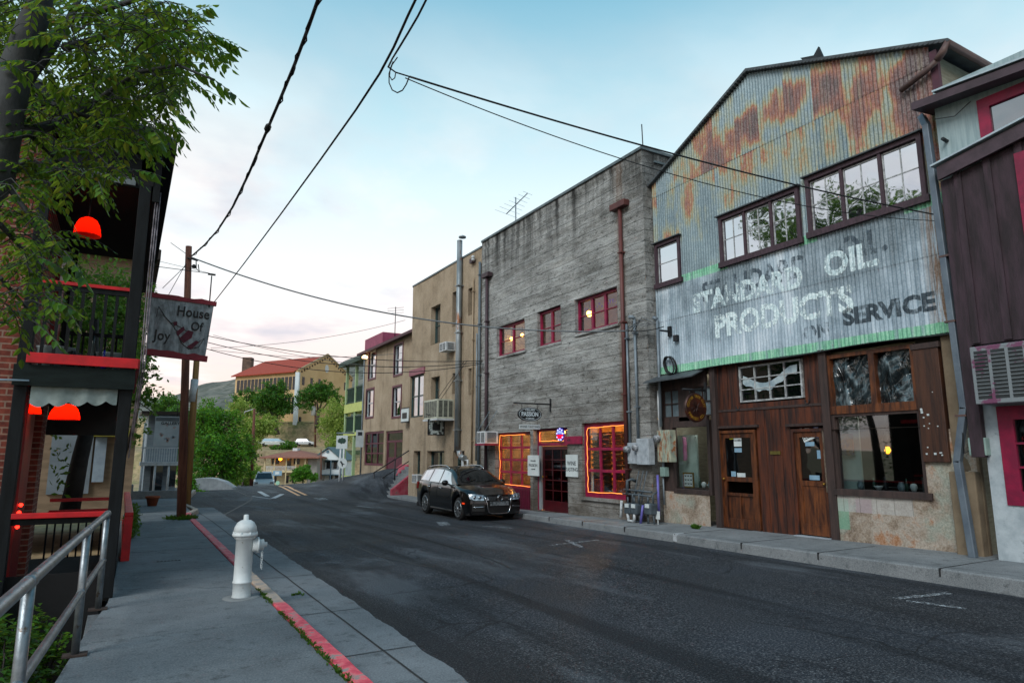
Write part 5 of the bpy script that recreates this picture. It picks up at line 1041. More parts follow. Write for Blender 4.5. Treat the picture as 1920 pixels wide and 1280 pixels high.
m = MB(); m.box(XS-.03, XS+.02, dL[0]-.02, yP1, dL[3]+.03, zM-.02); m.build('over_door_boards', WOODB, co); m = MB(); m.box(XS-.03, XS+.02, yP0, dR[1]+.02, dR[3]+.03, zM-.02); m.build('over_door_boards', WOODB, co)
m = MB(); m.box(XS-.09, XS-.03, dL[0]-.1, yP1, dL[3]+.05, dL[3]+.1); m.build('door_drip_mould', WOODK, co); m = MB(); m.box(XS-.09, XS-.03, yP0, dR[1]+.08, dR[3]+.05, dR[3]+.1); m.build('door_drip_mould', WOODK, co)
m = MB(); m.box(XS-.045, XS-.03, yP0, yP1, zM-.03, zM+.02); m.build('belt_moulding', WOODK, co)
def sdoor(r, style, label):
    a, b, c, d = r; x = XS-.02; w = .1; m = MB()
    m.box(x-.03, x+.05, a, a+.06, c, d); m.box(x-.03, x+.05, b-.06, b, c, d); m.box(x-.03, x+.05, a+.06, b-.06, d-.06, d); f = m.build('door_frame', WOODO if style == 's' else WOODB, co)
    a += .065; b -= .065; d -= .065; m = MB(); mid = c+.98 if style == 's' else c+.92
    m.box(x, x+.045, a, a+w, c, d); m.box(x, x+.045, b-w, b, c, d); m.box(x, x+.045, a+w, b-w, d-w, d); m.box(x, x+.045, a+w, b-w, c, c+.2)
    m.box(x, x+.045, a+w, b-w, mid, mid+.1)
    if style == 's': m.box(x, x+.045, a+w, b-w, mid-.3, mid-.24); m.box(x, x+.04, (a+b)/2-.015, (a+b)/2+.015, c+.2, mid-.3); m.box(x+.035, x+.04, a+w, b-w, c+.2, mid-.3)
    else: m.box(x+.015, x+.035, a+w, b-w, c+.2, mid)
    dd = m.build('door', WOODO if style != 's' else M('dark_orange_screen_wood', '5E3216', '28140C', 3, .5, st=(1, 5, .8)), co); dd['label'] = label
    g = MB(); g.box(x+.02, x+.026, a+w-.01, b-w+.01, mid+.09, d-w+.01); sub('pane', g, G_DARK, dd)
    h = MB(); h.lathe([(.0, -.06), (.028, -.05), (.028, -.02), (.01, 0)], (x, (b-.05) if style == 's' else (a+.05), mid+.05), 'x', 10); sub('handle', h, M('brass', ''), dd)
    return x, a+w, b-w, mid+.1, d-w, dd
xa_, a1, b1, c1_, d1_, ddL = sdoor(dL, 's', 'dark screen door with an orange-brown frame and small notices')
xb_, a2, b2, c2_, d2_, ddR = sdoor(dR, 'w', 'brown half-glazed wooden door with stickers in its glass')
m = MB(); m.box(XS-.16, XS+.04, dR[0], dR[1], .0, .1); m.build('door_sill', M('white_sill', 'A4ACB4', '868E96', 8, .7), co); m = MB(); m.box(XS-.1, XS+.04, dL[0], dL[1], .0, .07); m.build('door_sill', WOODK, co)
def sticker(x, y, z, w, h, parent, mat=PAPER, txt=None, rot=0, ts=.05, name='notice'):
    m = MB(); c_, s_ = math.cos(rot), math.sin(rot); q = [(-w/2, -h/2), (w/2, -h/2), (w/2, h/2), (-w/2, h/2)]; m.prism([(x, y-(u*c_-v_*s_), z+u*s_+v_*c_) for u, v_ in q][::-1], (.003, 0, 0)); o = m.build(name, mat); o.parent = parent
    if txt: tt = MB(); text(tt, txt, ts, (x-.002, y, z), 'X', rot=rot, bold=.002, ext=.001); o2 = tt.build('notice_lettering', INK); o2.parent = parent; o2.location = (0, 0, 0)
    if parent.parent is not None: pass
# notices carry world coordinates like their door
BLUEP = M('pale_blue_notice', '7FA0B4', '6E90A6', 5, .6)
ym = (a1+b1)/2
sticker(xa_+.013, ym-.0, c1_+.78, .21, .26, ddL, txt='CLOSED', ts=.055); sticker(xa_+.013, ym, c1_+.57, .2, .09, ddL, BLUEP); sticker(xa_+.013, ym+.17, c1_+.86, .11, .11, ddL, M('yellow_sticker', '8C8A1E', '7A781A', 4, .6)); sticker(xa_+.013, ym+.16, c1_+.06, .13, .11, ddL, M('pale_blue_notice', '')); sticker(xa_+.013, ym-.05, c1_+.04, .22, .09, ddL)
ym = (a2+b2)/2
sticker(xb_+.013, ym+.0, c2_+.84, .3, .13, ddR, txt='CLOSED', rot=.35, ts=.075); sticker(xb_+.013, ym, c2_+.7, .2, .08, ddR, BLUEP); sticker(xb_+.013, a2+.07, c2_+.92, .1, .2, ddR, M('card_logo_sticker', 'A8B4C4', '4A4C8C', 20, .5)); sticker(xb_+.013, b2-.05, c2_+.98, .05, .05, ddR); sticker(xb_+.013, ym+.04, c2_+.985, .1, .04, ddR); sticker(xb_+.013, a2+.04, c2_+.5, .09, .16, ddR, BLUEP); sticker(xb_+.013, ym-.05, c2_+.06, .22, .09, ddR, BLUEP)
for xx, pp, zz_ in ((1383, 765, 0), (1513, 752, 0)):
    y, z = PX(xx, pp, XS-.05); m = MB(); pts = [(XS-.045, y+.045*math.cos(a), z+.05*math.sin(a)) for a in [math.pi*.25+math.pi*1.5*i/12+math.pi*.5+.0 for i in range(13)]]; m.tube(pts, .01, 5); tag(m.build('horseshoe', DARKMET), 'iron horseshoe nailed to the planks %s the paned window' % ('left below' if xx < 1400 else 'right below'), 'horseshoe', 'horseshoes on the plank wall')
y, z = PX(1453, 848, XS-.05); m = MB(); m.box(XS-.05, XS-.03, y-.12, y+.12, z-.04, z+.03); tag(m.build('brass_plaque', M('dull_brass', '6E6430', '5A5228', 8, .5, metal=.4)), 'small yellowish plaque on the planks between the two doors', 'plaque')
# dark posts
for px, w_, n_, zb_p in ((1344, .15, 'post', -.05), (1557, .16, 'post', -.05)):
    y, _ = PX(px, 850, XS-.08); m = MB(); m.box(XS-.13, XS+.05, y-w_/2, y+w_/2, -.05, 3.62); m.build(n_, WOODK, co, bevel=.008)
# left bay
wL = (PS(1337, 860)[0], PS(1268, 860)[0], PS(1300, 917)[1], PS(1300, 800)[1])
m = MB(); a, b, c, d = wL; zt = 3.3; m.box(XS-.1, XS+.05, a-.02, a+.06, c-.1, d+.14); m.box(XS-.1, XS+.05, b, b+.28, c-.1, d+.14); m.box(XS-.12, XS+.05, a+.06, b, c-.1, c); m.box(XS-.1, XS+.05, a+.06, b, d, d+.14); m.box(XS-.06, XS+.05, b+.28, YB-.01, c-.1, d+.14)
fL = m.build('display_window', WOODK, co); g = MB(); g.box(XS-.01, XS-.004, a, b, c, d); sub('pane', g, G_CLR, fL)
zq = d+.14; zt = 3.2; ys3 = [PS(p_, 750)[0] for p_ in (1336, 1301, 1275, 1245)]
m = MB(); m.box(XS-.06, XS+.02, ys3[2]-.0, ys3[1], zq, zt); m.box(XS-.06, XS+.02, yL0, YB-.02, zq, zq+.1); m.box(XS-.06, XS+.02, yL0, YB-.02, zt, 3.6); m.box(XS-.06, XS+.02, ys3[3], YB-.02, zq+.1, zt) ; m.build('transom_boards', WOODK, co)
for p0_, p1_ in ((ys3[0], ys3[1]-.0), (ys3[2], ys3[3])):
    windowX(co, XS, (p0_, p1_, zq+.1, zt), 2, 2, WOODK, M('papered_glass', '6E7C82', '55636A', 3, .25), fw=.03, mw=.02, inset=-.03, name='transom_window')
# the sagging pent roof flap over the left bay
m = MB(); m.prism([(XC-.42, 10.95, 3.38), (XC-.42, 12.62, 3.36), (XC+.05, 12.62, 3.56), (XC+.05, 10.95, 3.58)], (0, 0, .03)); m.build('pent_roof', M('old_roof_sheet', ''), co)
# under the sheet's edge: tar flashing
m = MB(); y = 5.5
while y < 10.9: e = y+.35; m.prism([(XC-.09-.02*math.sin(y*3), y, 3.57+.02*math.sin(y*2)), (XC-.09-.02*math.sin(e*3), e, 3.57+.02*math.sin(e*2)), (XC+.1, e, 3.62), (XC+.1, y, 3.62)], (0, 0, .015)); y = e
m.build('flashing', DARKMET, co)
# right bay: two big panes over one
yq0, yq1 = PS(1722, 700)[0], PS(1553, 700)[0]; zt0 = PS(1640, 757)[1]; zt1 = 3.5
m = MB(); x0, x1 = XS-.08, XS+.05; m.box(x0, x1, yq0, yq0+.07, zt0, zt1); m.box(x0, x1, yq1-.09, yq1, zt0, zt1); m.box(x0, x1, yq0+.07, yq1-.09, zt1-.07, zt1); mid = PS(1640, 700)[0]; m.box(x0, x1, mid-.055, mid+.055, zt0, zt1-.07); m.box(x0-.02, x1, yq0-.02, yq1, zt0-.15, zt0)
fT = m.build('transom_window', WOODO, co)
PLAS = None
mm, t, out = newmat('creased_plastic_sheet'); v = obc(t); n = nd(t, 'ShaderNodeTexNoise', Vector=obc(t, (1, 1.6, .8)), Scale=1.6, Detail=3, Distortion=1.6); n2 = nd(t, 'ShaderNodeTexWave', dict(bands_direction='DIAGONAL'), Vector=v, Scale=2.2, Distortion=7, Detail=3)
p = pbsdf(t, out, Base_Color=ramp(t, n.outputs[0], [(.42, '12191B'), (.53, '2A363A'), (.63, '6E7E84')]), Roughness=.2, Specular_IOR_Level=.9); t.links.new(bump(t, n2.outputs[0], .45, .08, bump(t, n.outputs[0], .8, .15)), p.inputs['Normal']); PLAS = mm
for s, e in ((yq0+.06, mid-.05), (mid+.05, yq1-.08)):
    P = []
    for i in range(31):
        r_ = []
        for j in range(21):
            u, w_ = i/30, j/20; y = s+(e-s)*u; z = zt0+(zt1-.06-zt0)*w_; g_ = .02*math.sin(9*(u+w_*.9)+3*math.sin(5*u))*(.3+w_)+.012*noise.noise((u*5, w_*4, s)); r_.append((XS+.03+g_, y, z))
        P.append(r_)
    g = MB(); g.grid(P, flip=False); sub('plastic_sheet', g, PLAS, fT)
    g = MB(); g.box(XS-.02, XS-.014, s, e, zt0, zt1-.05)
wR = (PS(1741, 850)[0], PS(1568, 850)[0], zr+.02, zt0-.15); a, b, c, d = wR
m = MB(); m.box(x0, x1, a, a+.08, c+.06, d); m.box(x0, x1, b-.07, b, c+.06, d); m.box(x0-.06, x1, a-.06, b+.02, c-.05, c+.06); m.box(x0, x1, a+.08, b-.07, d-.05, d)
fR = m.build('display_window', WOODK, co); g = MB(); g.box(XS-.01, XS-.004, a+.07, b-.06, c+.05, d-.04); sub('pane', g, glass('shop_glass_right', 'D8DEE0', .07, clear=True), fR)
y0_, y1_ = 5.82, yq0-.02; m = MB(); m.box(XS-.16, XS-.02, y0_, y1_, PS(1755, 866)[1], 3.38); m.build('wood_panel', M('old_oiled_board', '4A2C1C', '2E1A12', 2.4, .5, st=(1, 6, .5), bs=14, bst=.5), co, bevel=.01)
m = MB(); m.box(XS-.18, XS, y0_-.03, y1_+.02, 3.38, 3.47); m.build('panel_cap', WOODK, co)
m = MB(); m.box(XS-.04, XS+.04, 5.46, y0_, 2.0, 3.6); m.box(XS+.03, XS+.06, 5.46, yq0+.02, 1.9, 3.6); m.build('side_boards', M('green_black_board', '1C2019', '2C2C22', 4, .7), co)
rn = random.Random(4); mb = MB()
for i in range(16): y = rn.uniform(y0_+.05, y1_-.03); z = rn.uniform(PS(1755, 866)[1]+.05, 2.55 if i < 12 else 2.9); s = rn.uniform(.006, .02); mb.box(XS-.166, XS-.158, y-s, y+s, z-s, z+s*.8)
mb.build('paper_scraps', PAPER, co)['kind'] = 'stuff'
# rooms behind the shop glass
ROOM = M('dark_shop_room', '2A2724', '1C1A18', 3, .9); m = MB(); m.box(XC+3.2, XC+3.3, YA+.03, YB-.03, 0, 3.5); m.box(XC+.3, XC+3.2, 10.85, 10.9, 0, 3.5); m.box(XC+.3, XC+1.6, 8.05, 8.1, 0, 3.5); m.build('room_interior', ROOM, co)
m = MB(); m.box(XS+.35, XS+.4, PS(1287, 860)[0], YB-.1, .6, 2.1); m.build('pale_panel', M('pale_mint_panel', 'A9BDB6', '94A8A2', 3, .8), co)
m = MB(); m.box(XS+.3, XS+.33, 7.6, 8.0, .9, 2.4); m.build('pale_panel', M('pale_mint_panel', ''), co)
# things in the windows
def shelf(y0, y1, z, lab): m = MB(); m.box(XS+.02, XS+.5, y0, y1, z-.04, z); o = m.build('display_shelf', WOODK, co); return o
shelf(wL[0], wL[1], wL[2]+.03, ''); shelf(wR[0], wR[1], wR[2]+.05, '')
y, z = PX(1292, 899, XS+.1); tg = thing('butterfly_case', (XS+.1, y, z), 'gold-framed white case of dark butterflies in the left display window', 'picture'); m = MB(); m.box(XS+.08, XS+.1, y-.14, y+.14, z-.15, z+.14); m.build('mount', PAPER, tg); m = MB(); m.box(XS+.07, XS+.1, y-.17, y-.14, z-.18, z+.17); m.box(XS+.07, XS+.1, y+.14, y+.17, z-.18, z+.17); m.box(XS+.07, XS+.1, y-.14, y+.14, z-.18, z-.15); m.box(XS+.07, XS+.1, y-.14, y+.14, z+.14, z+.17); m.build('frame', M('gold_frame', '9A7A30', '7E6226', 6, .4, metal=.5), tg)
m = MB()
for i in range(3):
    for j in range(3):
        cy, cz = y-.09+.09*i, z-.09+.09*j; s = .032
        m.add([(XS+.075, cy, cz-.012), (XS+.075, cy+s, cz+.02), (XS+.075, cy+s*.7, cz-.02), (XS+.075, cy, cz+.008), (XS+.075, cy-s*.7, cz-.02), (XS+.075, cy-s, cz+.02)], [(0, 2, 1, 3), (0, 3, 5, 4)])
m.build('butterflies', INK, tg)
rn = random.Random(11); kinds = [('pale_skull_ornament', 'pale carved skull'), ('jar', 'pale glazed jar'), ('bowl', 'small white bowl'), ('figurine', 'dark standing figurine'), ('bottle', 'slim glass bottle')]
prof = {'jar': [(.04, 0), (.06, .04), (.06, .1), (.035, .14), (.04, .16)], 'bowl': [(.03, 0), (.07, .06), (.075, .08)], 'figurine': [(.04, 0), (.03, .05), (.05, .12), (.025, .17), (.035, .21), (.01, .25)], 'bottle': [(.03, 0), (.03, .12), (.012, .17), (.012, .22)], 'pale_skull_ornament': [(.03, 0), (.045, .03), (.06, .08), (.05, .12), (.02, .14)]}
MATS = {'jar': M('glazed_jar', '7E9096', '4E6268', 6, .3), 'bowl': PAPER, 'figurine': DARKMET, 'bottle': M('clear_green_bottle', '2E4A40', '1E342C', 5, .15), 'pale_skull_ornament': PAPER}
wl_ = [(PX(p_, 905, XS+.2)[0], wL[2]+.032, k, 'left', q) for p_, k, q in ((1312, 4, 'beside the butterfly case'), (1318, 0, 'right of the butterfly case'), (1326, 2, 'in the corner'), (1331, 1, 'against the frame'))]
wl_ += [(y, wR[2]+.052, k, 'right', q) for y, k, q in ((7.6, 1, 'at the left end'), (7.35, 4, 'left of the middle'), (7.1, 3, 'in the middle'), (6.85, 1, 'right of the middle'), (6.65, 0, 'next to the last'), (6.42, 3, 'at the right end'), (7.22, 2, 'by the middle'), (6.74, 4, 'third from the right'))]
for y, z, k, side, q in wl_:
    nm, la = kinds[k]; m = MB(); m.lathe(prof[nm], (XS+.2+rn.uniform(-.06, .1), y, z), 'z', 12); tag(m.build(nm, MATS[nm]), '%s on the %s display window shelf, %s' % (la, side, q), 'ornament', 'ornaments in the shop windows')
y, z = PX(1664, 840, XS+.5); tg = thing('hanging_lantern', (XS+.5, y, z), 'dark hanging lantern with an amber glass in the right display window', 'lantern'); m = MB(); m.lathe([(.02, .3), (.09, .16), (.1, .14)], (XS+.5, y, z), 'z', 4); m.lathe([(.09, -.13), (.09, -.11)], (XS+.5, y, z), 'z', 4); [m.tube([(XS+.5+a_, y+b_, z-.12), (XS+.5+a_*1.1, y+b_*1.1, z+.15)], .008, 4) for a_, b_ in ((.07, 0), (-.07, 0), (0, .07), (0, -.07))]; m.tube([(XS+.5, y, z+.3), (XS+.5, y, 2.3)], .006, 4); m.build('frame', DARKMET, tg)
m = MB(); m.lathe([(.02, -.1), (.055, -.04), (.03, .03)], (XS+.5, y, z), 'z', 12); m.build('amber_glass', emis('amber_glow', 'FFA01E', 5), tg)
roomlight(XS+.35, 6.9, 2.6, 9, (1, .85, .7)); roomlight(XS+.25, 11.6, 2.5, 14, (1, .92, .85))  # added fill lights hidden above the panes, so the window contents show
m = MB(); m.box(XS+.5, XS+.52, 6.55, 7.25, 1.05, 1.06); m.box(XS+.5, XS+.52, 6.25, 6.65, 1.0, 1.25); m.build('back_shelf', GREYW, co)
y, z = PX(1584, 835, XS+.22); m = MB(); m.box(XS+.2, XS+.22, y-.18, y+.2, z-.18, z+.22); o = m.build('hanging_flag', M('amber_flag_cloth', '8A5214', '3A2448', 5, .8, lo=.46, hi=.54)); tag(o, 'amber and dark cloth hung at the left of the right display window', 'cloth')
m = MB(); m.tube([(XS+.2, PX(1284, 835, XS+.2)[0]+.01*math.sin(i), 2.05-.04*i) for i in range(15)], .05, 6); tag(m.build('pink_bead_string', M('pink_beads', 'A8628A', '8A4A72', 20, .6)), 'pink bead mobile hanging in the left display window', 'mobile')
# round wooden hanging sign
yw, zb_ = PX(1338, 733, XS-.13)
def rnd(tg):
    cx, cz = PY(1304, 764, yw); m = MB(); m.lathe([(.3, -.03), (.32, -.02), (.32, .02), (.3, .03)], (cx, yw, cz), 'y', 40); b = m.build('round_board', M('varnished_log_slice', '4A1E0A', '260E06', 5, .45, bst=.3), tg)
    m = MB()
    for s, a0, a1_, fl in (('COPPER STATE', 2.6, .55, 1), ('CO.', -1.9, -1.2, -1)):
        pass
    def arc(word, a0, a1, r, flip):
        for i, ch in enumerate(word):
            a = a0+(a1-a0)*i/(len(word)-1); text(m, ch, .085, (cx+r*math.cos(a), yw-.032, cz+r*math.sin(a)), 'Y', bold=.002, rot=(a-math.pi/2 if not flip else a+math.pi/2))
    arc('COPPER TREE GIFT', 3.0, .15, .245, False); arc('MARKET CO.', 3.7, 5.7, .25, True); sub('lettering', m, M('yellow_sign_paint', '96701C', '6E5214', 9, .5), b)
    m = MB()
    for k in range(8): a = k*math.pi/4; m.tube([(cx, yw-.031, cz), (cx+.12*math.cos(a), yw-.031, cz+.12*math.sin(a)), (cx+.16*math.cos(a+.2), yw-.031, cz+.16*math.sin(a+.2))], [.012, .008, .003], 5)
    sub('carved_emblem', m, M('carved_dark', '2A1008', '1E0C06', 4, .5), b); m = MB(); [m.tube([(cx+s*.16, yw, cz+.28), (cx+s*.16, yw, zb_)], .008, 5) for s in (-1, 1)]; m.build('hanger', DARKMET, tg)
bracket_sign('hanging_sign', 'round varnished wooden sign with yellow lettering hung over the left display window', yw, zb_, PY(1279, 724, yw)[0], rnd)
# rusty panel, boxes, conduit and cable coil at the corner
tg = thing('rusty_meter_panel', (XC, 12.3, 1.3), 'rust-streaked cream electric panel with a round meter at the corner of the corrugated shop', 'meter panel')
m = MB(); m.box(XC-.2, XC+.0, PX(1256, 830, XC-.2)[0], PX(1232, 830, XC-.2)[0], PX(1244, 866, XC-.2)[1], PX(1244, 806, XC-.2)[1]); m.build('cabinet', M('rusty_cream_panel', 'A9AC96', '7E8A80', 5, .5, c='8A4A1A', csc=6, clo=.5, chi=.6, st=(1, 3, .8)), tg, bevel=.01)
y, z = PX(1229, 822, XC-.25); m = MB(); m.lathe([(.09, 0), (.09, -.06), (.08, -.13), (0, -.15)], (XC-.18, y-.05, z), 'x', 16); m.build('dial', M('meter_dial_glass', ''), tg)
y, z = PX(1244, 884, XC-.1); m = MB(); m.box(XC-.14, XC, y-.09, y+.08, z-.11, z+.11); m.build('junction_box', M('green_grey_box', ''), tg, bevel=.008); m = MB(); m.tube([(XC-.1, y, z+.1), (XC-.1, y, z+.35)], .03, 8); m.tube([(XC-.07, y+.05, z-.1), (XC-.07, y+.05, .45)], .02, 8); m.build('conduit', GREYMET, tg)
y, _ = PX(1240, 700, XC-.1); mb = MB(); y = 12.36; mb.tube([(XC-.1, y, PX(1240, 800, XC-.1)[1]), (XC-.1, y, PX(1237, 598, XC-.1)[1])], .035, 8); mb.tube([(XC-.1, y, PX(1237, 598, XC-.1)[1]), (XC-.16, y+.08, PX(1237, 595, XC-.1)[1]+.03)], .05, 8); tag(mb.build('conduit', GREYMET), 'grey conduit rising from the rusty panel past the pent roof', 'conduit')
mb = MB(); mb.tube([(XC-.06, 12.44, 2.2), (XC-.07, 12.43, 3.2)], .045, 8); tag(mb.build('conduit', WHITE), 'short white pipe beside the corner conduit under the pent roof', 'conduit')
y, z = PX(1256, 685, XC-.1); tg = thing('cable_coil', (XC-.1, y, z), 'coil of black cable hung at the lower left corner of the corrugated sheet', 'cable')
for k in range(7): m = MB(); a0 = random.uniform(-.15, .15); pts = [(XC-.05-.018*k, y+(.19+.02*math.sin(k))*math.cos(a)+.03*math.sin(k*2), z+(.24+.02*math.cos(k*1.7))*math.sin(a)*.85+.08*math.cos(a)) for a in [6.283*i/22 for i in range(23)]]; m.tube(pts, .011, 5, cap=False); m.build('loop', CABLE, tg)
mb = MB(); mb.box(XC-.35, XC-.01, 11.98, 12.02, 4.6, 4.64); mb.box(XC-.06, XC-.01, 11.95, 12.05, 4.5, 4.75); y, z = PX(1268, 632, XC-.05); mb.box(XC-.1, XC-.02, y-.06, y+.06, z-.1, z+.05); tag(mb.build('cable_bracket', DARKMET), 'dark iron arm holding the wires on the corrugated wall', 'bracket')
# weeds at the wall foot
for px, py, lb_ in ((1305, 990, 'small green weed at the foot of the plaster below the left display window'), (1597, 1012, 'tiny weed at the foot of the plaster right of the doors')):
    mb = MB(); X, Y = PZ(px, py-3, .1); rn = random.Random(px)
    for k in range(7 if px < 1400 else 2): tuft(mb, X+rn.gauss(0, .04), Y+rn.gauss(0, .06), side_z(Y), .14 if px < 1400 else .07, 8, rn, .018)
    tag(mb.build('weed_plant', WEED), lb_, 'weed', 'weeds at the shop wall')
# big grey downspout at the boundary
DSP = M('slate_blue_downspout', '56626E', '69757F', 3, .45, metal=.2)
tg = thing('corner_downspout', (XC-.3, 5.4, 0), 'thick slate grey square downspout with offsets between the corrugated shop and its purple neighbour', 'downspout')
xd = XC-.34; rt = [(1727, 214), (1737, 236), (1797, 640), (1808, 765), (1810, 778), (1796, 865), (1824, 1033)]
pts = [(xd, *PX(a, b, xd)) for a, b in rt]; yb0 = pts[2][1]
pts = [(xd+.12, pts[0][1]+.05, pts[0][2]), (xd, pts[1][1], pts[1][2]), (xd, pts[3][1], pts[3][2]), (xd, pts[5][1], pts[5][2]), (xd, pts[6][1], side_z(5.4)+.02)]
for (a, b) in zip(pts, pts[1:]): m = MB(); d_ = (Vector(b)-Vector(a)).normalized()*.02; m.bar(Vector(a)-d_, Vector(b)+d_, .1, .11, up=(1, 0, 0)); m.build('pipe', DSP, tg, bevel=.012)
for px, py in ((1772, 481), (1783, 603), (1803, 779)): y, z = PX(px, py, xd); m = MB(); m.box(xd-.06, XC, y-.09, y+.07, z-.015, z+.015); m.build('strap', M('rusted_gutter', ''), tg)
# ================================================================== RIGHT NEIGHBOUR
XR = 11.15; rb = thing('purple_neighbour_building', (XR, 3, 0), 'white and dark purple boarded building with crimson windows at the right edge', 'building')
WSD = M('pale_blue_white_siding', '93A5A8', '7E9296', 3, .7, st=(1, 6, .5), bs=20); PUR = M('dark_purple_boards', '241A1F', '3A2A33', 2.2, .8, st=(1, 4, .7), bs=18, bst=.5); WBL = M('painted_white_block', 'A9B3B8', '8A969C', 3, .8, bs=14, bst=.5, c='5C666A', csc=4, clo=.6, chi=.72)
YR1 = 5.33; YR0 = -8.
m = MB(); wr = (3.0, PX(1835, 215, XR)[0], 6.0, 7.1); wallX(m, XR, YR0, YR1, 3.3, 7.6, [wr], depth=.15); m.quad((XR, YR1, 3), (XR+8, YR1, 3), (XR+8, YR1, 7.6), (XR, YR1, 7.6)); m.build('upper_wall', WSD, rb)
CR2 = M('bright_crimson_paint', '8A0A38', '6E0830', 4, .5)
windowX(rb, XR, wr, 2, 1, CR2, G_MID, fw=.16, mw=.1, inset=-.03)
m = MB(); e0 = PX(1709, 207, XR-.35); e1 = PX(1920, 130, XR-.35); sl_ = (e1[1]-e0[1])/(e1[0]-e0[0]); yb_ = YR0; zf = e0[1]+sl_*(yb_-e0[0])
m.prism([(XR-.35, e0[0], e0[1]), (XR-.35, yb_, zf), (XR+6, yb_, zf+.8), (XR+6, e0[0], e0[1]+.8)], (0, 0, .13)); m.build('roof_fascia', M('dark_purple_fascia', '32252C', '43333C', 4, .6), rb)
m = MB(); m.prism([(XR-.38, e0[0]-.35, e0[1]+.135), (XR-.38, yb_, zf+.135), (XR+6, yb_, zf+.94), (XR+6, e0[0]-.35, e0[1]+.94)], (0, 0, .03)); m.build('roof_sheet', M('white_roof_edge', 'A8B8C0', '96A6AE', 4, .5), rb)
# purple overhang with a raked pent roof
XO = 11.0; g0 = PX(1763, 312, XO-.1); g1 = PX(1920, 230, XO-.1); sl2 = (g1[1]-g0[1])/(g1[0]-g0[0])
zg = g0[1]+sl2*(YR0-g0[0])
m = MB(); m.prism([(XO-.12, g0[0]+.05, g0[1]-.22), (XO-.12, YR0, zg-.22), (XO-.12, YR0, zg), (XO-.12, g0[0]+.05, g0[1])], (.06, 0, 0)); m.build('rake_board', M('dark_purple_fascia', ''), rb)
m = MB(); m.prism([(XO-.17, g0[0]+.12, g0[1]+.02), (XO-.17, YR0, zg+.02), (XR+.0, YR0, zg+.04), (XR, g0[0]+.12, g0[1]+.04)], (0, 0, .03)); m.build('rake_sheet', M('white_roof_edge', ''), rb)
yO = PX(1792, 400, XO)[0]; zO = 3.27; yU = 5.3
m = MB(); zt_ = lambda y: g0[1]+sl2*(y-g0[0])-.2
m.prism([(XO, yO, zO), (XO, YR0, zO), (XO, YR0, zt_(YR0)), (XO, yO, zt_(yO))], (.12, 0, 0)); y = yO-.04
while y > 0: m.prism([(XO-.03, y, zO+.02), (XO-.03, y-.1, zO+.02), (XO-.03, y-.1, zt_(y-.1)), (XO-.03, y, zt_(y))], (.03, 0, 0)); y -= .42
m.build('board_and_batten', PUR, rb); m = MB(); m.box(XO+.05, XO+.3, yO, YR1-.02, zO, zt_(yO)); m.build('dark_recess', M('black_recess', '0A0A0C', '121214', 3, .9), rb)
m = MB(); m.box(XO-.0, XO+.12, 5.12, 5.3, 1.6, zt_(5.2)); m.build('corner_post', PUR, rb, bevel=.01)
m = MB(); yw_ = 4.12; m.box(XO-.06, XO-.0, 3.9, PX(1905, 300, XO)[0]+.0, 4.6, PX(1905, 290, XO)[1]); m.build('window_trim', CR2, rb)
m = MB(); lr = (3.2, PX(1880, 860, XR)[0], .92, 2.34); wallX(m, XR, YR0, 5.16, -.05, 3.3, [lr], depth=.2, cell=.3, disp=lambda y, z: .01*noise.noise((y*2, z*2, 0))); m.quad((XR, 5.16, -.05), (XR+1, 5.16, -.05), (XR+1, 5.16, 3.3), (XR, 5.16, 3.3)); m.build('block_wall', WBL, rb)
windowX(rb, XR, lr, 2, 3, CR2, G_DARK, fw=.2, mw=.03, inset=-.02)
acr = ac_unit('wall_air_conditioner', 'big peeling white and pink cooler box with grey louvres at the right edge', XR, 3.4, PX(1826, 700, XR-.4)[0], 2.36, 3.2, .45, 7, big=True, mat=M('peeling_white_pink', '767E82', '6A3C58', 3, .6, lo=.54, hi=.6))
y, z = PX(1837, 837, XR-.05); mb = MB(); mb.box(XR-.13, XR+.0, y-.12, y+.12, z-.13, z+.13); b_ = mb.build('utility_box', M('green_grey_box', ''), bevel=.01); tag(b_, 'small green grey utility box at the corner of the white block wall', 'box'); mb = MB(); mb.tube([(XR-.06, y+.13, z-.05), (XR-.1, y+.2, z-.1), (XR-.08, y+.2, z+.3), (XR-.05, y+.22, z+1.2)], .012, 5); sub('cable', mb, CABLE, b_)
mb = MB(); y, z = PX(1776, 265, XR); mb.tube([(XR, y, z), (XR-.12, y+.01, z+.02)], .03, 6); tag(mb.build('wall_hook', DARKMET), 'small dark hook on the pale upper wall at the right', 'hook')
def leafquad(m, c, s, rn, up=.3):
    n = Vector((rn.gauss(0, 1), rn.gauss(0, 1), rn.gauss(0, 1)+up)).normalized(); a = n.orthogonal().normalized(); b = n.cross(a); th_ = rn.uniform(0, 6.28); u = a*math.cos(th_)+b*math.sin(th_); v_ = n.cross(u); l = s*rn.uniform(.6, 1.3); w_ = l*.42
    m.add([c-u*l, c+v_*w_+n*l*.12, c+u*l, c-v_*w_+n*l*.12], [(0, 1, 2, 3)])
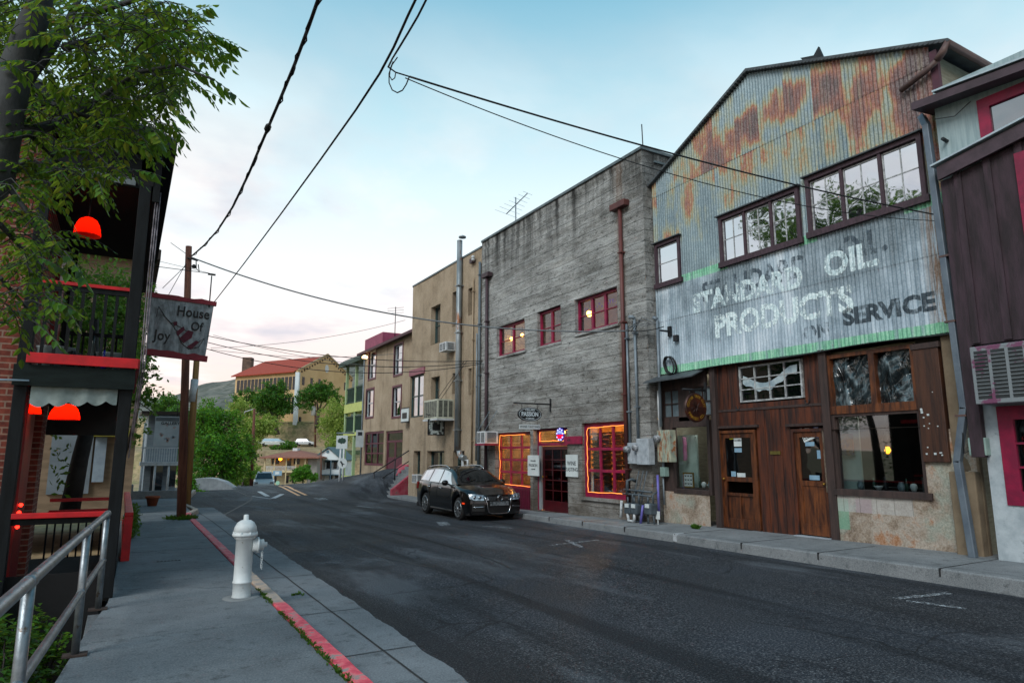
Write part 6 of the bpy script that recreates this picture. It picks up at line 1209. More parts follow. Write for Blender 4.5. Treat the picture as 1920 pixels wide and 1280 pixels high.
# ================================================================== LEFT SIDE
YF = 9.4
m, t, out = newmat('red_brick'); v = obc(t); sp = nd(t, 'ShaderNodeSeparateXYZ', i0=v); uu = mth(t, 'ADD', sp.outputs[0], sp.outputs[1]); cb_ = nd(t, 'ShaderNodeCombineXYZ', i0=uu, i1=sp.outputs[2], i2=0.)
bk = nd(t, 'ShaderNodeTexBrick', Vector=cb_.outputs[0], Color1=lin('84382A'), Color2=lin('54221C'), Mortar=lin('9A8878'), Scale=1., Mortar_Size=.009, Brick_Width=.215, Row_Height=.075, Bias=-.1)
n = nd(t, 'ShaderNodeTexNoise', Vector=v, Scale=14, Detail=5, Roughness=.7); col = mix(t, .4, bk.outputs[0], ramp(t, n.outputs[0], [(.38, '331410'), (.62, '8C4A3A')]))
p = pbsdf(t, out, Base_Color=col, Roughness=.9); t.links.new(bump(t, n.outputs[0], .5, .01, bump(t, bk.outputs[1], -.8, .008)), p.inputs['Normal']); BRICK = m
bh = thing('brick_house', (-1.1, 9.6, -.8), 'red brick house with a black two-storey porch trimmed in bright red at the left', 'house')
m = MB(); m.box(-6.5, -1.12, 9.62, 9.9, -1.2, 6.2); m.box(-1.38, -1.12, 9.9, 13.2, -1.2, 2.5); m.box(-1.38, -1.12, 9.9, 13.2, 2.5, 6.0); m.box(-1.13, -1.0, 11.2, 11.55, -.9, 2.35); m.build('brick_wall', BRICK, bh)
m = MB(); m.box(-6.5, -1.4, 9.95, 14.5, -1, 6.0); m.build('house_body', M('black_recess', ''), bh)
def post(x, y, z0, z1, w=.16, name='porch_post'): m = MB(); m.box(x-w/2, x+w/2, y-w/2, y+w/2, z0, z1); return m.build(name, BLACKW, bh, bevel=.008)
post(-.035, YF+.02, 0, 5.15, .135); post(-1.08, YF+.02, -.9, 5.15, .13); post(-.02, 13.1, 0, 5.1, .14); post(-.02, 16.6, 0, .98, .12); post(-1.0, 13.1, 2.6, 5.1, .12)
m = MB(); m.box(-1.14, .03, YF-.06, 13.3, 2.46, 2.6); m.build('balcony_floor', BLACKW, bh); m = MB(); m.box(-1.16, .05, YF-.1, YF-.065, 2.42, 2.66); m.build('balcony_beam', M('dark_green_black', '0C1615', '141F1E', 4, .7, st=(1, 1, 4), spec=.2), bh)
m = MB(); m.bar((-1.05, YF-.12, 2.74), (.07, YF-.12, 2.735), .03, .12); m.build('red_band', REDP, bh, bevel=.005)
m = MB(); m.bar((.07, YF-.1, 2.735), (.07, 13.2, 2.735), .03, .12); m.build('red_band', REDP, bh)
m = MB(); m.bar((-1.0, YF-.0, 3.665), (-.1, YF-.0, 3.665), .09, .04); m.build('red_top_rail', REDP, bh); m = MB(); m.bar((-1.0, YF, 3.61), (-.1, YF, 3.61), .05, .06); m.build('top_rail', BLACKW, bh)
m = MB(); m.bar((-.02, YF+.1, 3.66), (-.02, 13.0, 3.66), .08, .05); m.build('red_top_rail', REDP, bh)
for i in range(8): x = -.93+.118*i; m = MB(); m.box(x-.017, x+.017, YF-.02, YF+.015, 2.6, 3.6); m.build('baluster', BLACKW, bh)
for i in range(22): y = YF+.28+.158*i; m = MB(); m.box(-.035, -.005, y-.017, y+.017, 2.6, 3.62); m.build('baluster', BLACKW, bh)
for i in range(6): x = -.9+.16*i; m = MB(); m.box(x-.016, x+.016, 13.1, 13.13, 2.6, 3.6); m.build('baluster', BLACKW, bh)
m = MB(); m.bar((-1.0, 13.1, 3.63), (-.1, 13.1, 3.63), .06, .06); m.build('top_rail', BLACKW, bh)
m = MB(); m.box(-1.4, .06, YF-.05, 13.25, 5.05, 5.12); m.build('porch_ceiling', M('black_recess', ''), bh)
m = MB(); m.box(.05, .13, YF-.05, 15.0, 4.85, 5.5); m.build('eave_beam', BLACKW, bh)
m = MB(); rs = (5.87-5.52)/(-1.1-.25); m.prism([(.27, YF-.35, 5.47), (-6.5, YF-.35, 5.47-6.77*rs), (-6.5, YF-.35, 5.6-6.77*rs), (.27, YF-.35, 5.6)], (0, 5.9, 0)); m.build('porch_roof', M('black_roof_edge', '10161B', '1C242A', 4, .7, spec=.25), bh)
m = MB(); m.prism([(.28, YF-.37, 5.59), (-2.4, YF-.37, 5.59-2.68*rs), (-2.4, YF-.37, 5.62-2.68*rs), (.28, YF-.37, 5.62)], (0, .05, 0)); m.build('roof_drip_edge', M('slate_pipe', ''), bh)
m = MB(); m.box(-1.1, -.1, YF-.03, YF+.03, 5.0, 5.45); m.build('front_fascia', M('dark_fascia', '0E1113', '16191B', 4, .8, spec=.2), bh); m = MB(); m.box(-.85, -.15, YF-.06, YF-.03, 5.02, 5.12); m.build('soffit_trim', M('faded_grey_trim', '6E767A', '565E62', 5, .7), bh)
m = MB()
for k, dx in enumerate((.09, .115, .14)): m.tube([(dx, YF-.02+.01*k, 5.0), (dx-.005, YF-.02+.01*k, 3.9), (dx+.004, YF-.02, 2.8), (dx-.03, YF-.02, 1.6+.3*k)], .008+.002*(k == 1), 5)
m.build('post_cables', M('pale_cable', '8C8288', '4A4448', 9, .6), bh)
# cloth valance
P = []
for i in range(61):
    u = i/60; x = -.98+.86*u; sc = .055*abs(math.sin(u*math.pi*4.6)); P.append([(x, YF-.03-.012*math.sin(u*23)-.03*w_, 2.5-(.22+.06*(1-u)-.0+sc*.9)*w_) for w_ in (0, .25, .5, .75, 1)])
m = MB(); m.grid(P); m.build('cloth_valance', M('faded_grey_canvas', '8A9694', '6C7876', 4, .9, bs=30, bst=.3), bh)
# red lit trim inside the lower porch
m = MB(); m.box(-1.12, -1.02, 9.75, 10.5, -.8, 2.3); m.build('red_door_trim', M('deep_red_paint', '8A0A10', '6A060C', 3, .4), bh); m = MB(); m.box(-1.13, -1.06, 12.0, 12.9, 2.9, 4.7); m.build('upper_red_door', M('deep_red_paint', ''), bh)
for z in (.82, .98, 1.06): m = MB(); m.lathe([(.01, -.02), (.022, 0), (.01, .02)], (-.99, 9.72+.1*(z == 1.06), z), 'y', 10); m.build('red_indicator', emis('red_dot', 'FF2014', 6), bh)
# lower red rails, near one and far ones
m = MB(); m.bar((-1.02, YF-.02, .965), (-.1, YF-.02, .955), .07, .06); m.build('lower_red_rail', REDP, bh, bevel=.006); m = MB(); m.box(-1.02, -.1, YF+.0, YF+.04, .86, .93); m.build('lower_rail', BLACKW, bh)
for z in (.92, .74): m = MB(); m.bar((-.95, 13.1, z), (-.02, 13.1, z), .05, .05); m.build('lower_red_rail', REDP, bh)
m = MB(); m.box(-1.12, .0, YF+.1, 13.2, -.05, .02); m.build('porch_floor', M('dark_deck', '22201F', '2E2A28', 4, .8), bh); m = MB(); m.box(-1.1, -.05, 13.0, 13.06, 1.95, 2.46); m.build('dim_ceiling_stand_in', M('dark_deck', '22201F', '2E2A28', 4, .8), bh); m = MB(); m.box(-1.1, -.1, YF+.08, YF+.1, -.9, .3); m.build('porch_skirt', M('black_recess', ''), bh)  # dark board added at the far end stands for the dim porch ceiling
for i in range(9): x = -.95+.105*i; m = MB(); m.box(x-.012, x+.012, 13.08, 13.12, .02, .74); m.build('lower_baluster', BLACKW, bh)
m = MB(); m.tube([(-2.2, 9.2, 2.43), (-1.4, 9.2, 2.46), (-1.0, 9.3, 2.475)], .012, 6); m.build('white_rod', M('pale_blue_rod', 'A8BCC8', '9AAEBB', 4, .4), bh)
# red boxed railing along the pavement
rr_ = thing('red_side_railing', (.06, 14, 0), 'bright red boxed railing standing along the pavement past the porch post', 'railing')
y0_, y1_ = 12.38, 19.0; zt = .74
m = MB(); m.box(.1, .22, y0_, y1_, zt-.06, zt); m.build('top_rail', REDP, rr_, bevel=.01); m = MB(); m.box(.11, .21, y0_+.1, y1_, .02, .1); m.build('bottom_rail', REDP, rr_); m = MB(); m.box(.1, .22, y0_, y0_+.12, .0, zt-.06); m.build('end_post', REDP, rr_); m = MB(); m.box(.145, .175, y0_+.12, y1_, .1, zt-.06); m.build('dark_infill', BLACKW, rr_)
m = MB(); m.box(-.17, .0, YF-.05+.1, y0_, .0, .9) if 0 else m.box(-.05, -.02, YF+.15, y0_, .1, .75); m.build('side_panel', BLACKW, rr_)
# lamps
def dome(name, px, py, Y, r, h, label, e, group='glowing red dome lamps on the porch'):
    x, z = PY(px, py, Y); tg = thing(name, (x, Y, z), label, 'lamp', group); m = MB(); pr_ = [(r, -h*.5), (r*.99, -h*.35), (r*.93, -h*.1), (r*.82, h*.15), (r*.64, h*.36), (r*.3, h*.5), (.01, h*.53)]; m.lathe(pr_, (x, Y, z), 'z', 24); m.f.pop(-2); m.sm.pop(-2); m.build('shade', BULB_RED, tg); m = MB(); m.tube([(x, Y, z+h*.5), (x, Y, z+h*.5+.3)], .01, 5); m.build('cord', CABLE, tg); m = MB(); m.lathe([(.01, -.02), (.025, 0), (.01, .02)], (x, Y, z+h*.2), 'z', 10); m.build('bulb', emis('lamp_core', 'FF7A28', 6), tg)
    roomlight(x, Y-.0, z-h*.1, e*.3, (1, .2, .05), .03); return tg
dome('dome_lamp', 165, 425, 9.9, .155, .24, 'glowing red dome lamp under the upper porch ceiling', 3)
dome('dome_lamp', 122, 772, 9.75, .165, .19, 'large glowing red dome lamp below the cloth valance', 5)
dome('dome_lamp', 60, 765, 9.9, .1, .14, 'smaller glowing red dome lamp at the left end of the lower porch', 3)
# things on the balcony
def pot(name, prof, x, y, z, mat, label, cat, group=None, n=20): m = MB(); m.lathe(prof, (x, y, z), 'z', n); return tag(m.build(name, mat), label, cat, group)
TUB = M('pale_tub_plastic', '8C979A', '7A8588', 4, .5)
x, z = PY(105, 665, 9.75); pot('tub', [(.17, 0), (.2, .3), (.215, .32), (.2, .32), (.17, .28)], x, 9.75, 2.61, TUB, 'pale round tub at the left of the porch balcony', 'tub', 'tubs on the balcony')
x, z = PY(210, 665, 9.8); pot('tub', [(.17, 0), (.2, .27), (.215, .29), (.2, .29), (.17, .25)], x, 9.8, 2.61, TUB, 'pale round tub at the right of the porch balcony behind the blue bottle', 'tub', 'tubs on the balcony')
BOT = [(.035, 0), (.04, .02), (.04, .2), (.014, .29), (.014, .38)]
x, z = PY(173, 660, 9.6); pot('bottle', [(a*1.15, b*1.25) for a, b in BOT], x, 9.6, 2.61, M('green_black_bottle', '0A1A16', '0E2018', 4, .1), 'tall dark green bottle on the porch balcony', 'bottle', 'bottles on the balcony')
x, z = PY(194, 680, 9.56); pot('bottle', [(a*.9, b*.8) for a, b in BOT], x, 9.56, 2.61, M('cobalt_bottle', '101070', '1A1A8C', 4, .1), 'small cobalt blue bottle on the porch balcony', 'bottle', 'bottles on the balcony')
x, z = PY(140, 650, 9.65); tg = thing('wire_basket', (x, 9.65, 2.61), 'dark tangled wire basket between the tub and the bottles on the balcony', 'basket'); m = MB()
rn = random.Random(8)
for k in range(14): a = rn.uniform(0, 3.14); m.tube([(x+.13*math.cos(tt)*math.cos(a), 9.65+.13*math.cos(tt)*math.sin(a), 2.75+.13*math.sin(tt)*rn.uniform(.85, 1.1)) for tt in [6.283*i/14 for i in range(15)]], .006, 4, cap=False)
m.build('wires', DARKMET, tg); m = MB(); m.lathe([(.05, 0), (.11, .05), (.12, .1), (.06, .16)], (x, 9.65, 2.63), 'z', 12); m.build('dark_pot', M('black_recess', ''), tg)
# second building up the pavement
BEI = M('beige_board_plaster', '8E7A64', '7A6854', 1.6, .85, st=(1, 1, 5), bs=14, bst=.3, c='6E5E4C', csc=3, clo=.58, chi=.7)
b2 = thing('beige_building', (-2, 22, 0), 'beige plastered building with a dark eave standing up the pavement behind the porch', 'building')
m = MB(); m.box(-7, .28, 22, 29, -.2, 7.3); m.build('wall', BEI, b2); m = MB(); m.box(-.35, .5, 21.7, 29.3, 8.0, 8.3) if 0 else m.prism([(.48, 21.6, 7.3), (-7, 21.6, 7.3), (-7, 21.6, 9.4), (.48, 21.6, 7.6)], (0, 7.6, 0)); m.build('roof', M('dark_brown_eave', '2A211C', '3A2E26', 4, .7), b2)
def on22(x0, y0, x1, y1, dep, name, mat, par=b2): a = PY(x0, y0, 21.9); b = PY(x1, y1, 21.9); m = MB(); m.box(a[0], b[0], 22-dep, 22, b[1], a[1]); return m.build(name, mat, par)
on22(175, 806, 247, 819, .3, 'yellow_awning_band', M('olive_yellow_band', '8A8428', '767020', 4, .7)); on22(180, 819, 193, 903, .12, 'white_pilaster', M('blue_white_paint', '8FA0AE', '7E8E9C', 4, .6)); on22(100, 800, 165, 925, .1, 'pale_wall_panel', M('pale_blue_grey_wall', '77838C', '6A767F', 3, .8))
m = MB(); m.box(.28, .34, 22.6, 23.4, 0, .75); m.build('grey_base', CONC, b2); m = MB(); m.tube([(.36, 22.1, 4.2), (.36, 22.1, 6.6)], .04, 6); m.build('wall_pipe', DARKMET, b2)
x, z = PY(166, 780, 21.6)
# small grey house with white balcony
g2 = thing('grey_balcony_house', (1.6, 32, 0), 'small blue grey house with a white balcony closing the left pavement', 'house')
yy = 31.; (xa, z1) = PY(274, 800, yy); (xb, _) = PY(336, 800, yy); GB = M('blue_grey_siding', '84939E', '74828C', 3, .8, st=(1, 1, 6))
zb_ = PY(300, 866, yy)[1]; zr_ = PY(300, 838, yy)[1]
m = MB(); m.box(xa+.1, xb+.1, yy+1.2, yy+6, -.4, 3.3); m.build('wall', GB, g2); m = MB(); m.box(xa-.1, xb+.2, yy-.1, yy+1.2, zb_-.14, zb_); m.build('balcony_deck', WHITE, g2); m = MB(); m.box(xa-.1, xb+.2, yy-.08, yy-.04, zr_-.05, zr_); m.build('balcony_rail', WHITE, g2)
for i in range(17): x = xa-.05+(xb-xa+.2)*i/16; m = MB(); m.box(x-.012, x+.012, yy-.07, yy-.045, zb_, zr_-.05); m.build('baluster', WHITE, g2)
for x in (xa-.02, xa+.45, xa+.95): m = MB(); m.tube([(x, yy-.05, -.2), (x, yy-.05, zb_-.14)], .045, 8); m.build('post', WHITE, g2)
m = MB(); m.tube([(xa-.05, yy-.05, zb_), (xa-.05, yy-.05, 2.9)], .035, 6); m.build('balcony_post', WHITE, g2); m = MB(); m.prism([(xa-.2, yy-.2, 3.25), (xb+.25, yy-.2, 3.25), (xb+.25, yy-.2, 3.37), (xa-.2, yy-.2, 3.37)], (0, 6.2, .2)); m.build('roof', M('dark_brown_eave', ''), g2)
m = MB(); m.box(xa+.35, xa+.8, yy+1.17, yy+1.2, -.2, 1.2); m.box(xa+1.0, xa+1.3, yy+1.17, yy+1.2, .3, 1.2); m.build('door', G_DARK, g2)
m = MB(); m.box(xa-.3, xb+.3, yy-.9, yy-.6, -.4, .22); tag(m.build('low_wall', CONC), 'low pale grey wall in front of the grey balcony house', 'wall')
# gallery poster board
(xa, za), (xb, zb) = PY(292, 780, 27.5), PY(333, 836, 27.5); tg = thing('gallery_sign', ((xa+xb)/2, 27.5, zb), 'white gallery sign board with dark heading and pastel picture hung near the pole', 'sign')
m = MB(); m.box(xa, xb, 27.48, 27.53, zb, za); m.build('board', M('white_gallery_board', 'B9C4C8', 'A9B5BA', 2, .6, c='9AA8B0', csc=1.2), tg); m = MB(); m.box(xa+.02, xb-.02, 27.47, 27.479, za-.17, za-.03); m.build('heading_strip', M('grey_strip', '5E676B', '50595D', 3, .6), tg)
m = MB(); text(m, 'GALLERY', .15, ((xa+xb)/2+.1, 27.465, za-.25), 'Y', bold=.003); m.build('lettering', INK, tg); m = MB(); rn = random.Random(6)
for k in range(9): cx, cz = xa+rn.uniform(.2, .75), zb+rn.uniform(.15, .8); m.prism([(cx+rn.uniform(.03, .09)*math.cos(a), 27.472, cz+rn.uniform(.02, .07)*math.sin(a)) for a in [6.283*i/8 for i in range(8)]], (0, .006, 0))
m.build('picture_blots', M('pastel_blots', '8FA8B4', 'B89A90', 8, .8, lo=.48, hi=.52), tg); m = MB(); m.tube([(xa+.1, 27.5, za), (xa-.6, 27.5, za+.5)], .02, 5); m.tube([(xb-.1, 27.5, za), (xb-.1, 27.5, za+.5)], .015, 5); m.build('hanger', DARKMET, tg)
# terracotta pot on the pavement, red hydrant-like pot and planter by the railing
X, Y = PZ(285, 948, -.04); pot('terracotta_pot', [(.13, 0), (.19, .26), (.22, .26), (.22, .33), (.19, .33), (.17, .28)], X, Y, -.05, M('terracotta', '8E4A2C', '7A3E26', 4, .8), 'terracotta flower pot standing on the pavement', 'flower pot')
# hydrant
hx, hy = 1.33, 8.62; HW = M('chalky_white_hydrant', 'CBD2D3', 'BCC4C6', 5, .5, bs=30, bst=.15, c='8E8A82', csc=18, clo=.64, chi=.7)
hd = thing('fire_hydrant', (hx, hy, 0), 'white fire hydrant standing beside the pink-painted kerb', 'fire hydrant')
m = MB(); m.lathe([(.105, 0), (.105, .02), (.1, .04), (.1, .165), (.108, .17), (.108, .185), (.1, .19), (.098, .3), (.098, .66), (.118, .67), (.118, .69)], (hx, hy, 0), 'z', 28); m.build('barrel', HW, hd)
m = MB(); m.lathe([(.118, .69), (.143, .70), (.143, .722), (.126, .732), (.126, .75), (.131, .755), (.12, .805), (.094, .85), (.056, .875), (.03, .88), (.028, .935), (.018, .94)], (hx, hy, 0), 'z', 28); m.build('bonnet', HW, hd)
for k in range(8): a = 6.283*k/8+.3; m = MB(); m.lathe([(.012, .69), (.012, .745)], (hx+.133*math.cos(a), hy+.133*math.sin(a), 0), 'z', 6); m.build('bolt', HW, hd)
m = MB(); m.lathe([(.075, .08), (.075, .13), (.09, .135), (.09, .155), (.06, .16), (.065, .21), (.028, .215), (.028, .25)], (hx, hy-.02, .585), 'x', 20); m.build('outlet_cap', HW, hd)
m = MB()
for i in range(9): a = i*.7; z = .5-.022*i; m.tube([(hx+.19+.01*math.cos(u+i), hy-.08+.008*math.sin(u)*(i % 2), z+.016*math.sin(u)) for u in [6.283*j/8 for j in range(9)]], .003, 4, cap=False)
m.build('chain', HW, hd)
m = MB(); m.lathe([(.21, .0), (.2, .012), (.14, .018)], (hx, hy, -.006), 'z', 24); m.build('concrete_collar', CONC, hd)
# galvanised handrail
rl = thing('pipe_handrail', (-.25, 6, 0), 'galvanised pipe handrail with two rails beside the pavement at the lower left', 'handrail')
def R3(x, y, z): X, Y = PZ(x, y, z); return Vector((X, Y, z))
tA, tB = Vector((-.47, 2.6, 1.0)), Vector((-.1, 8.7, 1.0)); 
def onr(Y, z): u = (Y-tA.y)/(tB.y-tA.y); return Vector((tA.x+(tB.x-tA.x)*u, Y, z))
m = MB(); m.tube([onr(-1, 1.0), onr(3, 1.0), onr(6, 1.005), onr(8.62, 1.0), onr(8.72, .985), onr(8.76, .93)], .033, 12); m.build('top_rail', GALV, rl); m = MB(); m.tube([onr(-1, .5), onr(3, .5), onr(8.72, .5)], .028, 12); m.build('lower_rail', GALV, rl)
for Y in (1.8, 4.35, 6.9, 8.74):
    q = onr(Y, 0); m = MB(); m.tube([q, (q.x, q.y, .98)], .031, 12); pp = m.build('post', GALV, rl); m = MB(); m.box(q.x-.09, q.x+.09, q.y-.06, q.y+.06, 0, .015); m.build('base_plate', M('rusty_plate', '2E2420', '3E302A', 9, .8), rl)
    for z in (1.0, .5): m = MB(); m.tube([onr(Y-.06, z), onr(Y+.06, z)], .037 if z > .9 else .033, 12); m.build('sleeve', GALV, rl)
# House of Joy sign
YS = 14.; sgn = thing('hanging_wooden_sign', (.75, YS, 3.6), 'weathered wooden sign reading House Of Joy between two red boards', 'sign')
cr = [PY(277, 556, YS), PY(401, 573, YS), PY(385, 668, YS), PY(275, 655, YS)]
def q3(p, y=YS): return Vector((p[0], y, p[1]))
m, t, out = newmat('weathered_sign_wood'); v = obc(t, (6, 6, 1.4)); n = nd(t, 'ShaderNodeTexNoise', Vector=v, Scale=1.3, Detail=7, Roughness=.7, Distortion=.6); n2 = nd(t, 'ShaderNodeTexNoise', Vector=obc(t), Scale=9, Detail=5)
col = ramp(t, n.outputs[0], [(.36, '4A4E50'), (.48, '80868A'), (.62, 'AEB4B6')]); col = mix(t, .3, col, ramp(t, n2.outputs[0], [(.4, '5E5A50'), (.6, 'A8ACAC')])); p = pbsdf(t, out, Base_Color=col, Roughness=.85); t.links.new(bump(t, n.outputs[0], .6, .01), p.inputs['Normal'])
a, b, c, d = [q3(p_) for p_ in cr]; mbs = MB(); mbs.prism([a, b, c, d], (0, .05, 0)); bo = mbs.build('board', m, sgn)
def barq(p0, p1, h): mm_ = MB(); u = (p1-p0).normalized(); nrm = Vector((-u.z, 0, u.x))*h; e = u*.045; rn = random.Random(3); k = 9; top = [p0-e+(p1-p0+2*e)*i/k+nrm*(1+.18*rn.uniform(-1, 1)*(h > 0)) for i in range(k+1)]; mm_.prism([v_+Vector((0, -.02, 0)) for v_ in [p0-e, p1+e]+top[::-1]], (0, .09, 0)); return mm_
barq(a, b, .09).build('top_board', M('worn_red_board', '8E1226', '7A0C1E', 5, .6), sgn); barq(d-(a-d).normalized()*.1, c-(b-c).normalized()*.1, .12).build('bottom_board', M('worn_red_board', ''), sgn)
ang = math.atan2(b.z-a.z, b.x-a.x)
def sg(u, w_): return a.lerp(b, u).lerp(d.lerp(c, u), w_)+Vector((0, -.008, 0))
for s, u, w_, sz in (('House', .70, .2, .27), ('Of', .78, .46, .24), ('Joy', .24, .71, .27)): mm_ = MB(); text(mm_, s, sz, sg(u, w_), 'Y', bold=.006, rot=ang, sx=.78, sp=1.05); sub('lettering', mm_, M('charred_lettering', '22201E', '3A3836', 9, .8), bo)
mm_ = MB(); mm_.tube([sg(.13, .38), sg(.17, .16), sg(.27, .34), sg(.38, .46)], [.003, .007, .008, .012], 5); mm_.tube([sg(.38, .46), sg(.48, .6), sg(.56, .8), sg(.7, .9), sg(.86, .84), sg(.93, .66), sg(.85, .74), sg(.72, .86)], .006, 5); mm_.tube([sg(.38, .44), sg(.52, .5), sg(.66, .58), sg(.72, .68)], .005, 5); sub('carved_outline', mm_, M('charred_lettering', ''), bo)
STR = M('wine_red_stripe', '5E0E26', '4A0A1E', 6, .7)
for qd in ([(.4, .42), (.46, .4), (.47, .46), (.42, .5)], [(.46, .6), (.57, .48), (.6, .54), (.49, .68)], [(.52, .72), (.65, .54), (.74, .56), (.72, .68), (.6, .8)], [(.66, .86), (.8, .72), (.86, .74), (.74, .9)]): mm_ = MB(); mm_.prism([sg(u, w_) for u, w_ in qd][::-1], (0, -.006, 0)); sub('painted_stripe', mm_, STR, bo)
m = MB(); p1 = sg(.93, .04); m.tube([p1, q3(PY(397, 517, YS))], .012, 5); pt = q3(PY(397, 515, YS)); m.box(pt.x-.07, pt.x+.07, YS-.02, YS+.02, pt.z-.01, pt.z+.02); m.build('chain', CABLE, sgn); m = MB(); p0 = sg(.05, .02); m.tube([p0, (.13, YS, p0.z+.35)], .01, 5); m.build('chain', CABLE, sgn)
m = MB(); m.tube([(.13, YS-.0, pt.z+.03), (pt.x+.03, YS, pt.z+.02)], .007, 5) ; m.tube([(.13, YS, 5.3), (pt.x, YS, pt.z+.02)], .004, 4); m.build('hanger_arm', CABLE, sgn)
# poles
POLE = M('reddish_pole_wood', '4E2A20', '6E4432', 2.2, .85, st=(6, 6, .5), bs=10, bst=.6, c='241814', csc=4, clo=.56, chi=.7)
up = thing('utility_pole', (1.44, 19.58, 0), 'tall reddish brown wooden utility pole at the kerb behind the hanging sign', 'utility pole')
X0, Y0p = PZ(340, 972); tx, tz = PY(354, 462, Y0p); m = MB(); m.tube([(X0, Y0p, -.1), (X0+(tx-X0)*.5, Y0p, tz/2), (tx, Y0p, tz)], [.115, .1, .08], 14); m.build('pole', POLE, up)
m = MB(); m.tube([(tx-.02, Y0p-.1, tz-.35), (tx+.25, Y0p-.12, tz-.4)], .02, 6); m.tube([(tx+.2, Y0p-.12, tz-.4), (tx+.22, Y0p-.12, tz-.62), (tx+.3, Y0p-.1, tz-.7), (tx+.26, Y0p-.12, tz-.5)], .014, 5); m.lathe([(.05, 0), (.06, .06), (.03, .1)], (tx+.16, Y0p-.12, tz-.62), 'z', 8); m.build('insulators', CABLE, up)
TOP1 = Vector((tx, Y0p, tz))
X1, Y1p = 1.98, 26.0; p0 = PY(351, 930, Y1p); p1 = PY(374, 600, Y1p); m = MB(); m.tube([(p0[0], Y1p, -.2), (p1[0], Y1p, p1[1])], [.13, .09], 12); yp = m.build('utility_pole', M('yellow_tan_pole', '9A7440', '7E5E38', 2, .85, st=(6, 6, .5), bs=10, bst=.5)); tag(yp, 'paler yellow brown utility pole standing right behind the tall one', 'utility pole')
m = MB(); x_, z_ = PY(360, 740, Y1p); m.tube([(x_+.03, Y1p, z_-.25), (x_+.05, Y1p, z_+.55)], .13, 10); sub('grey_band', m, WHITE, yp); TOP2 = Vector((p1[0], Y1p, p1[1]))
m = MB(); rn = random.Random(9)
for k in range(90): a = rn.uniform(0, 6.28); r_ = rn.uniform(.12, .4); tuft(m, X0+r_*math.cos(a), Y0p+r_*math.sin(a)-.05, 0, rn.uniform(.04, .16)*(1.3-r_), 5, rn, .012)
tag(m.build('weed_plant', WEED), 'green weeds growing round the foot of the tall pole', 'weed')
m = MB(); rn = random.Random(19)
for k in range(90): y_ = rn.uniform(15.5, 19); [leafquad(m, Vector((.3+rn.gauss(0, .06), y_+rn.gauss(0, .1), rn.uniform(.03, .45)*ss(14.5, 17, y_)+.03)), .045, rn) for q in range(9)]
tag(m.build('hedge_plant', WEED), 'green plants growing between the red railing and the pavement', 'plants', kind='stuff')
# white barrier
m = MB(); ya_ = 40.5; pts = [(365, 897), (385, 895), (400, 896), (420, 902), (436, 913)]
top = [(PY(a, b, ya_)[0], ya_, PY(a, b, ya_)[1]) for a, b in pts]; m.prism(top+[(top[-1][0]+.1, ya_, -.5), (top[0][0], ya_, -.5)], (.3, .35, 0)); tag(m.build('white_barrier', M('white_painted_wall', 'A4AAAE', '8C9296', 3, .8), bevel=.03), 'low white painted concrete barrier curving down at the road crest', 'barrier')
# ================================================================== CAR
CARP = M('black_car_paint', '030304', '050507', 3, .3, bst=0, coat=.9, spec=.15); CHROME = M('chrome', 'C8CCD0', 'B0B4B8', 5, .12, metal=1., bst=0); RUB = M('tyre_rubber', '101112', '191A1B', 6, .85, bs=40)
ALLOY = M('alloy_wheel', '9AA0A4', '868C90', 5, .3, metal=.8, bst=0); CARG = glass('tinted_car_glass', '080B0D', .52); WSG = glass('windscreen_glass', '05080A', .03)
cr_ = thing('parked_car', (9.36, 16.95, road_z(9.3, 19)), 'black estate car with chrome grille and roof rails parked at the far kerb', 'car', local=True); cr_.rotation_euler = (R(.2), 0, R(-1.2))
def spl(x, pts):
    xs = [p[0] for p in pts]; ys = [p[1] for p in pts]
    if x <= xs[0]: return ys[0]
    if x >= xs[-1]: return ys[-1]
    i = max(k for k in range(len(xs)) if xs[k] <= x); i = min(i, len(xs)-2); h = xs[i+1]-xs[i]; t = (x-xs[i])/h
    m0 = (ys[i+1]-ys[i-1])/(xs[i+1]-xs[i-1])*h if i > 0 else (ys[i+1]-ys[i]); m1 = (ys[i+2]-ys[i])/(xs[i+2]-xs[i])*h if i+2 < len(xs) else (ys[i+1]-ys[i])
    return (2*t**3-3*t*t+1)*ys[i]+(t**3-2*t*t+t)*m0+(-2*t**3+3*t*t)*ys[i+1]+(t**3-t*t)*m1
L_ = 4.55; Wd = [(0, .80), (.15, .835), (.5, .87), (1, .885), (2.3, .89), (3.6, .885), (4.2, .85), (4.55, .78)]
Hb = [(0, .70), (.12, .745), (.4, .84), (.8, .915), (1.2, .965), (1.8, .985), (3, 1.0), (4.2, 1.02), (4.55, .98)]
Rf = [(1.12, .985), (1.3, 1.085), (1.6, 1.26), (1.9, 1.395), (2.15, 1.455), (2.7, 1.495), (3.4, 1.475), (4.0, 1.415), (4.2, 1.37), (4.35, 1.22), (4.5, 1.0)]
WA = (.88, 3.46); WR = .37
def Cw(s, x, z):
    ax_ = abs(x)/.86; bow = .26*ax_**3*max(0, 1-s/1.0) if s < 1.0 else 0; lean = .10*max(0, (z-.5)/.3)**1.6*max(0, 1-s/.5) if s < .5 else 0
    r = 0
    if s > 3.9: r = -.16*ax_**3*min(1, (s-3.9)/.6)
    return (x, s+bow+lean+r, z)
def zbot(s):
    z = .2+.0*s
    for c in WA:
        if abs(s-c) < WR+.04: z = max(z, .31+math.sqrt(max(0, (WR+.04)**2-(s-c)**2)))
    return z
SEC = [(0, -.05), (.12, -.02), (.3, 0), (.5, .006), (.68, -.0), (.84, -.016), (.95, -.04), (1., -.075)]
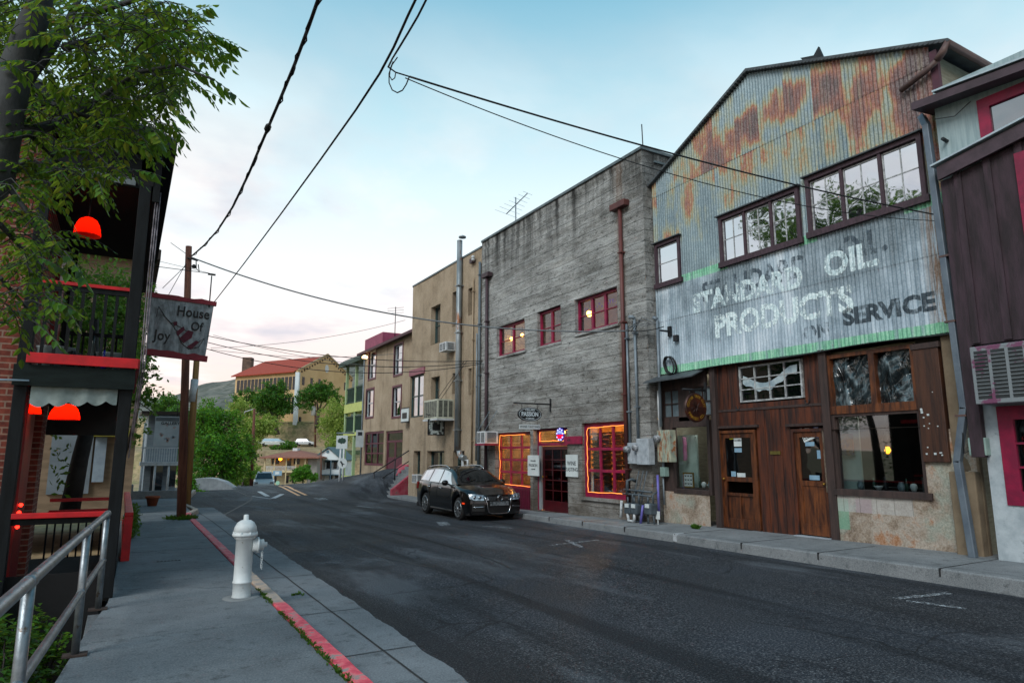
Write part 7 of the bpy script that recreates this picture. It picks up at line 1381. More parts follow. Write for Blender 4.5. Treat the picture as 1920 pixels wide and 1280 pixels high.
ST = sorted(set([round(.05*i, 3) for i in range(92)]+[c+sgn_*(WR+.04) for c in WA for sgn_ in (-1, 1)]+[c+dx for c in WA for dx in (-.40, -.38, -.35, .35, .38, .40)]))
for sd_ in (1,):
    P = []
    for s in ST:
        W = spl(s, Wd); H = spl(s, Hb); zb = zbot(s); fl = sum(.022*max(0, 1-((abs(s-c)-.30)/.16)**2) for c in WA if abs(s-c) < .46)
        row = [(W+dx+(fl if k < 3 else fl*.4 if k < 5 else 0), zb+(H-zb)*f) for k, (f, dx) in enumerate(SEC)]
        cr0 = .055 if s < 1.2 else .02; tp = [(row[-1][0]*u, H+cr0*(1-u*u)) for u in (.85, .65, .4, 0)]
        half = row+tp; full = [(x, z) for x, z in half]+[(-x, z) for x, z in half[-2::-1]]
        P.append([Cw(s, x, z) for x, z in full])
    m = MB(); m.grid(P)
    # nose and tail
    for s, fl_ in ((0, True), (4.55, False)):
        W = spl(s, Wd)-.0; H = spl(s, Hb); G = []
        for i in range(13):
            f = i/12; k = f*(len(SEC)-1); k0 = min(int(k), len(SEC)-2); dx = SEC[k0][1]+(SEC[k0+1][1]-SEC[k0][1])*(k-k0); zf = SEC[k0][0]+(SEC[k0+1][0]-SEC[k0][0])*(k-k0)
            w_ = W+dx; G.append([Cw(s, w_*u, .2+(H-.2)*zf+.055*(1-u*u)*max(0, (f-.7)/.3)) for u in [-1+.1*j for j in range(21)]])
        m.grid(G, flip=fl_)
    body = m.build('body', CARP, cr_)
# greenhouse
GS = [.05*i for i in range(23, 91)]
def gh(s):
    W = spl(s, Wd)-.075; H = spl(s, Hb)-.01; Rz = max(spl(s, Rf), H+.01); k = min(1, (Rz-H)/.45); wt = W-(.0+.2*k)
    return W, H, Rz, wt
P = []
for s in GS:
    W, H, Rz, wt = gh(s); e = Rz-.05*min(1, (Rz-H)/.3)
    half = [(W, H), (W-(W-wt)*.33, H+(e-H)*.35), (W-(W-wt)*.72, H+(e-H)*.72), (wt+.012, H+(e-H)*.93), (wt-.035, e+.012), (wt*.8, Rz-.016), (wt*.45, Rz-.004), (0, Rz)]
    P.append([Cw(s, x, z) for x, z in half+[(-x, z) for x, z in half[-2::-1]]])
m = MB(); m.grid(P); m.build('roof', CARP, cr_)
def sidepatch(s0, s1, f0, f1, name, sgn, mat, par, off=.006, slant0=0, slant1=0):
    G = []
    for i in range(13):
        row = []
        for j in range(6):
            f = f0+(f1-f0)*j/5; s = (s0+slant0*f)+((s1+slant1*f)-(s0+slant0*f))*i/12; W, H, Rz, wt = gh(s); e = Rz-.05*min(1, (Rz-H)/.3)
            ff = min(f, .95); row.append(Cw(s, sgn*(W-(W-wt)*ff+off), H+(e-H)*ff))
        G.append(row)
    mm_ = MB(); mm_.grid(G, flip=sgn > 0); return mm_.build(name, mat, par)
for sgn in (-1, 1):
    sidepatch(1.42, 2.42, .06, .9, 'side_window', sgn, CARG, cr_, slant0=.52, slant1=-.02); sidepatch(2.5, 3.28, .06, .9, 'side_window', sgn, CARG, cr_, slant0=-.02, slant1=-.1); sidepatch(3.38, 4.16, .08, .88, 'side_window', sgn, CARG, cr_, slant0=-.1, slant1=-.3)
    G = []
    for i in range(40): s = 1.2+2.95*i/39; W, H, Rz, wt = gh(s); G.append(Vector(Cw(s, sgn*(W+.008), H+.012)))
    m = MB(); m.tube(G, .011, 5); m.build('chrome_trim', CHROME, cr_)
    G = [];
    for i in range(24): s = 2.15+1.9*i/23; W, H, Rz, wt = gh(s); lift = .055*min(1, i/3, (23-i)/3); G.append(Vector(Cw(s, sgn*(wt-.03), Rz-.03+lift)))
    m = MB(); m.tube(G, .016, 6); m.build('roof_rail', CHROME, cr_)
    m = MB(); c = Vector(Cw(1.62, sgn*.94, 1.03)); m.lathe([(.04, -.1), (.075, -.07), (.085, 0), (.075, .05), (.05, .08)], (c.x+sgn*.03, c.y, c.z), 'x', 14); m.tube([c+Vector((-sgn*.12, .02, -.05)), c], .02, 6); m.build('door_mirror', CARP, cr_)
    for s_ in (2.18, 3.12): W = spl(s_, Wd); m = MB(); m.tube([(sgn*(W-.005), s_-.09, .86), (sgn*(W+.022), s_-.06, .865), (sgn*(W+.022), s_+.06, .87), (sgn*(W-.005), s_+.09, .87)], .013, 6); m.build('door_handle', CHROME, cr_)
    for s_ in (1.42, 2.46, 3.36):
        pts = [];
        for i in range(9):
            f = i/8; W = spl(s_, Wd); zb = .27; H = spl(s_, Hb); k = f*(len(SEC)-1); k0 = min(int(k), len(SEC)-2); dx = SEC[k0][1]+(SEC[k0+1][1]-SEC[k0][1])*(k-k0); zf = SEC[k0][0]+(SEC[k0+1][0]-SEC[k0][0])*(k-k0); q = max(0, zf); pts.append((sgn*(W+dx+.0015), s_, zb+(H-zb)*q))
        m = MB(); m.tube(pts, .004, 4); m.build('door_gap', M('black_recess', ''), cr_)
    m = MB(); m.tube([(sgn*.845, s_, .23) for s_ in (1.35, 2, 3.02)], .035, 6); m.build('sill_trim', M('black_plastic', '121314', '1A1B1C', 5, .6), cr_)
# windscreen, rear screen
def screen(s0, s1, u1, name, mat, lift=.006):
    G = []
    for i in range(15):
        s = s0+(s1-s0)*i/14; W, H, Rz, wt = gh(s); row = []
        for j in range(15):
            u = -u1+2*u1*j/14; zz_ = Rz-.016*abs(u/.8)**2-(.012 if abs(u) > .8 else 0); dzz = (gh(s+.02)[2]-gh(s-.02)[2])/.04; nn = Vector((0, -dzz, 1)).normalized()*lift; p_ = Cw(s, wt*u, zz_); row.append(Vector(p_)+nn)
        G.append(row)
    mm_ = MB(); mm_.grid(G, flip=False); return mm_.build(name, mat, cr_)
screen(1.26, 2.03, .86, 'windscreen', WSG); screen(4.24, 4.46, .8, 'rear_screen', CARG)
m = MB(); [m.tube([Vector(Cw(1.2, x, gh(1.2)[2]+.03)), Vector(Cw(1.34, x+.45, gh(1.34)[2]+.016))], .008, 4) for x in (-.55, .05)]; m.build('wipers', RUB, cr_)
def Fr(x, z, off=.012): p_ = Cw(0, x, z); return Vector((p_[0], p_[1]-off, p_[2]))
def fpatch(fn_top, fn_bot, x0, x1, name, mat, off=.012, par=None, n=12, k=5):
    G = []
    for i in range(n+1): x = x0+(x1-x0)*i/n; zt_, zb2 = fn_top(x), fn_bot(x); G.append([Fr(x, zb2+(zt_-zb2)*j/k, off) for j in range(k+1)])
    mm_ = MB(); mm_.grid(G, flip=True); return mm_.build(name, mat, par or cr_)
GRB = M('black_grille', '0A0B0C', '121315', 9, .5)
gr = fpatch(lambda x: .70-.0*x, lambda x: .25+.0*x, -.34, .34, 'grille', GRB, .008)
m = MB()
for z in (.665, .635, .605): w_ = .40-(.7-z)*.3; m.tube([Fr(-w_+2*w_*i/10, z, .016) for i in range(11)], .008, 4)
m.build('grille_bar', CHROME, cr_)
m = MB(); cp = [(-.43, .705), (-.40, .62), (-.37, .5), (-.36, .38), (-.32, .27), (-.25, .235), (0, .225), (.25, .235), (.32, .27), (.36, .38), (.37, .5), (.40, .62), (.43, .705)]; m.tube([Fr(x, z, .02) for x, z in cp], .017, 6); m.build('chrome_surround', CHROME, cr_)
m = MB(); m.box(-.30, .30, -.035, -.012, .45, .56); m.build('number_plate', M('number_plate_dim', '6E7478', '3A4044', 18, .5, lo=.45, hi=.55), cr_); m = MB(); m.box(-.36, .36, -.028, -.01, .43, .585); m.build('plate_bar', GRB, cr_)
m = MB(); m.lathe([(.085, -.0), (.085, .02), (.07, .02), (.07, .01), (.01, .01)], (0, -.045, .655), 'y', 24); em_ = m.build('badge', GRB, cr_); m = MB(); m.tube([(.08*math.cos(a), -.05, .655+.08*math.sin(a)) for a in [6.283*i/24 for i in range(25)]], .008, 5, cap=False)
m.tube([(-.035, -.052, .715), (0, -.052, .665), (.035, -.052, .715)], .006, 4); m.tube([(-.06, -.052, .69), (-.03, -.052, .6), (0, -.052, .65), (.03, -.052, .6), (.06, -.052, .69)], .006, 4); mo = m.build('badge_mark', CHROME); mo.parent = em_
HL = M('headlamp_lens', '9FB0BC', '5E6C78', 14, .08, bst=0, lo=.45, hi=.55, spec=.9)
for sgn in (-1, 1):
    h_ = fpatch(lambda x: .735+.03*min(1, (abs(x)-.44)/.2)-.0*abs(x), lambda x: .595+.05*max(0, (abs(x)-.7)/.14)-.0, sgn*.455, sgn*.815, 'headlight', HL, .014) if sgn < 0 else fpatch(lambda x: .735+.03*min(1, (abs(x)-.44)/.2), lambda x: .595+.05*max(0, (abs(x)-.7)/.14), .455, .815, 'headlight', HL, .014)
    for xx in (.55, .69): p_ = Fr(sgn*xx, .67, .018); m = MB(); m.lathe([(.045, 0), (.05, -.008), (.03, -.012), (0, -.006)], p_, 'y', 16); o = m.build('lamp_ring', CHROME); o.parent = h_
    fpatch(lambda x: .52, lambda x: .3, sgn*.44, sgn*.76, 'lower_intake', GRB, .006); m = MB(); m.tube([Fr(sgn*(.44+.32*i/6), .425-.02*i/6, .02) for i in range(7)], .013, 5); m.build('chrome_strip', CHROME, cr_)
    m = MB(); q = Vector(Cw(.36, sgn*.872, .5)); m.box(q.x-.01, q.x+.01, q.y-.07, q.y+.07, .475, .52); m.build('side_marker', M('amber_marker', 'C8400A', 'A8340A', 4, .3, emit=('FF3A00', .4)), cr_)
    m = MB(); q = Vector(Cw(4.42, sgn*.82, .9)); m.box(q.x-.03, q.x+.03, q.y-.1, q.y+.05, .74, .97); m.build('tail_light', M('red_tail_lens', '8A0A0A', '6A0606', 4, .2), cr_, bevel=.02)
m = MB(); m.box(-.80, .80, .28, 4.4, .17, .3); m.box(-.6, .6, .35, 4.3, .3, .75); m.build('underbody', M('black_recess', ''), cr_)
for s in WA:
    m = MB(); m.box(-.66, .66, s-.42, s+.42, .25, .74); m.build('wheel_well', M('black_recess', ''), cr_)
    for sgn in (-1, 1):
        x0 = sgn*.665; wh = MB(); pr = [(.20, 0), (.235, 0), (.30, .01), (.322, .035), (.325, .09), (.325, .13), (.322, .18), (.30, .205), (.2, .21)]
        wh.lathe([(r, sgn*h) for r, h in pr], (x0, s, .325), 'x', 36); wo = wh.build('wheel', RUB, cr_)
        rm = MB(); rm.tube([(x0+sgn*.212, s+.222*math.cos(a), .325+.222*math.sin(a)) for a in [6.283*i/32 for i in range(33)]], .014, 6, cap=False)
        for k in range(10):
            a = 6.283*k/10; d_ = Vector((0, math.cos(a), math.sin(a))); c_ = Vector((x0+sgn*.22, s, .325)); rm.bar(c_+d_*.04, c_+d_*.222, .03, .022, up=(1, 0, 0))
        rm.lathe([(.05, 0), (.055, sgn*.02), (.03, sgn*.03)], (x0+sgn*.212, s, .325), 'x', 14); o = rm.build('rim', ALLOY); o.parent = wo
        dk = MB(); dk.lathe([(.215, 0), (.215, sgn*.005)], (x0+sgn*.12, s, .325), 'x', 24); o = dk.build('brake_disc', M('dark_metal', '')); o.parent = wo
# ================================================================== WIRES
def wire(name, pts, r, label, group=None, cat='cable', mat=None): m = MB(); m.tube(pts, r, 6); return tag(m.build(name, mat or CABLE), label, cat, group)
def sag(a, b, s, n=24): a, b = Vector(a), Vector(b); return [a.lerp(b, i/n)-Vector((0, 0, 4*s*(i/n)*(1-i/n))) for i in range(n+1)]
def onX(px, py, X): y, z = PX(px, py, X); return Vector((X, y, z))
XA = 1.42; c1 = [TOP1+Vector((.1, 0, -.25))]+[onX(a, b, XA) for a, b in ((385, 462), (412, 432), (440, 392), (470, 325), (500, 236), (530, 180), (556, 118), (580, 48), (596, 0))]
l = c1[-1]; d_ = (c1[-1]-c1[-4]); c1 += [l+Vector((0, -1.5, .25)), l+Vector((0, -5, .9)), l+Vector((0, -16, 2.2))]
def fair(p, n=4):
    for _ in range(n): p = [p[0]]+[(p[i-1]+p[i]*2+p[i+1])/4 for i in range(1, len(p)-1)]+[p[-1]]
    return p
c1 = fair(c1, 2); wire('overhead_cable', c1, .021, 'thick black twisted cable running overhead from the tall pole top'); m = MB(); c1b = [p+Vector((.03*math.sin(i*1.9), 0, .03*math.cos(i*1.9)-.02)) for i, p in enumerate([Vector(c1[i]).lerp(Vector(c1[i+1]), k/4) for i in range(len(c1)-1) for k in range(4)])]; wire('overhead_cable', c1b, .009, 'thin strand wound round the thick overhead cable')
sp_ = onX(502, 240, XA); m = MB(); m.lathe([(.02, -.12), (.045, -.05), (.045, .05), (.02, .12)], sp_, 'y', 8); tag(m.build('cable_splice', CABLE), 'dark lump of a splice on the thick overhead cable', 'splice')
XB2 = 2.1; c2 = [TOP2]+[onX(a, b, XB2) for a, b in ((405, 565), (470, 478), (540, 385), (620, 272), (690, 178), (722, 128), (740, 88), (757, 46), (775, 0))]; l = c2[-1]; c2 += [l+Vector((.1, -2, .7)), l+Vector((.3, -12, 3.2))]
c2 = fair(c2, 2); wire('overhead_cable', c2, .014, 'black cable crossing the sky diagonally from the paler pole'); SPL = onX(728, 126, XB2)
c3 = [SPL]+[onX(a, b, XB2+.12) for a, b in ((733, 112), (748, 92), (765, 62), (784, 30), (802, 0))]; c3 += [c3[-1]+Vector((.1, -2, .8)), c3[-1]+Vector((.3, -12, 3.4))]; wire('overhead_cable', fair(c3, 1), .011, 'second black cable fanning out beside the diagonal one at the top of the sky')
E1 = onX(1762, 404, XC-.15); E2 = onX(1758, 414, XC-.15); S1 = onX(768, 144, XB2+.25); S0 = onX(742, 136, XB2+.12)
wire('service_drop', sag(S1, E1, .12, 40), .011, 'upper wire from the cable loop down to the corrugated wall', 'service wires'); wire('service_drop', sag(S1+Vector((-.05, 0, -.03)), E2, .36, 40), .006, 'thin lower wire from the cable loop down to the corrugated wall', 'service wires'); wire('tie_wire', [SPL, S0, S1], .008, 'short pale tie wire joining the diagonal cable and the service wires')
wire('cable_loop', fair([onX(a, b, XB2+.1) for a, b in ((745, 108), (732, 118), (727, 138), (726, 158), (733, 173), (746, 182), (757, 172), (763, 158), (767, 145))], 2), .007, 'large drooping cable loop hanging at the junction in the sky', 'drooping loops'); wire('cable_loop', fair([onX(a, b, XB2+.1) for a, b in ((737, 116), (731, 126), (728, 146), (735, 154), (742, 148), (742, 136))], 1), .006, 'small cable loop hanging inside the larger one at the junction', 'drooping loops')
M1 = onX(1178, 620, XW-.2)
wire('service_cable', sag(TOP1+Vector((.1, 0, -.3)), M1, .62, 50), .02, 'grey cable sagging from the tall pole to the service heads on the concrete wall', mat=M('grey_cable', '5A6064', '6C7276', 4, .6, bst=0))
wire('service_cable', sag(M1, onX(1245, 612, XC-.3), .05), .012, 'short cable linking the service heads to the corrugated shop'); 
m = MB()
for k in range(4): m.tube([M1+Vector((0, .2-.15*k, .05*math.sin(k*2))), M1+Vector((-.05, -.3-.1*k, .1+.05*k)), M1+Vector((0, -.75-.1*k, .0))], .012, 5)
tag(m.build('drip_loops', M('grey_cable', '')), 'tangle of grey drip loops at the service heads', 'cable')
BR = onX(905, 676, XW-.08)
for k, (s_, q, lb_) in enumerate([(.35, 0, 'upper'), (.5, -.22, 'middle'), (.62, -.45, 'lower')]): wire('telephone_wire', sag(TOP2+Vector((0, 0, -.5+q)), BR+Vector((0, 0, -.05*k)), s_, 30), .014, '%s of three dark wires passing low in front of the stucco buildings' % lb_, 'telephone wires')
for k, (a, b, c, d, lb_) in enumerate([(395, 652, 760, 600, 'faint thin wire rising rightwards over the school roof'), (395, 655, 770, 660, 'faint thin wire running level over the school roof'), (400, 628, 770, 690, 'faint thin wire falling rightwards over the school roof')]): wire('far_wire', sag(PD(a, b, 30), PD(c, d, 34 if k < 2 else 33), .3, 20), .011, lb_, 'far wires', mat=M('grey_cable', ''))
for a, b, lb_ in (((305, 540), (352, 500), 'lower'), ((312, 560), (352, 512), 'upper')): wire('guy_wire', [PY(*a, 19)[0:1]+(19,)+PY(*a, 19)[1:2], TOP1+Vector((0, 0, -.4 if lb_ == 'upper' else -.5))], .008, '%s thin wire from the tall pole down behind the hanging sign' % lb_, 'guy wires')
wire('far_wire', [PD(320, 455, 22), PD(352, 478, 22.5)], .01, 'short thin wire left of the tall pole top', mat=M('grey_cable', ''))
wire('roof_wire', [PX(1700, 224, XR-.1)[0:0] or onX(1752, 224, XR-.1), onX(1790, 218, XR-.06), onX(1820, 190, XR-.03)], .006, 'thin wire looping over the pale upper wall at the right')
# ================================================================== FAR TOWN
RRv = Vector((math.cos(YAW), -math.sin(YAW), 0)); FFv = Vector((math.sin(YAW), math.cos(YAW), 0)); UZ = Vector((0, 0, 1))
def bx(m, o, r0, r1, f0, f1, z0, z1, rv=RRv, fv=FFv): m.prism([o+rv*r0+fv*f0+UZ*z0, o+rv*r1+fv*f0+UZ*z0, o+rv*r1+fv*f1+UZ*z0, o+rv*r0+fv*f1+UZ*z0], UZ*(z1-z0)); return m
CREAM = M('cream_far_wall', 'C9BA94', 'BCAC86', .3, .85, bst=.05); ROOFT = M('brown_hip_roof', '8A5A4A', '7A4E40', 2, .85); DGL = M('far_dark_window', '14181C', '1E2428', 3, .2, bst=0)
# tan house
o = PD(532, 905, 108); o.z = -4.; th = thing('tan_hip_roof_house', o, 'cream two-storey house with brown hip roof and balcony below the school', 'house', local=False)
k = 108/1245.
def far(px): return (px-532)*k
def fz(py): return (850-py)*k+1.65+4
L0, R0 = far(492), far(570)
m = MB(); bx(m, o, L0+.3, R0, 2.5, 9, 0, fz(856)); m.build('wall', CREAM, th); m = MB(); bx(m, o, R0, R0+1.5, 1.2, 8, 0, fz(857)); m.build('side_wing', M('grey_far_wall', '8E8C88', '7E7C78', 1, .8), th)
e = fz(856); m = MB(); A = [o+RRv*(L0-.6)+FFv*(-.3)+UZ*e, o+RRv*(R0+2.2)+FFv*(-.3)+UZ*e, o+RRv*(R0+2.2)+FFv*10+UZ*e, o+RRv*(L0-.6)+FFv*10+UZ*e]; t0 = o+RRv*(far(531))+FFv*4.5+UZ*fz(843); t1 = o+RRv*(far(540))+FFv*5.5+UZ*fz(843); m.add(A+[t0, t1]+[p-UZ*.18 for p in A], [(0, 1, 5, 4), (1, 2, 5), (2, 3, 4, 5), (3, 0, 4), (9, 8, 7, 6), (0, 6, 7, 1), (1, 7, 8, 2), (2, 8, 9, 3), (3, 9, 6, 0)]); rf = m.build('roof', ROOFT, th); m = MB(); bx(m, o, far(530), far(539), 4, 5.5, fz(846), fz(839)); m.build('chimney', WHITE, th)
for px0, px1, a, b in ((498, 511, 857, 869), (526, 534, 857, 877), (539, 550, 857, 869), (503, 508, 890, 903), (525, 531, 890, 904), (538, 545, 890, 904)): m = MB(); bx(m, o, far(px0), far(px1), 2.42, 2.48, fz(b), fz(a)); m.build('window', DGL, th)
m = MB(); bx(m, o, L0+.3, far(550), .4, 2.5, fz(884), fz(880)); m.build('balcony_deck', CREAM, th); m = MB(); bx(m, o, L0+.3, far(550), .4, .5, fz(873.5), fz(872.5)); m.build('balcony_rail', WHITE, th)
for i in range(24): m = MB(); x = L0+.4+(far(549)-L0-.4)*i/23; bx(m, o, x, x+.06, .42, .48, fz(880), fz(873.5)); m.build('baluster', WHITE, th)
for px in (493, 511, 533, 551, 568): m = MB(); bx(m, o, far(px)-.08, far(px)+.08, .4, .56, 0, fz(856)-.1); m.build('post', CREAM, th)
p_ = o+RRv*far(521)+UZ*fz(859)+FFv*.6; tg = thing('porch_lamp', p_, 'glowing orange lamp on the balcony of the cream hip-roofed house', 'lamp'); m = MB(); m.lathe([(.05, -.28), (.27, -.12), (.27, .12), (.05, .28)], p_, 'z', 12); m.build('globe', emis('orange_globe', 'FF9A20', 5), tg); m = MB(); m.tube([p_+UZ*.25, p_+UZ*.6], .03, 4); m.build('stem', DARKMET, tg)
p_ = PD(520, 887, 106); tg = thing('notice_board', p_, 'white and blue board hung below the balcony of the cream house', 'sign'); m = MB(); bx(m, p_, -.7, .7, 0, .08, -.35, .4); m.build('board', M('pale_blue_notice', ''), tg); m = MB(); bx(m, p_, -.35, .3, -.02, 0, -.15, .25); m.build('picture', PAPER, tg)
p_ = PD(520.5, 905, 100); tg = thing('round_sign', p_, 'small round green and white sign at the road crest', 'sign'); m = MB(); nn = 20; m.prism([p_+RRv*.3*math.cos(6.283*i/nn)+UZ*.3*math.sin(6.283*i/nn) for i in range(nn)][::-1], FFv*.05); m.build('disc', M('mint_disc', '7FB89A', 'A9C8B8', 6, .5, lo=.48, hi=.52), tg); m = MB(); bx(m, p_, -.03, .03, .05, .1, -2.0, 0); m.build('post', GREYMET, tg)
# white house
o = PD(610, 905, 112); o.z = -4.4; k = 112/1245.
def far(px): return (px-610)*k
def fz(py): return (850-py)*k+1.65+4.4
wh_ = thing('white_gabled_house', o, 'small white gabled house with blue posts beside the round bush', 'house'); WH = M('white_far_wall', 'CBD5D9', 'BCC6CC', .5, .8, bst=.05); BT = M('blue_grey_trim', '4E6E80', '456272', 3, .6)
m = MB(); bx(m, o, far(581), far(636), 2, 9, 0, fz(862)); m.prism([o+RRv*far(580)+FFv*.3+UZ*fz(861), o+RRv*far(638)+FFv*.3+UZ*fz(861), o+RRv*far(612)+FFv*.3+UZ*fz(841)], FFv*8.7); m.build('wall', WH, wh_)
m = MB()
for a, b in (((579, 863), (612, 839)), ((612, 839), (640, 863))): p0_ = o+RRv*far(a[0])+UZ*fz(a[1]); p1_ = o+RRv*far(b[0])+UZ*fz(b[1]); m.prism([p0_, p1_, p1_+UZ*.18, p0_+UZ*.18], FFv*9.5)
m.build('roof', M('slate_teal_roof', '4E6A70', '43595E', 2, .8), wh_); m = MB(); bx(m, o, far(580), far(638), 1.9, 2.0, fz(866), fz(861)); bx(m, o, far(580), far(638), .2, 2, fz(888.5), fz(887)); m.build('porch_band', BT, wh_)
m = MB(); bx(m, o, far(597), far(636), .3, .36, fz(887), fz(879)); m.build('balcony_panel', WH, wh_)
for px0, px1, a, b in ((605, 613, 864, 877), (618, 624, 864, 877), (611, 617, 889, 898), (622, 633, 889, 898)): m = MB(); bx(m, o, far(px0), far(px1), 1.9, 1.95, fz(b), fz(a)); m.build('window', DGL, wh_)
for px in (597, 618, 637): m = MB(); bx(m, o, far(px)-.07, far(px)+.07, .2, .34, 0, fz(862)); m.build('post', BT, wh_)
m = MB(); c = o+RRv*far(611)+FFv*.25+UZ*fz(846); m.prism([c+RRv*.25*math.cos(6.283*i/16)+UZ*.25*math.sin(6.283*i/16) for i in range(16)][::-1], FFv*-.03); m.build('gable_vent', BT, wh_)
# school on its terrace
D = 165.; k = D/1245.
SCW = M('peach_stucco', 'C9AC80', 'BA9C70', .25, .85, bst=.05); SCR = M('red_tile_roof', '9E3C24', '86301C', 1.2, .8, st=(4, 4, 4))
o = PD(550, 850, D); o.z = 0
def F2(px, py, d): p = PD(px, py, d); return p
# corners: near corner at px 550; gable end runs right, long side runs away to the left
P0 = PD(550, 850, 158); P1 = PD(655, 850, 175); dirG = (P1-P0).normalized(); dirL = Vector((-dirG.y, dirG.x, 0)); 
ZE = (850-708)*158/1245+1.65; ZB = 8.6; wg = (P1-P0).length; 
# length such that the far corner falls at px 430
Lw = 30.
for Lt in [10+i*.5 for i in range(120)]:
    q = P0+dirL*Lt; dd_ = q.xy.dot(FFv.xy); rr2 = q.xy.dot(RRv.xy)
    if 960+FPX*rr2/(dd_*math.cos(PIT)) < 433: Lw = Lt; break
ZR = ZE+wg*.5*.48
scl = thing('school_building', P0+UZ*ZB, 'large peach stucco building with a long red tiled roof on the hillside terrace', 'building')
m = MB(); a, b = P0, P1; c, d = P1+dirL*Lw, P0+dirL*Lw; mid0 = (a+b)/2; mid1 = (c+d)/2
m.add([a+UZ*6, b+UZ*6, c+UZ*6, d+UZ*6, a+UZ*ZE, b+UZ*ZE, c+UZ*ZE, d+UZ*ZE, mid0+UZ*(ZR+.5), mid1+UZ*(ZR)], [(0, 1, 5, 8, 4), (1, 2, 6, 5), (2, 3, 7, 9, 6), (3, 0, 4, 7)]); m.build('wall', SCW, scl)
m = MB(); ov = .8; oa = a-dirG*ov+dirL*.5; od = d-dirG*ov+dirL*ov; ob = b+dirG*ov+dirL*.5; oc = c+dirG*ov+dirL*ov; m0 = mid0+dirL*.5; m1 = mid1+dirL*ov; dz = ov*.48
T = [oa+UZ*(ZE-dz+.1), od+UZ*(ZE-dz+.1), m1+UZ*(ZR+.1), m0+UZ*(ZR+.1), ob+UZ*(ZE-dz+.1), oc+UZ*(ZE-dz+.1)]; m.add(T+[p-UZ*.25 for p in T], [(0, 3, 2, 1), (4, 5, 2, 3), (6, 7, 8, 9), (10, 9, 8, 11), (0, 1, 7, 6), (4, 10, 11, 5), (0, 6, 9, 3), (3, 9, 10, 4), (1, 2, 8, 7), (2, 5, 11, 8)]); m.build('roof', SCR, scl)
m = MB()
for (u0, z0), (u1, z1) in (((0, ZE), (.5, ZR+.5)), ((.5, ZR+.5), (1, ZE))): p0_ = a.lerp(b, u0)-dirL*.12+UZ*z0; p1_ = a.lerp(b, u1)-dirL*.12+UZ*z1; m.bar(p0_, p1_, .3, .35)
m.build('coping', M('pale_coping', 'A89878', '988868', 2, .8), scl)
m = MB()
for i in range(23): u = (i+.5)/23; z = ZE+(ZR+.5-ZE)*(1-abs(2*u-1))-.85; p_ = a.lerp(b, u)-dirL*.06+UZ*z; m.bar(p_-UZ*.25, p_+UZ*.25, .34, .12)
m.build('gable_arcading', M('dark_arcade_brown', '5A4632', '4E3C2A', 2, .8), scl)['kind'] = 'stuff'  # even dark brown bars along the gable
def wing(u, z, w, h, side): 
    if side == 'g': p_ = a.lerp(b, u)-dirL*.05+UZ*z; m = MB(); m.prism([p_-dirG*w/2, p_+dirG*w/2, p_+dirG*w/2+UZ*h, p_-dirG*w/2+UZ*h], dirL*.08)
    else: p_ = a.lerp(d, u)-dirG*.05+UZ*z; m = MB(); m.prism([p_-dirL*w/2, p_+dirL*w/2, p_+dirL*w/2+UZ*h, p_-dirL*w/2+UZ*h], dirG*.08)
    m.build('window', DGL, scl)
for u in (.1, .24, .38, .86): wing(u, ZE-3.4, .8 if u < .8 else .7, 2.0, 'g')
m = MB(); c_ = a.lerp(b, .5)-dirL*.1+UZ*(ZR-3.2); m.prism([c_+dirG*.6*math.cos(6.283*i/16)+UZ*1.0*math.sin(6.283*i/16) for i in range(16)], dirL*.1); m.build('oval_vent', WHITE, scl)
for i in range(16):
    u = .045+.06*i
    for z, h in ((ZE-4.6, 3.2), (ZE-9.2, 2.8), (9.3, 2.6)): wing(u, z, 1.05, h, 'l')
p_ = P0+dirL*.0; m = MB(); bx(m, p_, -.4, .5, -.4, .4, 6, ZE-.5); m.build('corner_buttress', M('white_far_wall', ''), scl)
q = PD(463, 712, 181); m = MB(); bx(m, q, -1.2, 1.2, -1, 1, -6, (712-670)*181/1245); m.build('chimney', M('dark_brick_far', '4A3A34', '6A5448', 1, .9), scl); q = PD(474, 705, 182); m = MB(); bx(m, q, -.6, .6, -.6, .6, -3, 1.6); m.build('small_chimney', M('dark_brick_far', ''), scl)
for px, py in ((482, 702), (533, 688), (590, 679), (505, 697)): q = PD(px, py, 178); m = MB(); m.lathe([(.8, -.3), (.8, .4), (.4, .9), (0, 1.0)], q, 'z', 10); m.build('roof_vent', GREYMET, scl)
# retaining wall, fence, parking strip
q0 = PD(455, 838, 157); q1 = PD(700, 838, 157); m = MB(); zt_ = (850-806)*157/1245+1.65; q0.z = q1.z = 0
G = []
for i in range(41): p_ = q0.lerp(q1, i/40); w_ = 1.2*noise.noise((i*.3, 2, 1)); G.append([(p_.x+FFv.x*f, p_.y+FFv.y*f, z+(w_*.5 if f > 1 else 0)) for f, z in ((0, 2.5), (.3, zt_-.4), (.6, zt_), (6, zt_+1.4))])
m.grid(G, flip=False); tag(m.build('retaining_wall', M('tan_retaining_wall', 'B09A70', '9C865E', .3, .95, bs=2, bst=.4, c='7E6C4C', csc=.8)), 'long tan retaining wall below the school', 'wall')
fe = thing('wire_fence', PD(600, 800, 158), 'thin dark wire fence along the top of the tan retaining wall', 'fence'); m = MB(); a_ = PD(530, 800, 158); b_ = PD(656, 800, 158); a_.z = zt_+1.6; b_.z = zt_+1.6; m.tube([a_, b_], .05, 4); m.tube([a_-UZ*.8, b_-UZ*.8], .05, 4); m.build('rails', DARKMET, fe)
for i in range(13): p_ = a_.lerp(b_, i/12); m = MB(); m.tube([p_+UZ*.1, p_-UZ*1.8], .07, 4); m.build('post', DARKMET, fe)
p_ = PD(556, 790, 159); m = MB(); bx(m, p_, -.9, .9, 0, 1, -.9, 1.1); tag(m.build('dark_bin', DARKMET), 'small dark bin standing by the foot of the school', 'bin')
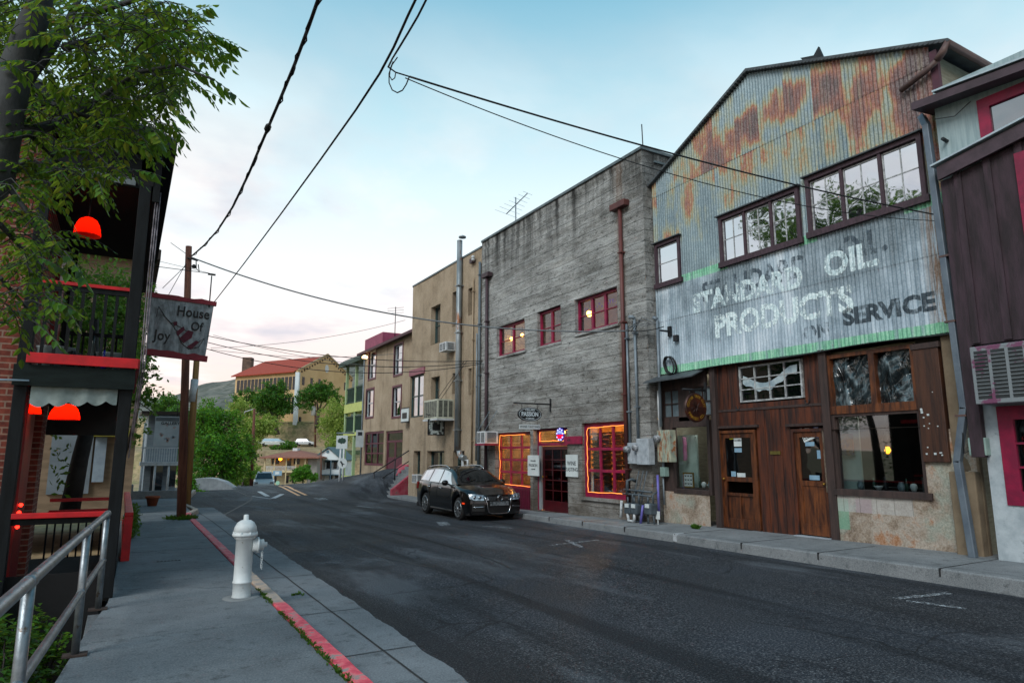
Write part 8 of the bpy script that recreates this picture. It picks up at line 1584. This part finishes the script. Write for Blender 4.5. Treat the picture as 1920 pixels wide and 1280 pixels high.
# far cars
def farcar(name, px, py, d, L, H, col, label, front=False, W=1.8):
    p = PD(px, py, d); tg = thing(name, p, label, 'car', None); bm_ = M(col+'_paint', col, col, 3, .3, bst=0, coat=.5); rv, fv = (RRv, FFv) if not front else (FFv*-1, RRv)
    if front: rv = -Vector((p.x, p.y, 0)).normalized(); fv = Vector((-rv.y, rv.x, 0))
    prof = [(-.5, .18), (-.5, .5), (-.46, .57), (-.3, .6), (.28, .6), (.46, .53), (.5, .42), (.5, .18)]
    m = MB(); m.prism([p+rv*(x*L)+UZ*(z*H)-fv*(W/2) for x, z in prof][::-1], fv*W)
    q = lambda x, y, z: p+rv*(x*L)+fv*(y*W)+UZ*(z*H)
    cab = [q(-.42, -.47, .58), q(.3, -.47, .58), q(.3, .47, .58), q(-.42, .47, .58), q(-.34, -.36, .99), q(.12, -.36, .99), q(.12, .36, .99), q(-.34, .36, .99)]
    m.add(cab, [(0, 1, 5, 4), (1, 2, 6, 5), (2, 3, 7, 6), (3, 0, 4, 7), (4, 5, 6, 7)]); m.build('body', bm_, tg, bevel=.06)
    def gp_(a, b, c, d, i0, i1, off):
        A, B_, C_, D_ = cab[a], cab[b], cab[c], cab[d]; f_ = lambda u, v_: A.lerp(B_, u).lerp(D_.lerp(C_, u), v_)+off
        return [f_(i0, .12), f_(i1, .12), f_(i1, .86), f_(i0, .86)]
    for (a, b, c, d), off in (((0, 1, 5, 4), -fv*.03), ((2, 3, 7, 6), fv*.03)): g = MB(); g.add(gp_(a, b, c, d, .08, .9, off), [(0, 1, 2, 3)]); g.build('side_glass', CARG, tg)
    g = MB(); g.add(gp_(1, 2, 6, 5, .06, .94, rv*.03), [(0, 1, 2, 3)]); g.build('windscreen', M('far_windscreen', '1E2A30', '2A363C', 3, .15, bst=0), tg)
    for s_ in (-1, 1): g = MB(); g.prism([q(.5, s_*.45, .4), q(.5, s_*.28, .4), q(.5, s_*.28, .5), q(.5, s_*.45, .5)], rv*.03); g.build('headlight', CHROME, tg)
    for x in (-.31, .31):
        for s in (-1, 1): m = MB(); c = p+rv*(x*L)+fv*(s*(W/2-.05))+UZ*.32; pts = [c-fv*.1, c+fv*.1]; m.tube(pts, .32, 14); m.build('wheel', RUB, tg)
    return tg
farcar('parked_car', 516, 836, 152, 7.6, 1.75, 'A9B2B0', 'long pale pickup parked below the tan retaining wall'); farcar('parked_car', 571, 835, 152, 4.6, 1.55, 'AEB4B8', 'white car parked below the tan retaining wall right of the green bush')
farcar('parked_car', 494, 0 or 919, 64, 4.6, 1.75, 'A4ADB2', 'white car half hidden beyond the crest of the street', front=True)
# poles far
for px, pb, pt_, d, r, lb_, nm in ((471, 912, 766, 62, .16, 'dark brown utility pole left of the white car beyond the crest', 'utility_pole'), (591, 838, 752, 150, .22, 'thin dark utility pole in front of the school lawn', 'utility_pole'), (602, 898, 842, 95, .1, 'thin brown pole in front of the white gabled house', 'utility_pole')):
    a_ = PD(px, pb, d); b_ = PD(px+(6 if px == 471 else 0), pt_, d); m = MB(); m.tube([a_, b_], [r, r*.7], 8); o_ = m.build(nm, POLE); tag(o_, lb_, 'utility pole')
    if px == 471: m = MB(); m.tube([b_, b_+RRv*-.9+UZ*-.3, b_+RRv*-.9-UZ*.5], .04, 5); sub('lamp_arm', m, WHITE, o_)
    if px == 591: m = MB(); q = PD(588, 770, d); m.tube([q-UZ*1, q+UZ*1], .55, 8); sub('transformer', m, WHITE, o_)
# ================================================================== TREES
def tree(name, base, blobs, leafs, nleaf, mat, label, cat='tree', trunk=.2, seed=0, group=None, trunkmat=None, clump=.35, limbs=True):
    """blobs: list of (centre, rx, ry, rz); each blob gets limbs reaching into it and leaf clumps through its volume"""
    rn = random.Random(seed+11); tg = thing(name, base, label, cat, group); m = MB(); b0 = Vector(base); top = sum((Vector(b[0]) for b in blobs), Vector())/len(blobs)
    hub = b0.lerp(top, .45); tm = trunkmat or M('grey_bark', '4A4038', '352C26', 4, .9, st=(3, 3, 1), bs=12, bst=.6)
    if trunk: m.tube([b0-UZ*.3, b0.lerp(hub, .5)+Vector((rn.gauss(0, .05), rn.gauss(0, .05), 0))*trunk*6, hub], [trunk*1.25, trunk, trunk*.75], 8)
    L = MB(); tot = sum(b[1]*b[2]*b[3] for b in blobs)
    for c, rx, ry, rz in blobs:
        c = Vector(c)
        if trunk: m.tube([hub-UZ*.1, hub.lerp(c, .5)+Vector((rn.gauss(0, .1*rx), rn.gauss(0, .1*ry), -.05*rz)), c+UZ*rz*.3], [trunk*.6, trunk*.35, trunk*.12], 6)
        n = max(20, int(nleaf*(rx*ry*rz)/tot)); nc = max(6, int(n/26))
        for i in range(nc):
            d = Vector((rn.gauss(0, 1), rn.gauss(0, 1), rn.gauss(0, 1))).normalized(); r = rn.uniform(.25, 1)**.45*(1+.55*noise.noise(d*2.6+c)); q = c+Vector((d.x*rx*r, d.y*ry*r, d.z*rz*r))
            if trunk and limbs and rn.random() < .35: m.tube([c.lerp(q, .1), c.lerp(q, .6)+Vector((0, 0, -.04*rz)), q], [trunk*.12, trunk*.07, trunk*.03], 4)
            cs = clump*rn.uniform(.5, 1.2)*min(rx, rz)
            for j in range(26): leafquad(L, q+Vector((rn.gauss(0, cs*.5), rn.gauss(0, cs*.5), rn.gauss(0, cs*.38))), leafs, rn)
    if m.v: m.build('trunk', tm, tg)
    L.build('crown', mat, tg); return tg
LG = leafmat('cottonwood_leaf', ['0C280A', '1C4E10', '3C7C1A', '6AA82C']); LG2 = leafmat('willow_leaf', ['38501C', '5C7A2E', '8AA448', 'A8B45A']); LG3 = leafmat('elm_leaf', ['10300E', '245618', '44802C'])
LG4 = leafmat('pale_tree_leaf', ['4A6428', '7C9440', 'A8B860']); LGD = leafmat('dark_garden_leaf', ['0C2408', '16380E', '28541A', '3E7022'])
def B(px, py, d, rx, rz=None, ry=None): rz = rz or rx; k = d/1245.; return (PD(px, py, d), rx*k, (ry or rx)*k, rz*k)
def base(px, py, d): return PD(px, py, d)
tree('cottonwood_tree', base(418, 915, 56), [B(400, 855, 56, 42, 45), B(440, 865, 57, 32, 38), B(380, 800, 58, 34, 40), B(420, 800, 58, 32, 34), B(452, 835, 57, 22, 28), B(392, 765, 60, 20, 20)], .13, 19000, LG, 'large bright green leafy tree mass left of the street crest', seed=1, trunk=.22)
tree('cottonwood_tree', base(352, 920, 46), [B(345, 850, 46, 20, 40), B(350, 890, 44, 22, 24), B(330, 790, 48, 24, 28), B(312, 760, 50, 26, 22)], .11, 9000, LG3, 'green leafy tree behind the paler pole and the gallery sign', seed=2, trunk=.16)
tree('garden_shrub', base(358, 940, 36), [B(352, 912, 36, 16, 18), B(378, 922, 36, 10, 6)], .08, 2500, LG, 'low green shrub at the foot of the paler pole by the white barrier', 'shrub', seed=3, trunk=.04)
tree('scrub_tree', base(455, 905, 75), [B(455, 890, 78, 28, 20), B(472, 885, 80, 16, 20), B(435, 900, 70, 14, 12)], .16, 8000, LG2, 'tangled yellowish olive scrub beside the far dark pole', 'scrub', seed=4, trunk=.08)
tree('scrub_tree', base(480, 860, 120), [B(470, 805, 120, 24, 26), B(500, 798, 122, 22, 18), B(470, 832, 118, 20, 18), B(450, 770, 124, 22, 20)], .24, 8000, LG4, 'loose pale olive tree between the green mass and the cream house', seed=5, trunk=.2, clump=.45)
tree('elm_tree', base(520, 812, 150), [B(512, 745, 150, 30, 26), B(528, 765, 150, 20, 20), B(498, 760, 150, 18, 22), B(520, 725, 150, 20, 14)], .3, 6500, LG3, 'dark green tree in front of the long side of the school', seed=6, trunk=.5)
tree('elm_tree', base(476, 800, 160), [B(462, 745, 160, 24, 16), B(488, 755, 158, 18, 18), B(450, 758, 160, 14, 10)], .3, 3500, LG3, 'smaller dark green tree near the far end of the school', seed=7, trunk=.4)
tree('elm_tree', base(594, 800, 150), [B(598, 735, 150, 28, 18), B(572, 752, 150, 18, 18), B(622, 748, 150, 18, 16), B(610, 722, 150, 16, 10)], .3, 5500, LG3, 'spreading green tree in front of the gable end of the school', seed=8, trunk=.45)
tree('pale_tree', base(630, 850, 130), [B(628, 778, 130, 24, 26), B(640, 800, 130, 20, 30), B(612, 800, 132, 16, 22), B(645, 760, 130, 12, 18), B(625, 830, 128, 20, 16)], .22, 7500, LG4, 'loose pale green tree behind the white gabled house', seed=9, trunk=.25, clump=.45)
tree('round_bush', base(568, 905, 98), [B(565, 888, 98, 19, 13), B(585, 893, 98, 12, 9), B(572, 878, 99, 12, 7), B(553, 895, 97, 9, 8)], .14, 5500, LG, 'round bright green bush between the cream and white houses', 'bush', seed=10, trunk=.1)
tree('round_bush', base(540, 845, 140), [B(541, 833, 140, 13, 8), B(520, 840, 140, 16, 5), B(553, 838, 140, 8, 5)], .2, 2500, LG, 'green bush behind the ridge of the cream house', 'bush', seed=12, trunk=.1)
# trees behind the porch
tree('garden_tree', (-2.2, 17.5, -.5), [((-1.6, 17.5, 4.8), 1.5, 1.3, 1.5), ((-.5, 18.0, 4.2), .9, 1.0, 1.2), ((-.2, 18.2, 5.2), .7, .8, .6), ((-2.6, 17, 4.0), 1.2, 1, 1.2)], .07, 11000, leafmat('garden_tree_leaf', ['20401A', '3C6A24', '6C9438']), 'leafy tree growing behind the porch and seen through its balcony', seed=13, trunk=.13)
tg = thing('leaning_trunk', (-1.0, 14.6, -.8), 'thick dark leaning tree trunk seen through the lower porch', 'tree'); m = MB(); m.tube([PY(130, 960, 14.6)[0:1]+(14.6,)+PY(130, 960, 14.6)[1:], PY(150, 860, 14.6)[0:1]+(14.6,)+PY(150, 860, 14.6)[1:], PY(172, 770, 14.6)[0:1]+(14.6,)+PY(172, 770, 14.6)[1:], (-.7, 15, 4.2)], [.17, .14, .12, .08], 10); m.build('trunk', M('dark_bark', '241F1D', '34302D', 4, .9, bs=12, bst=.7), tg)
rn = random.Random(31); m = MB()
for k in range(60): p_ = PY(rn.uniform(95, 135), rn.uniform(800, 930), 14.4); leafquad(m, Vector((p_[0], 14.4+rn.uniform(-.2, .2), p_[1])), .06, rn)
m.build('crown', LGD, tg)
# ivy-like shrub right of the post, behind sign
tree('garden_tree', (.0, 20.5, -.1), [((-.1, 20.4, 3.9), .6, .6, .9), ((.3, 20.4, 2.9), .42, .5, .8), ((.35, 20.3, 3.6), .35, .4, .6), ((-.2, 20.6, 5.0), .4, .4, .5)], .06, 3200, leafmat('garden_tree_leaf', ''), 'slim leafy tree between the porch and the beige building beside the sign', seed=14, trunk=.06)
tree('tall_tree', (-5.2, 15.5, -1), [((-4.3, 15, 10.6), 1.8, 2.0, 1.7), ((-4.0, 13.2, 8.8), 1.3, 1.6, 1.3), ((-5.2, 17.4, 12.6), 1.7, 1.6, 1.3), ((-4.2, 19.6, 11.6), 1.5, 1.5, 1.5), ((-5.5, 12.8, 11.2), 1.4, 1.4, 1.3), ((-5, 21.5, 13.4), 1.3, 1.2, 1.1), ((-4.6, 16.4, 8.8), 1.3, 1.4, 1.2)], .1, 17000, leafmat('tall_tree_leaf', ['0E2A10', '1C4216', '3A6420']), 'tall dark tree rising behind the brick house, mostly outside the picture', seed=21, trunk=.26)
# shrubs under the handrail: individual bushes
rn = random.Random(77)
def broad(mb, c, s, rn):
    """a stem with broad drooping leaves"""
    for k in range(rn.randint(5, 8)):
        a = rn.uniform(0, 6.28); d = Vector((math.cos(a), math.sin(a), rn.uniform(-.2, .5))).normalized(); l = s*rn.uniform(.6, 1.2); q = c+d*l*.4; sd = d.cross(UZ).normalized()*l*.3; tip = q+d*l-UZ*l*.25; mid = q+d*l*.5+UZ*l*.05
        mb.add([q, mid+sd, tip, mid-sd], [(0, 1, 2, 3)])
for i, (x, y, r, h) in enumerate([(-.78, 3.6, .35, .35), (-1.0, 4.7, .45, .5), (-.72, 5.8, .3, .45), (-1.25, 6.2, .5, .75), (-.7, 7.2, .3, .5), (-1.15, 7.7, .45, .72), (-.65, 8.5, .28, .35), (-1.3, 8.9, .4, .8), (-1.7, 5.3, .5, .7), (-1.85, 7.0, .5, .85)]):
    tg = thing('garden_shrub', (x, y, -.9), ['lowest dark shrub under the near end of the pipe handrail', 'dark shrub behind the second span of the pipe handrail', 'small shrub tucked against the second handrail post', 'bright topped shrub in the middle of the planted strip', 'small shrub against the third handrail post', 'tall shrub below the lower red porch rail', 'small shrub at the black porch post', 'shrub against the brick wall under the porch', 'dark shrub at the left edge, nearer the camera', 'dark shrub at the left edge, farther back'][i], 'shrub', 'shrubs below the pipe handrail')
    st = MB(); L = MB()
    for k in range(34): 
        a = rn.uniform(0, 6.28); rr3 = r*math.sqrt(rn.random()); q = Vector((x+rr3*math.cos(a), y+rr3*math.sin(a), -.9+(h+.75)*rn.uniform(.45, 1)*(1-.25*(rr3/r)**2))); st.tube([(x+rr3*.3*math.cos(a), y+rr3*.3*math.sin(a), -.95), q], .006, 4)
        for j in range(6): broad(L, q+Vector((rn.gauss(0, .06), rn.gauss(0, .06), -.08*j*rn.random())), .075, rn)
    st.build('stems', M('dark_bark', ''), tg); L.build('leaves', LGD if i % 3 else leafmat('bright_shrub_leaf', ['16380E', '356018', '5E8C26']), tg)
# ---- the big tree overhanging at upper left
BK = M('pale_grey_bark', '383B3C', '232526', 3, .85, st=(2, 2, 1), bs=9, bst=.6)
LT = leafmat('ailanthus_leaf', ['07180E', '10300E', '285414', '567A1C', '5E4812'], .45, .38)
bt = thing('overhanging_tree', (-1.9, 5.6, -.9), 'large tree with long pinnate leaves overhanging the pavement at the upper left', 'tree')
def T3(px, py, Y): x, z = PY(px, py, Y); return Vector((x, Y, z))
m = MB(); tr = [Vector((-1.95, 5.6, -1)), Vector((-1.75, 5.6, .8)), Vector((-1.35, 5.55, 2.4)), T3(-10, 330, 5.5), T3(12, 220, 5.5), T3(30, 130, 5.5), T3(70, 20, 5.5), T3(95, -90, 5.5), Vector((-.75, 5.3, 6.6)), Vector((-.9, 5.2, 8.2))]; m.tube(tr, [.2, .17, .15, .12, .105, .1, .085, .07, .05, .02], 14); m.tube([Vector((-.75, 5.3, 6.4)), Vector((-1.5, 5.9, 7.2)), Vector((-2.2, 6.2, 8.0))], [.045, .03, .01], 8)
limb = [([(25, 180), (95, 90), (135, 40), (160, -30)], .055), ([(40, 90), (75, 20), (60, -60)], .07), ([(15, 250), (70, 250), (130, 225), (180, 190), (250, 160)], .05), ([(10, 235), (55, 245), (98, 285), (130, 340), (170, 352), (205, 330), (250, 318)], .022), ([(98, 195), (170, 215), (230, 255), (262, 300)], .02), ([(120, 90), (230, 60), (330, 30), (395, 40)], .028), ([(180, 190), (260, 120), (340, 110), (400, 150)], .02), ([(0, 330), (60, 400), (90, 470)], .022), ([(0, 420), (50, 490), (110, 520)], .018), ([(10, 280), (30, 330), (60, 300)], .02), ([(0, 520), (50, 590), (100, 610)], .014), ([(130, 40), (250, 0), (360, -30)], .025), ([(250, 100), (310, 150), (330, 210)], .014)]
rn = random.Random(5); lb = []
for pts, r in limb:
    Y0 = 5.5; dY = rn.uniform(-1.2, 1.2); n = len(pts); L3 = [T3(a, b, Y0+dY*i/(n-1)) for i, (a, b) in enumerate(pts)]; m.tube(fair(L3, 1), [r*(1-.7*i/(n-1)) for i in range(n)], 8); lb.append(L3)
m.build('trunk', BK, bt)
tw = MB(); LV = MB()
def pinnate(o, d, ln, k, ls, droop):
    """compound leaf: a drooping midrib with pairs of pointed leaflets"""
    o = Vector(o); d = d.normalized(); pts = [o]; dd_ = d.copy()
    for i in range(k): dd_ = (dd_+Vector((0, 0, -droop/k))).normalized(); pts.append(pts[-1]+dd_*ln/k)
    tw.tube(pts, [.0035-.0022*i/k for i in range(k+1)], 3, cap=False)
    for i in range(1, k+1):
        p = pts[i]; ax_ = (pts[i]-pts[i-1]).normalized(); sd = ax_.cross(UZ); sd = sd.normalized() if sd.length > .1 else Vector((1, 0, 0))
        for s in ((-1, 1) if i < k else (0,)):
            dr = (sd*s*.8+ax_*.55+Vector((0, 0, rn.uniform(-1.0, -.35)))).normalized() if s else ax_; l = ls*rn.uniform(.8, 1.15)*(1-.25*abs(i/k-.5)); w_ = l*.235; nn = dr.cross(ax_ if s else sd); wv = (dr.cross(nn)).normalized()*w_ if nn.length > .01 else sd*w_
            fo = nn.normalized()*w_*.35 if nn.length > .01 else Vector((0, 0, 0)); a_ = p+dr*l*.06
            LV.add([a_, a_+dr*l*.3+wv+fo, a_+dr*l*.65+wv*.75+fo, a_+dr*l, a_+dr*l*.65-wv*.75+fo, a_+dr*l*.3-wv+fo, a_+dr*l*.5], [(0, 1, 6, 5), (1, 2, 3, 6), (6, 3, 4, 5)])
# where the foliage shows: (px, py, rx, ry, leaves, depth range)
zones = [(60, 60, 90, 90, 50, 4.8, 7), (180, 50, 80, 60, 60, 4.6, 7), (280, 40, 70, 45, 55, 4.6, 6.6), (340, 60, 50, 40, 34, 4.6, 6), (230, 130, 80, 50, 75, 5, 7.6), (170, 190, 80, 50, 60, 5, 7.4), (260, 210, 50, 45, 46, 5, 7), (310, 140, 40, 45, 30, 4.8, 6.4), (70, 210, 60, 60, 30, 5.2, 7.5), (200, 260, 70, 30, 26, 5, 7), (60, 330, 55, 50, 30, 5, 7), (190, 318, 60, 16, 20, 5, 6.5), (35, 420, 45, 45, 26, 5, 7), (100, 455, 40, 30, 16, 5, 6.6), (45, 510, 45, 35, 18, 5, 6.6), (90, 570, 38, 30, 12, 5, 6), (20, 580, 25, 30, 8, 5, 6), (120, 330, 40, 25, 14, 5, 6.5)]
for px, py, rx, ry, n, y0, y1 in zones:
    for i in range(int(n*1.2)):
        r_ = math.sqrt(rn.random()); a = rn.uniform(0, 6.28); Y = rn.uniform(y0, y1); o = T3(px+rx*r_*math.cos(a), py+ry*r_*math.sin(a), Y); a2 = rn.uniform(0, 6.28)
        d = Vector((math.cos(a2), math.sin(a2), rn.uniform(-.3, .5))); tw.tube([o-d.normalized()*.12-Vector((0, 0, .05)), o], .004, 3, cap=False)
        pinnate(o, d, rn.uniform(.22, .4), rn.randint(5, 7), rn.uniform(.052, .085), rn.uniform(.5, 1.5))
for i in range(260):
    q = Vector((-1.3+rn.gauss(0, .65), 5.6+rn.gauss(0, .75), 7.2+rn.gauss(0, .75)))
    if q.z < 6.3: continue
    a2 = rn.uniform(0, 6.28); pinnate(q, Vector((math.cos(a2), math.sin(a2), rn.uniform(-.2, .5))), rn.uniform(.25, .42), 6, rn.uniform(.06, .09), rn.uniform(.5, 1.3))
for (a, b), (c, d), k, ls in [(((385, 62), (442, 88), 7, .11)), ((350, 120), (443, 178), 7, .12), ((380, 60), (398, 72), 3, .08), ((310, 190), (358, 235), 5, .1), ((330, 110), (360, 200), 5, .1), ((370, 20), (395, 20), 4, .09), ((280, 235), (300, 272), 5, .09), ((395, 110), (430, 100), 3, .11), ((120, 470), (160, 530), 6, .1), ((90, 560), (140, 590), 6, .1), ((70, 480), (130, 520), 7, .1), ((185, 340), (190, 370), 4, .07), ((250, 318), (292, 335), 5, .08), ((60, 600), (110, 650), 5, .09)]:
    o = T3(a, b, 4.7); e = T3(c, d, 4.6); pinnate(o, (e-o)+Vector((0, 0, .06)), (e-o).length*1.04, k, ls, .35)
tw.build('twigs', BK, bt); LV.build('crown', LT, bt)
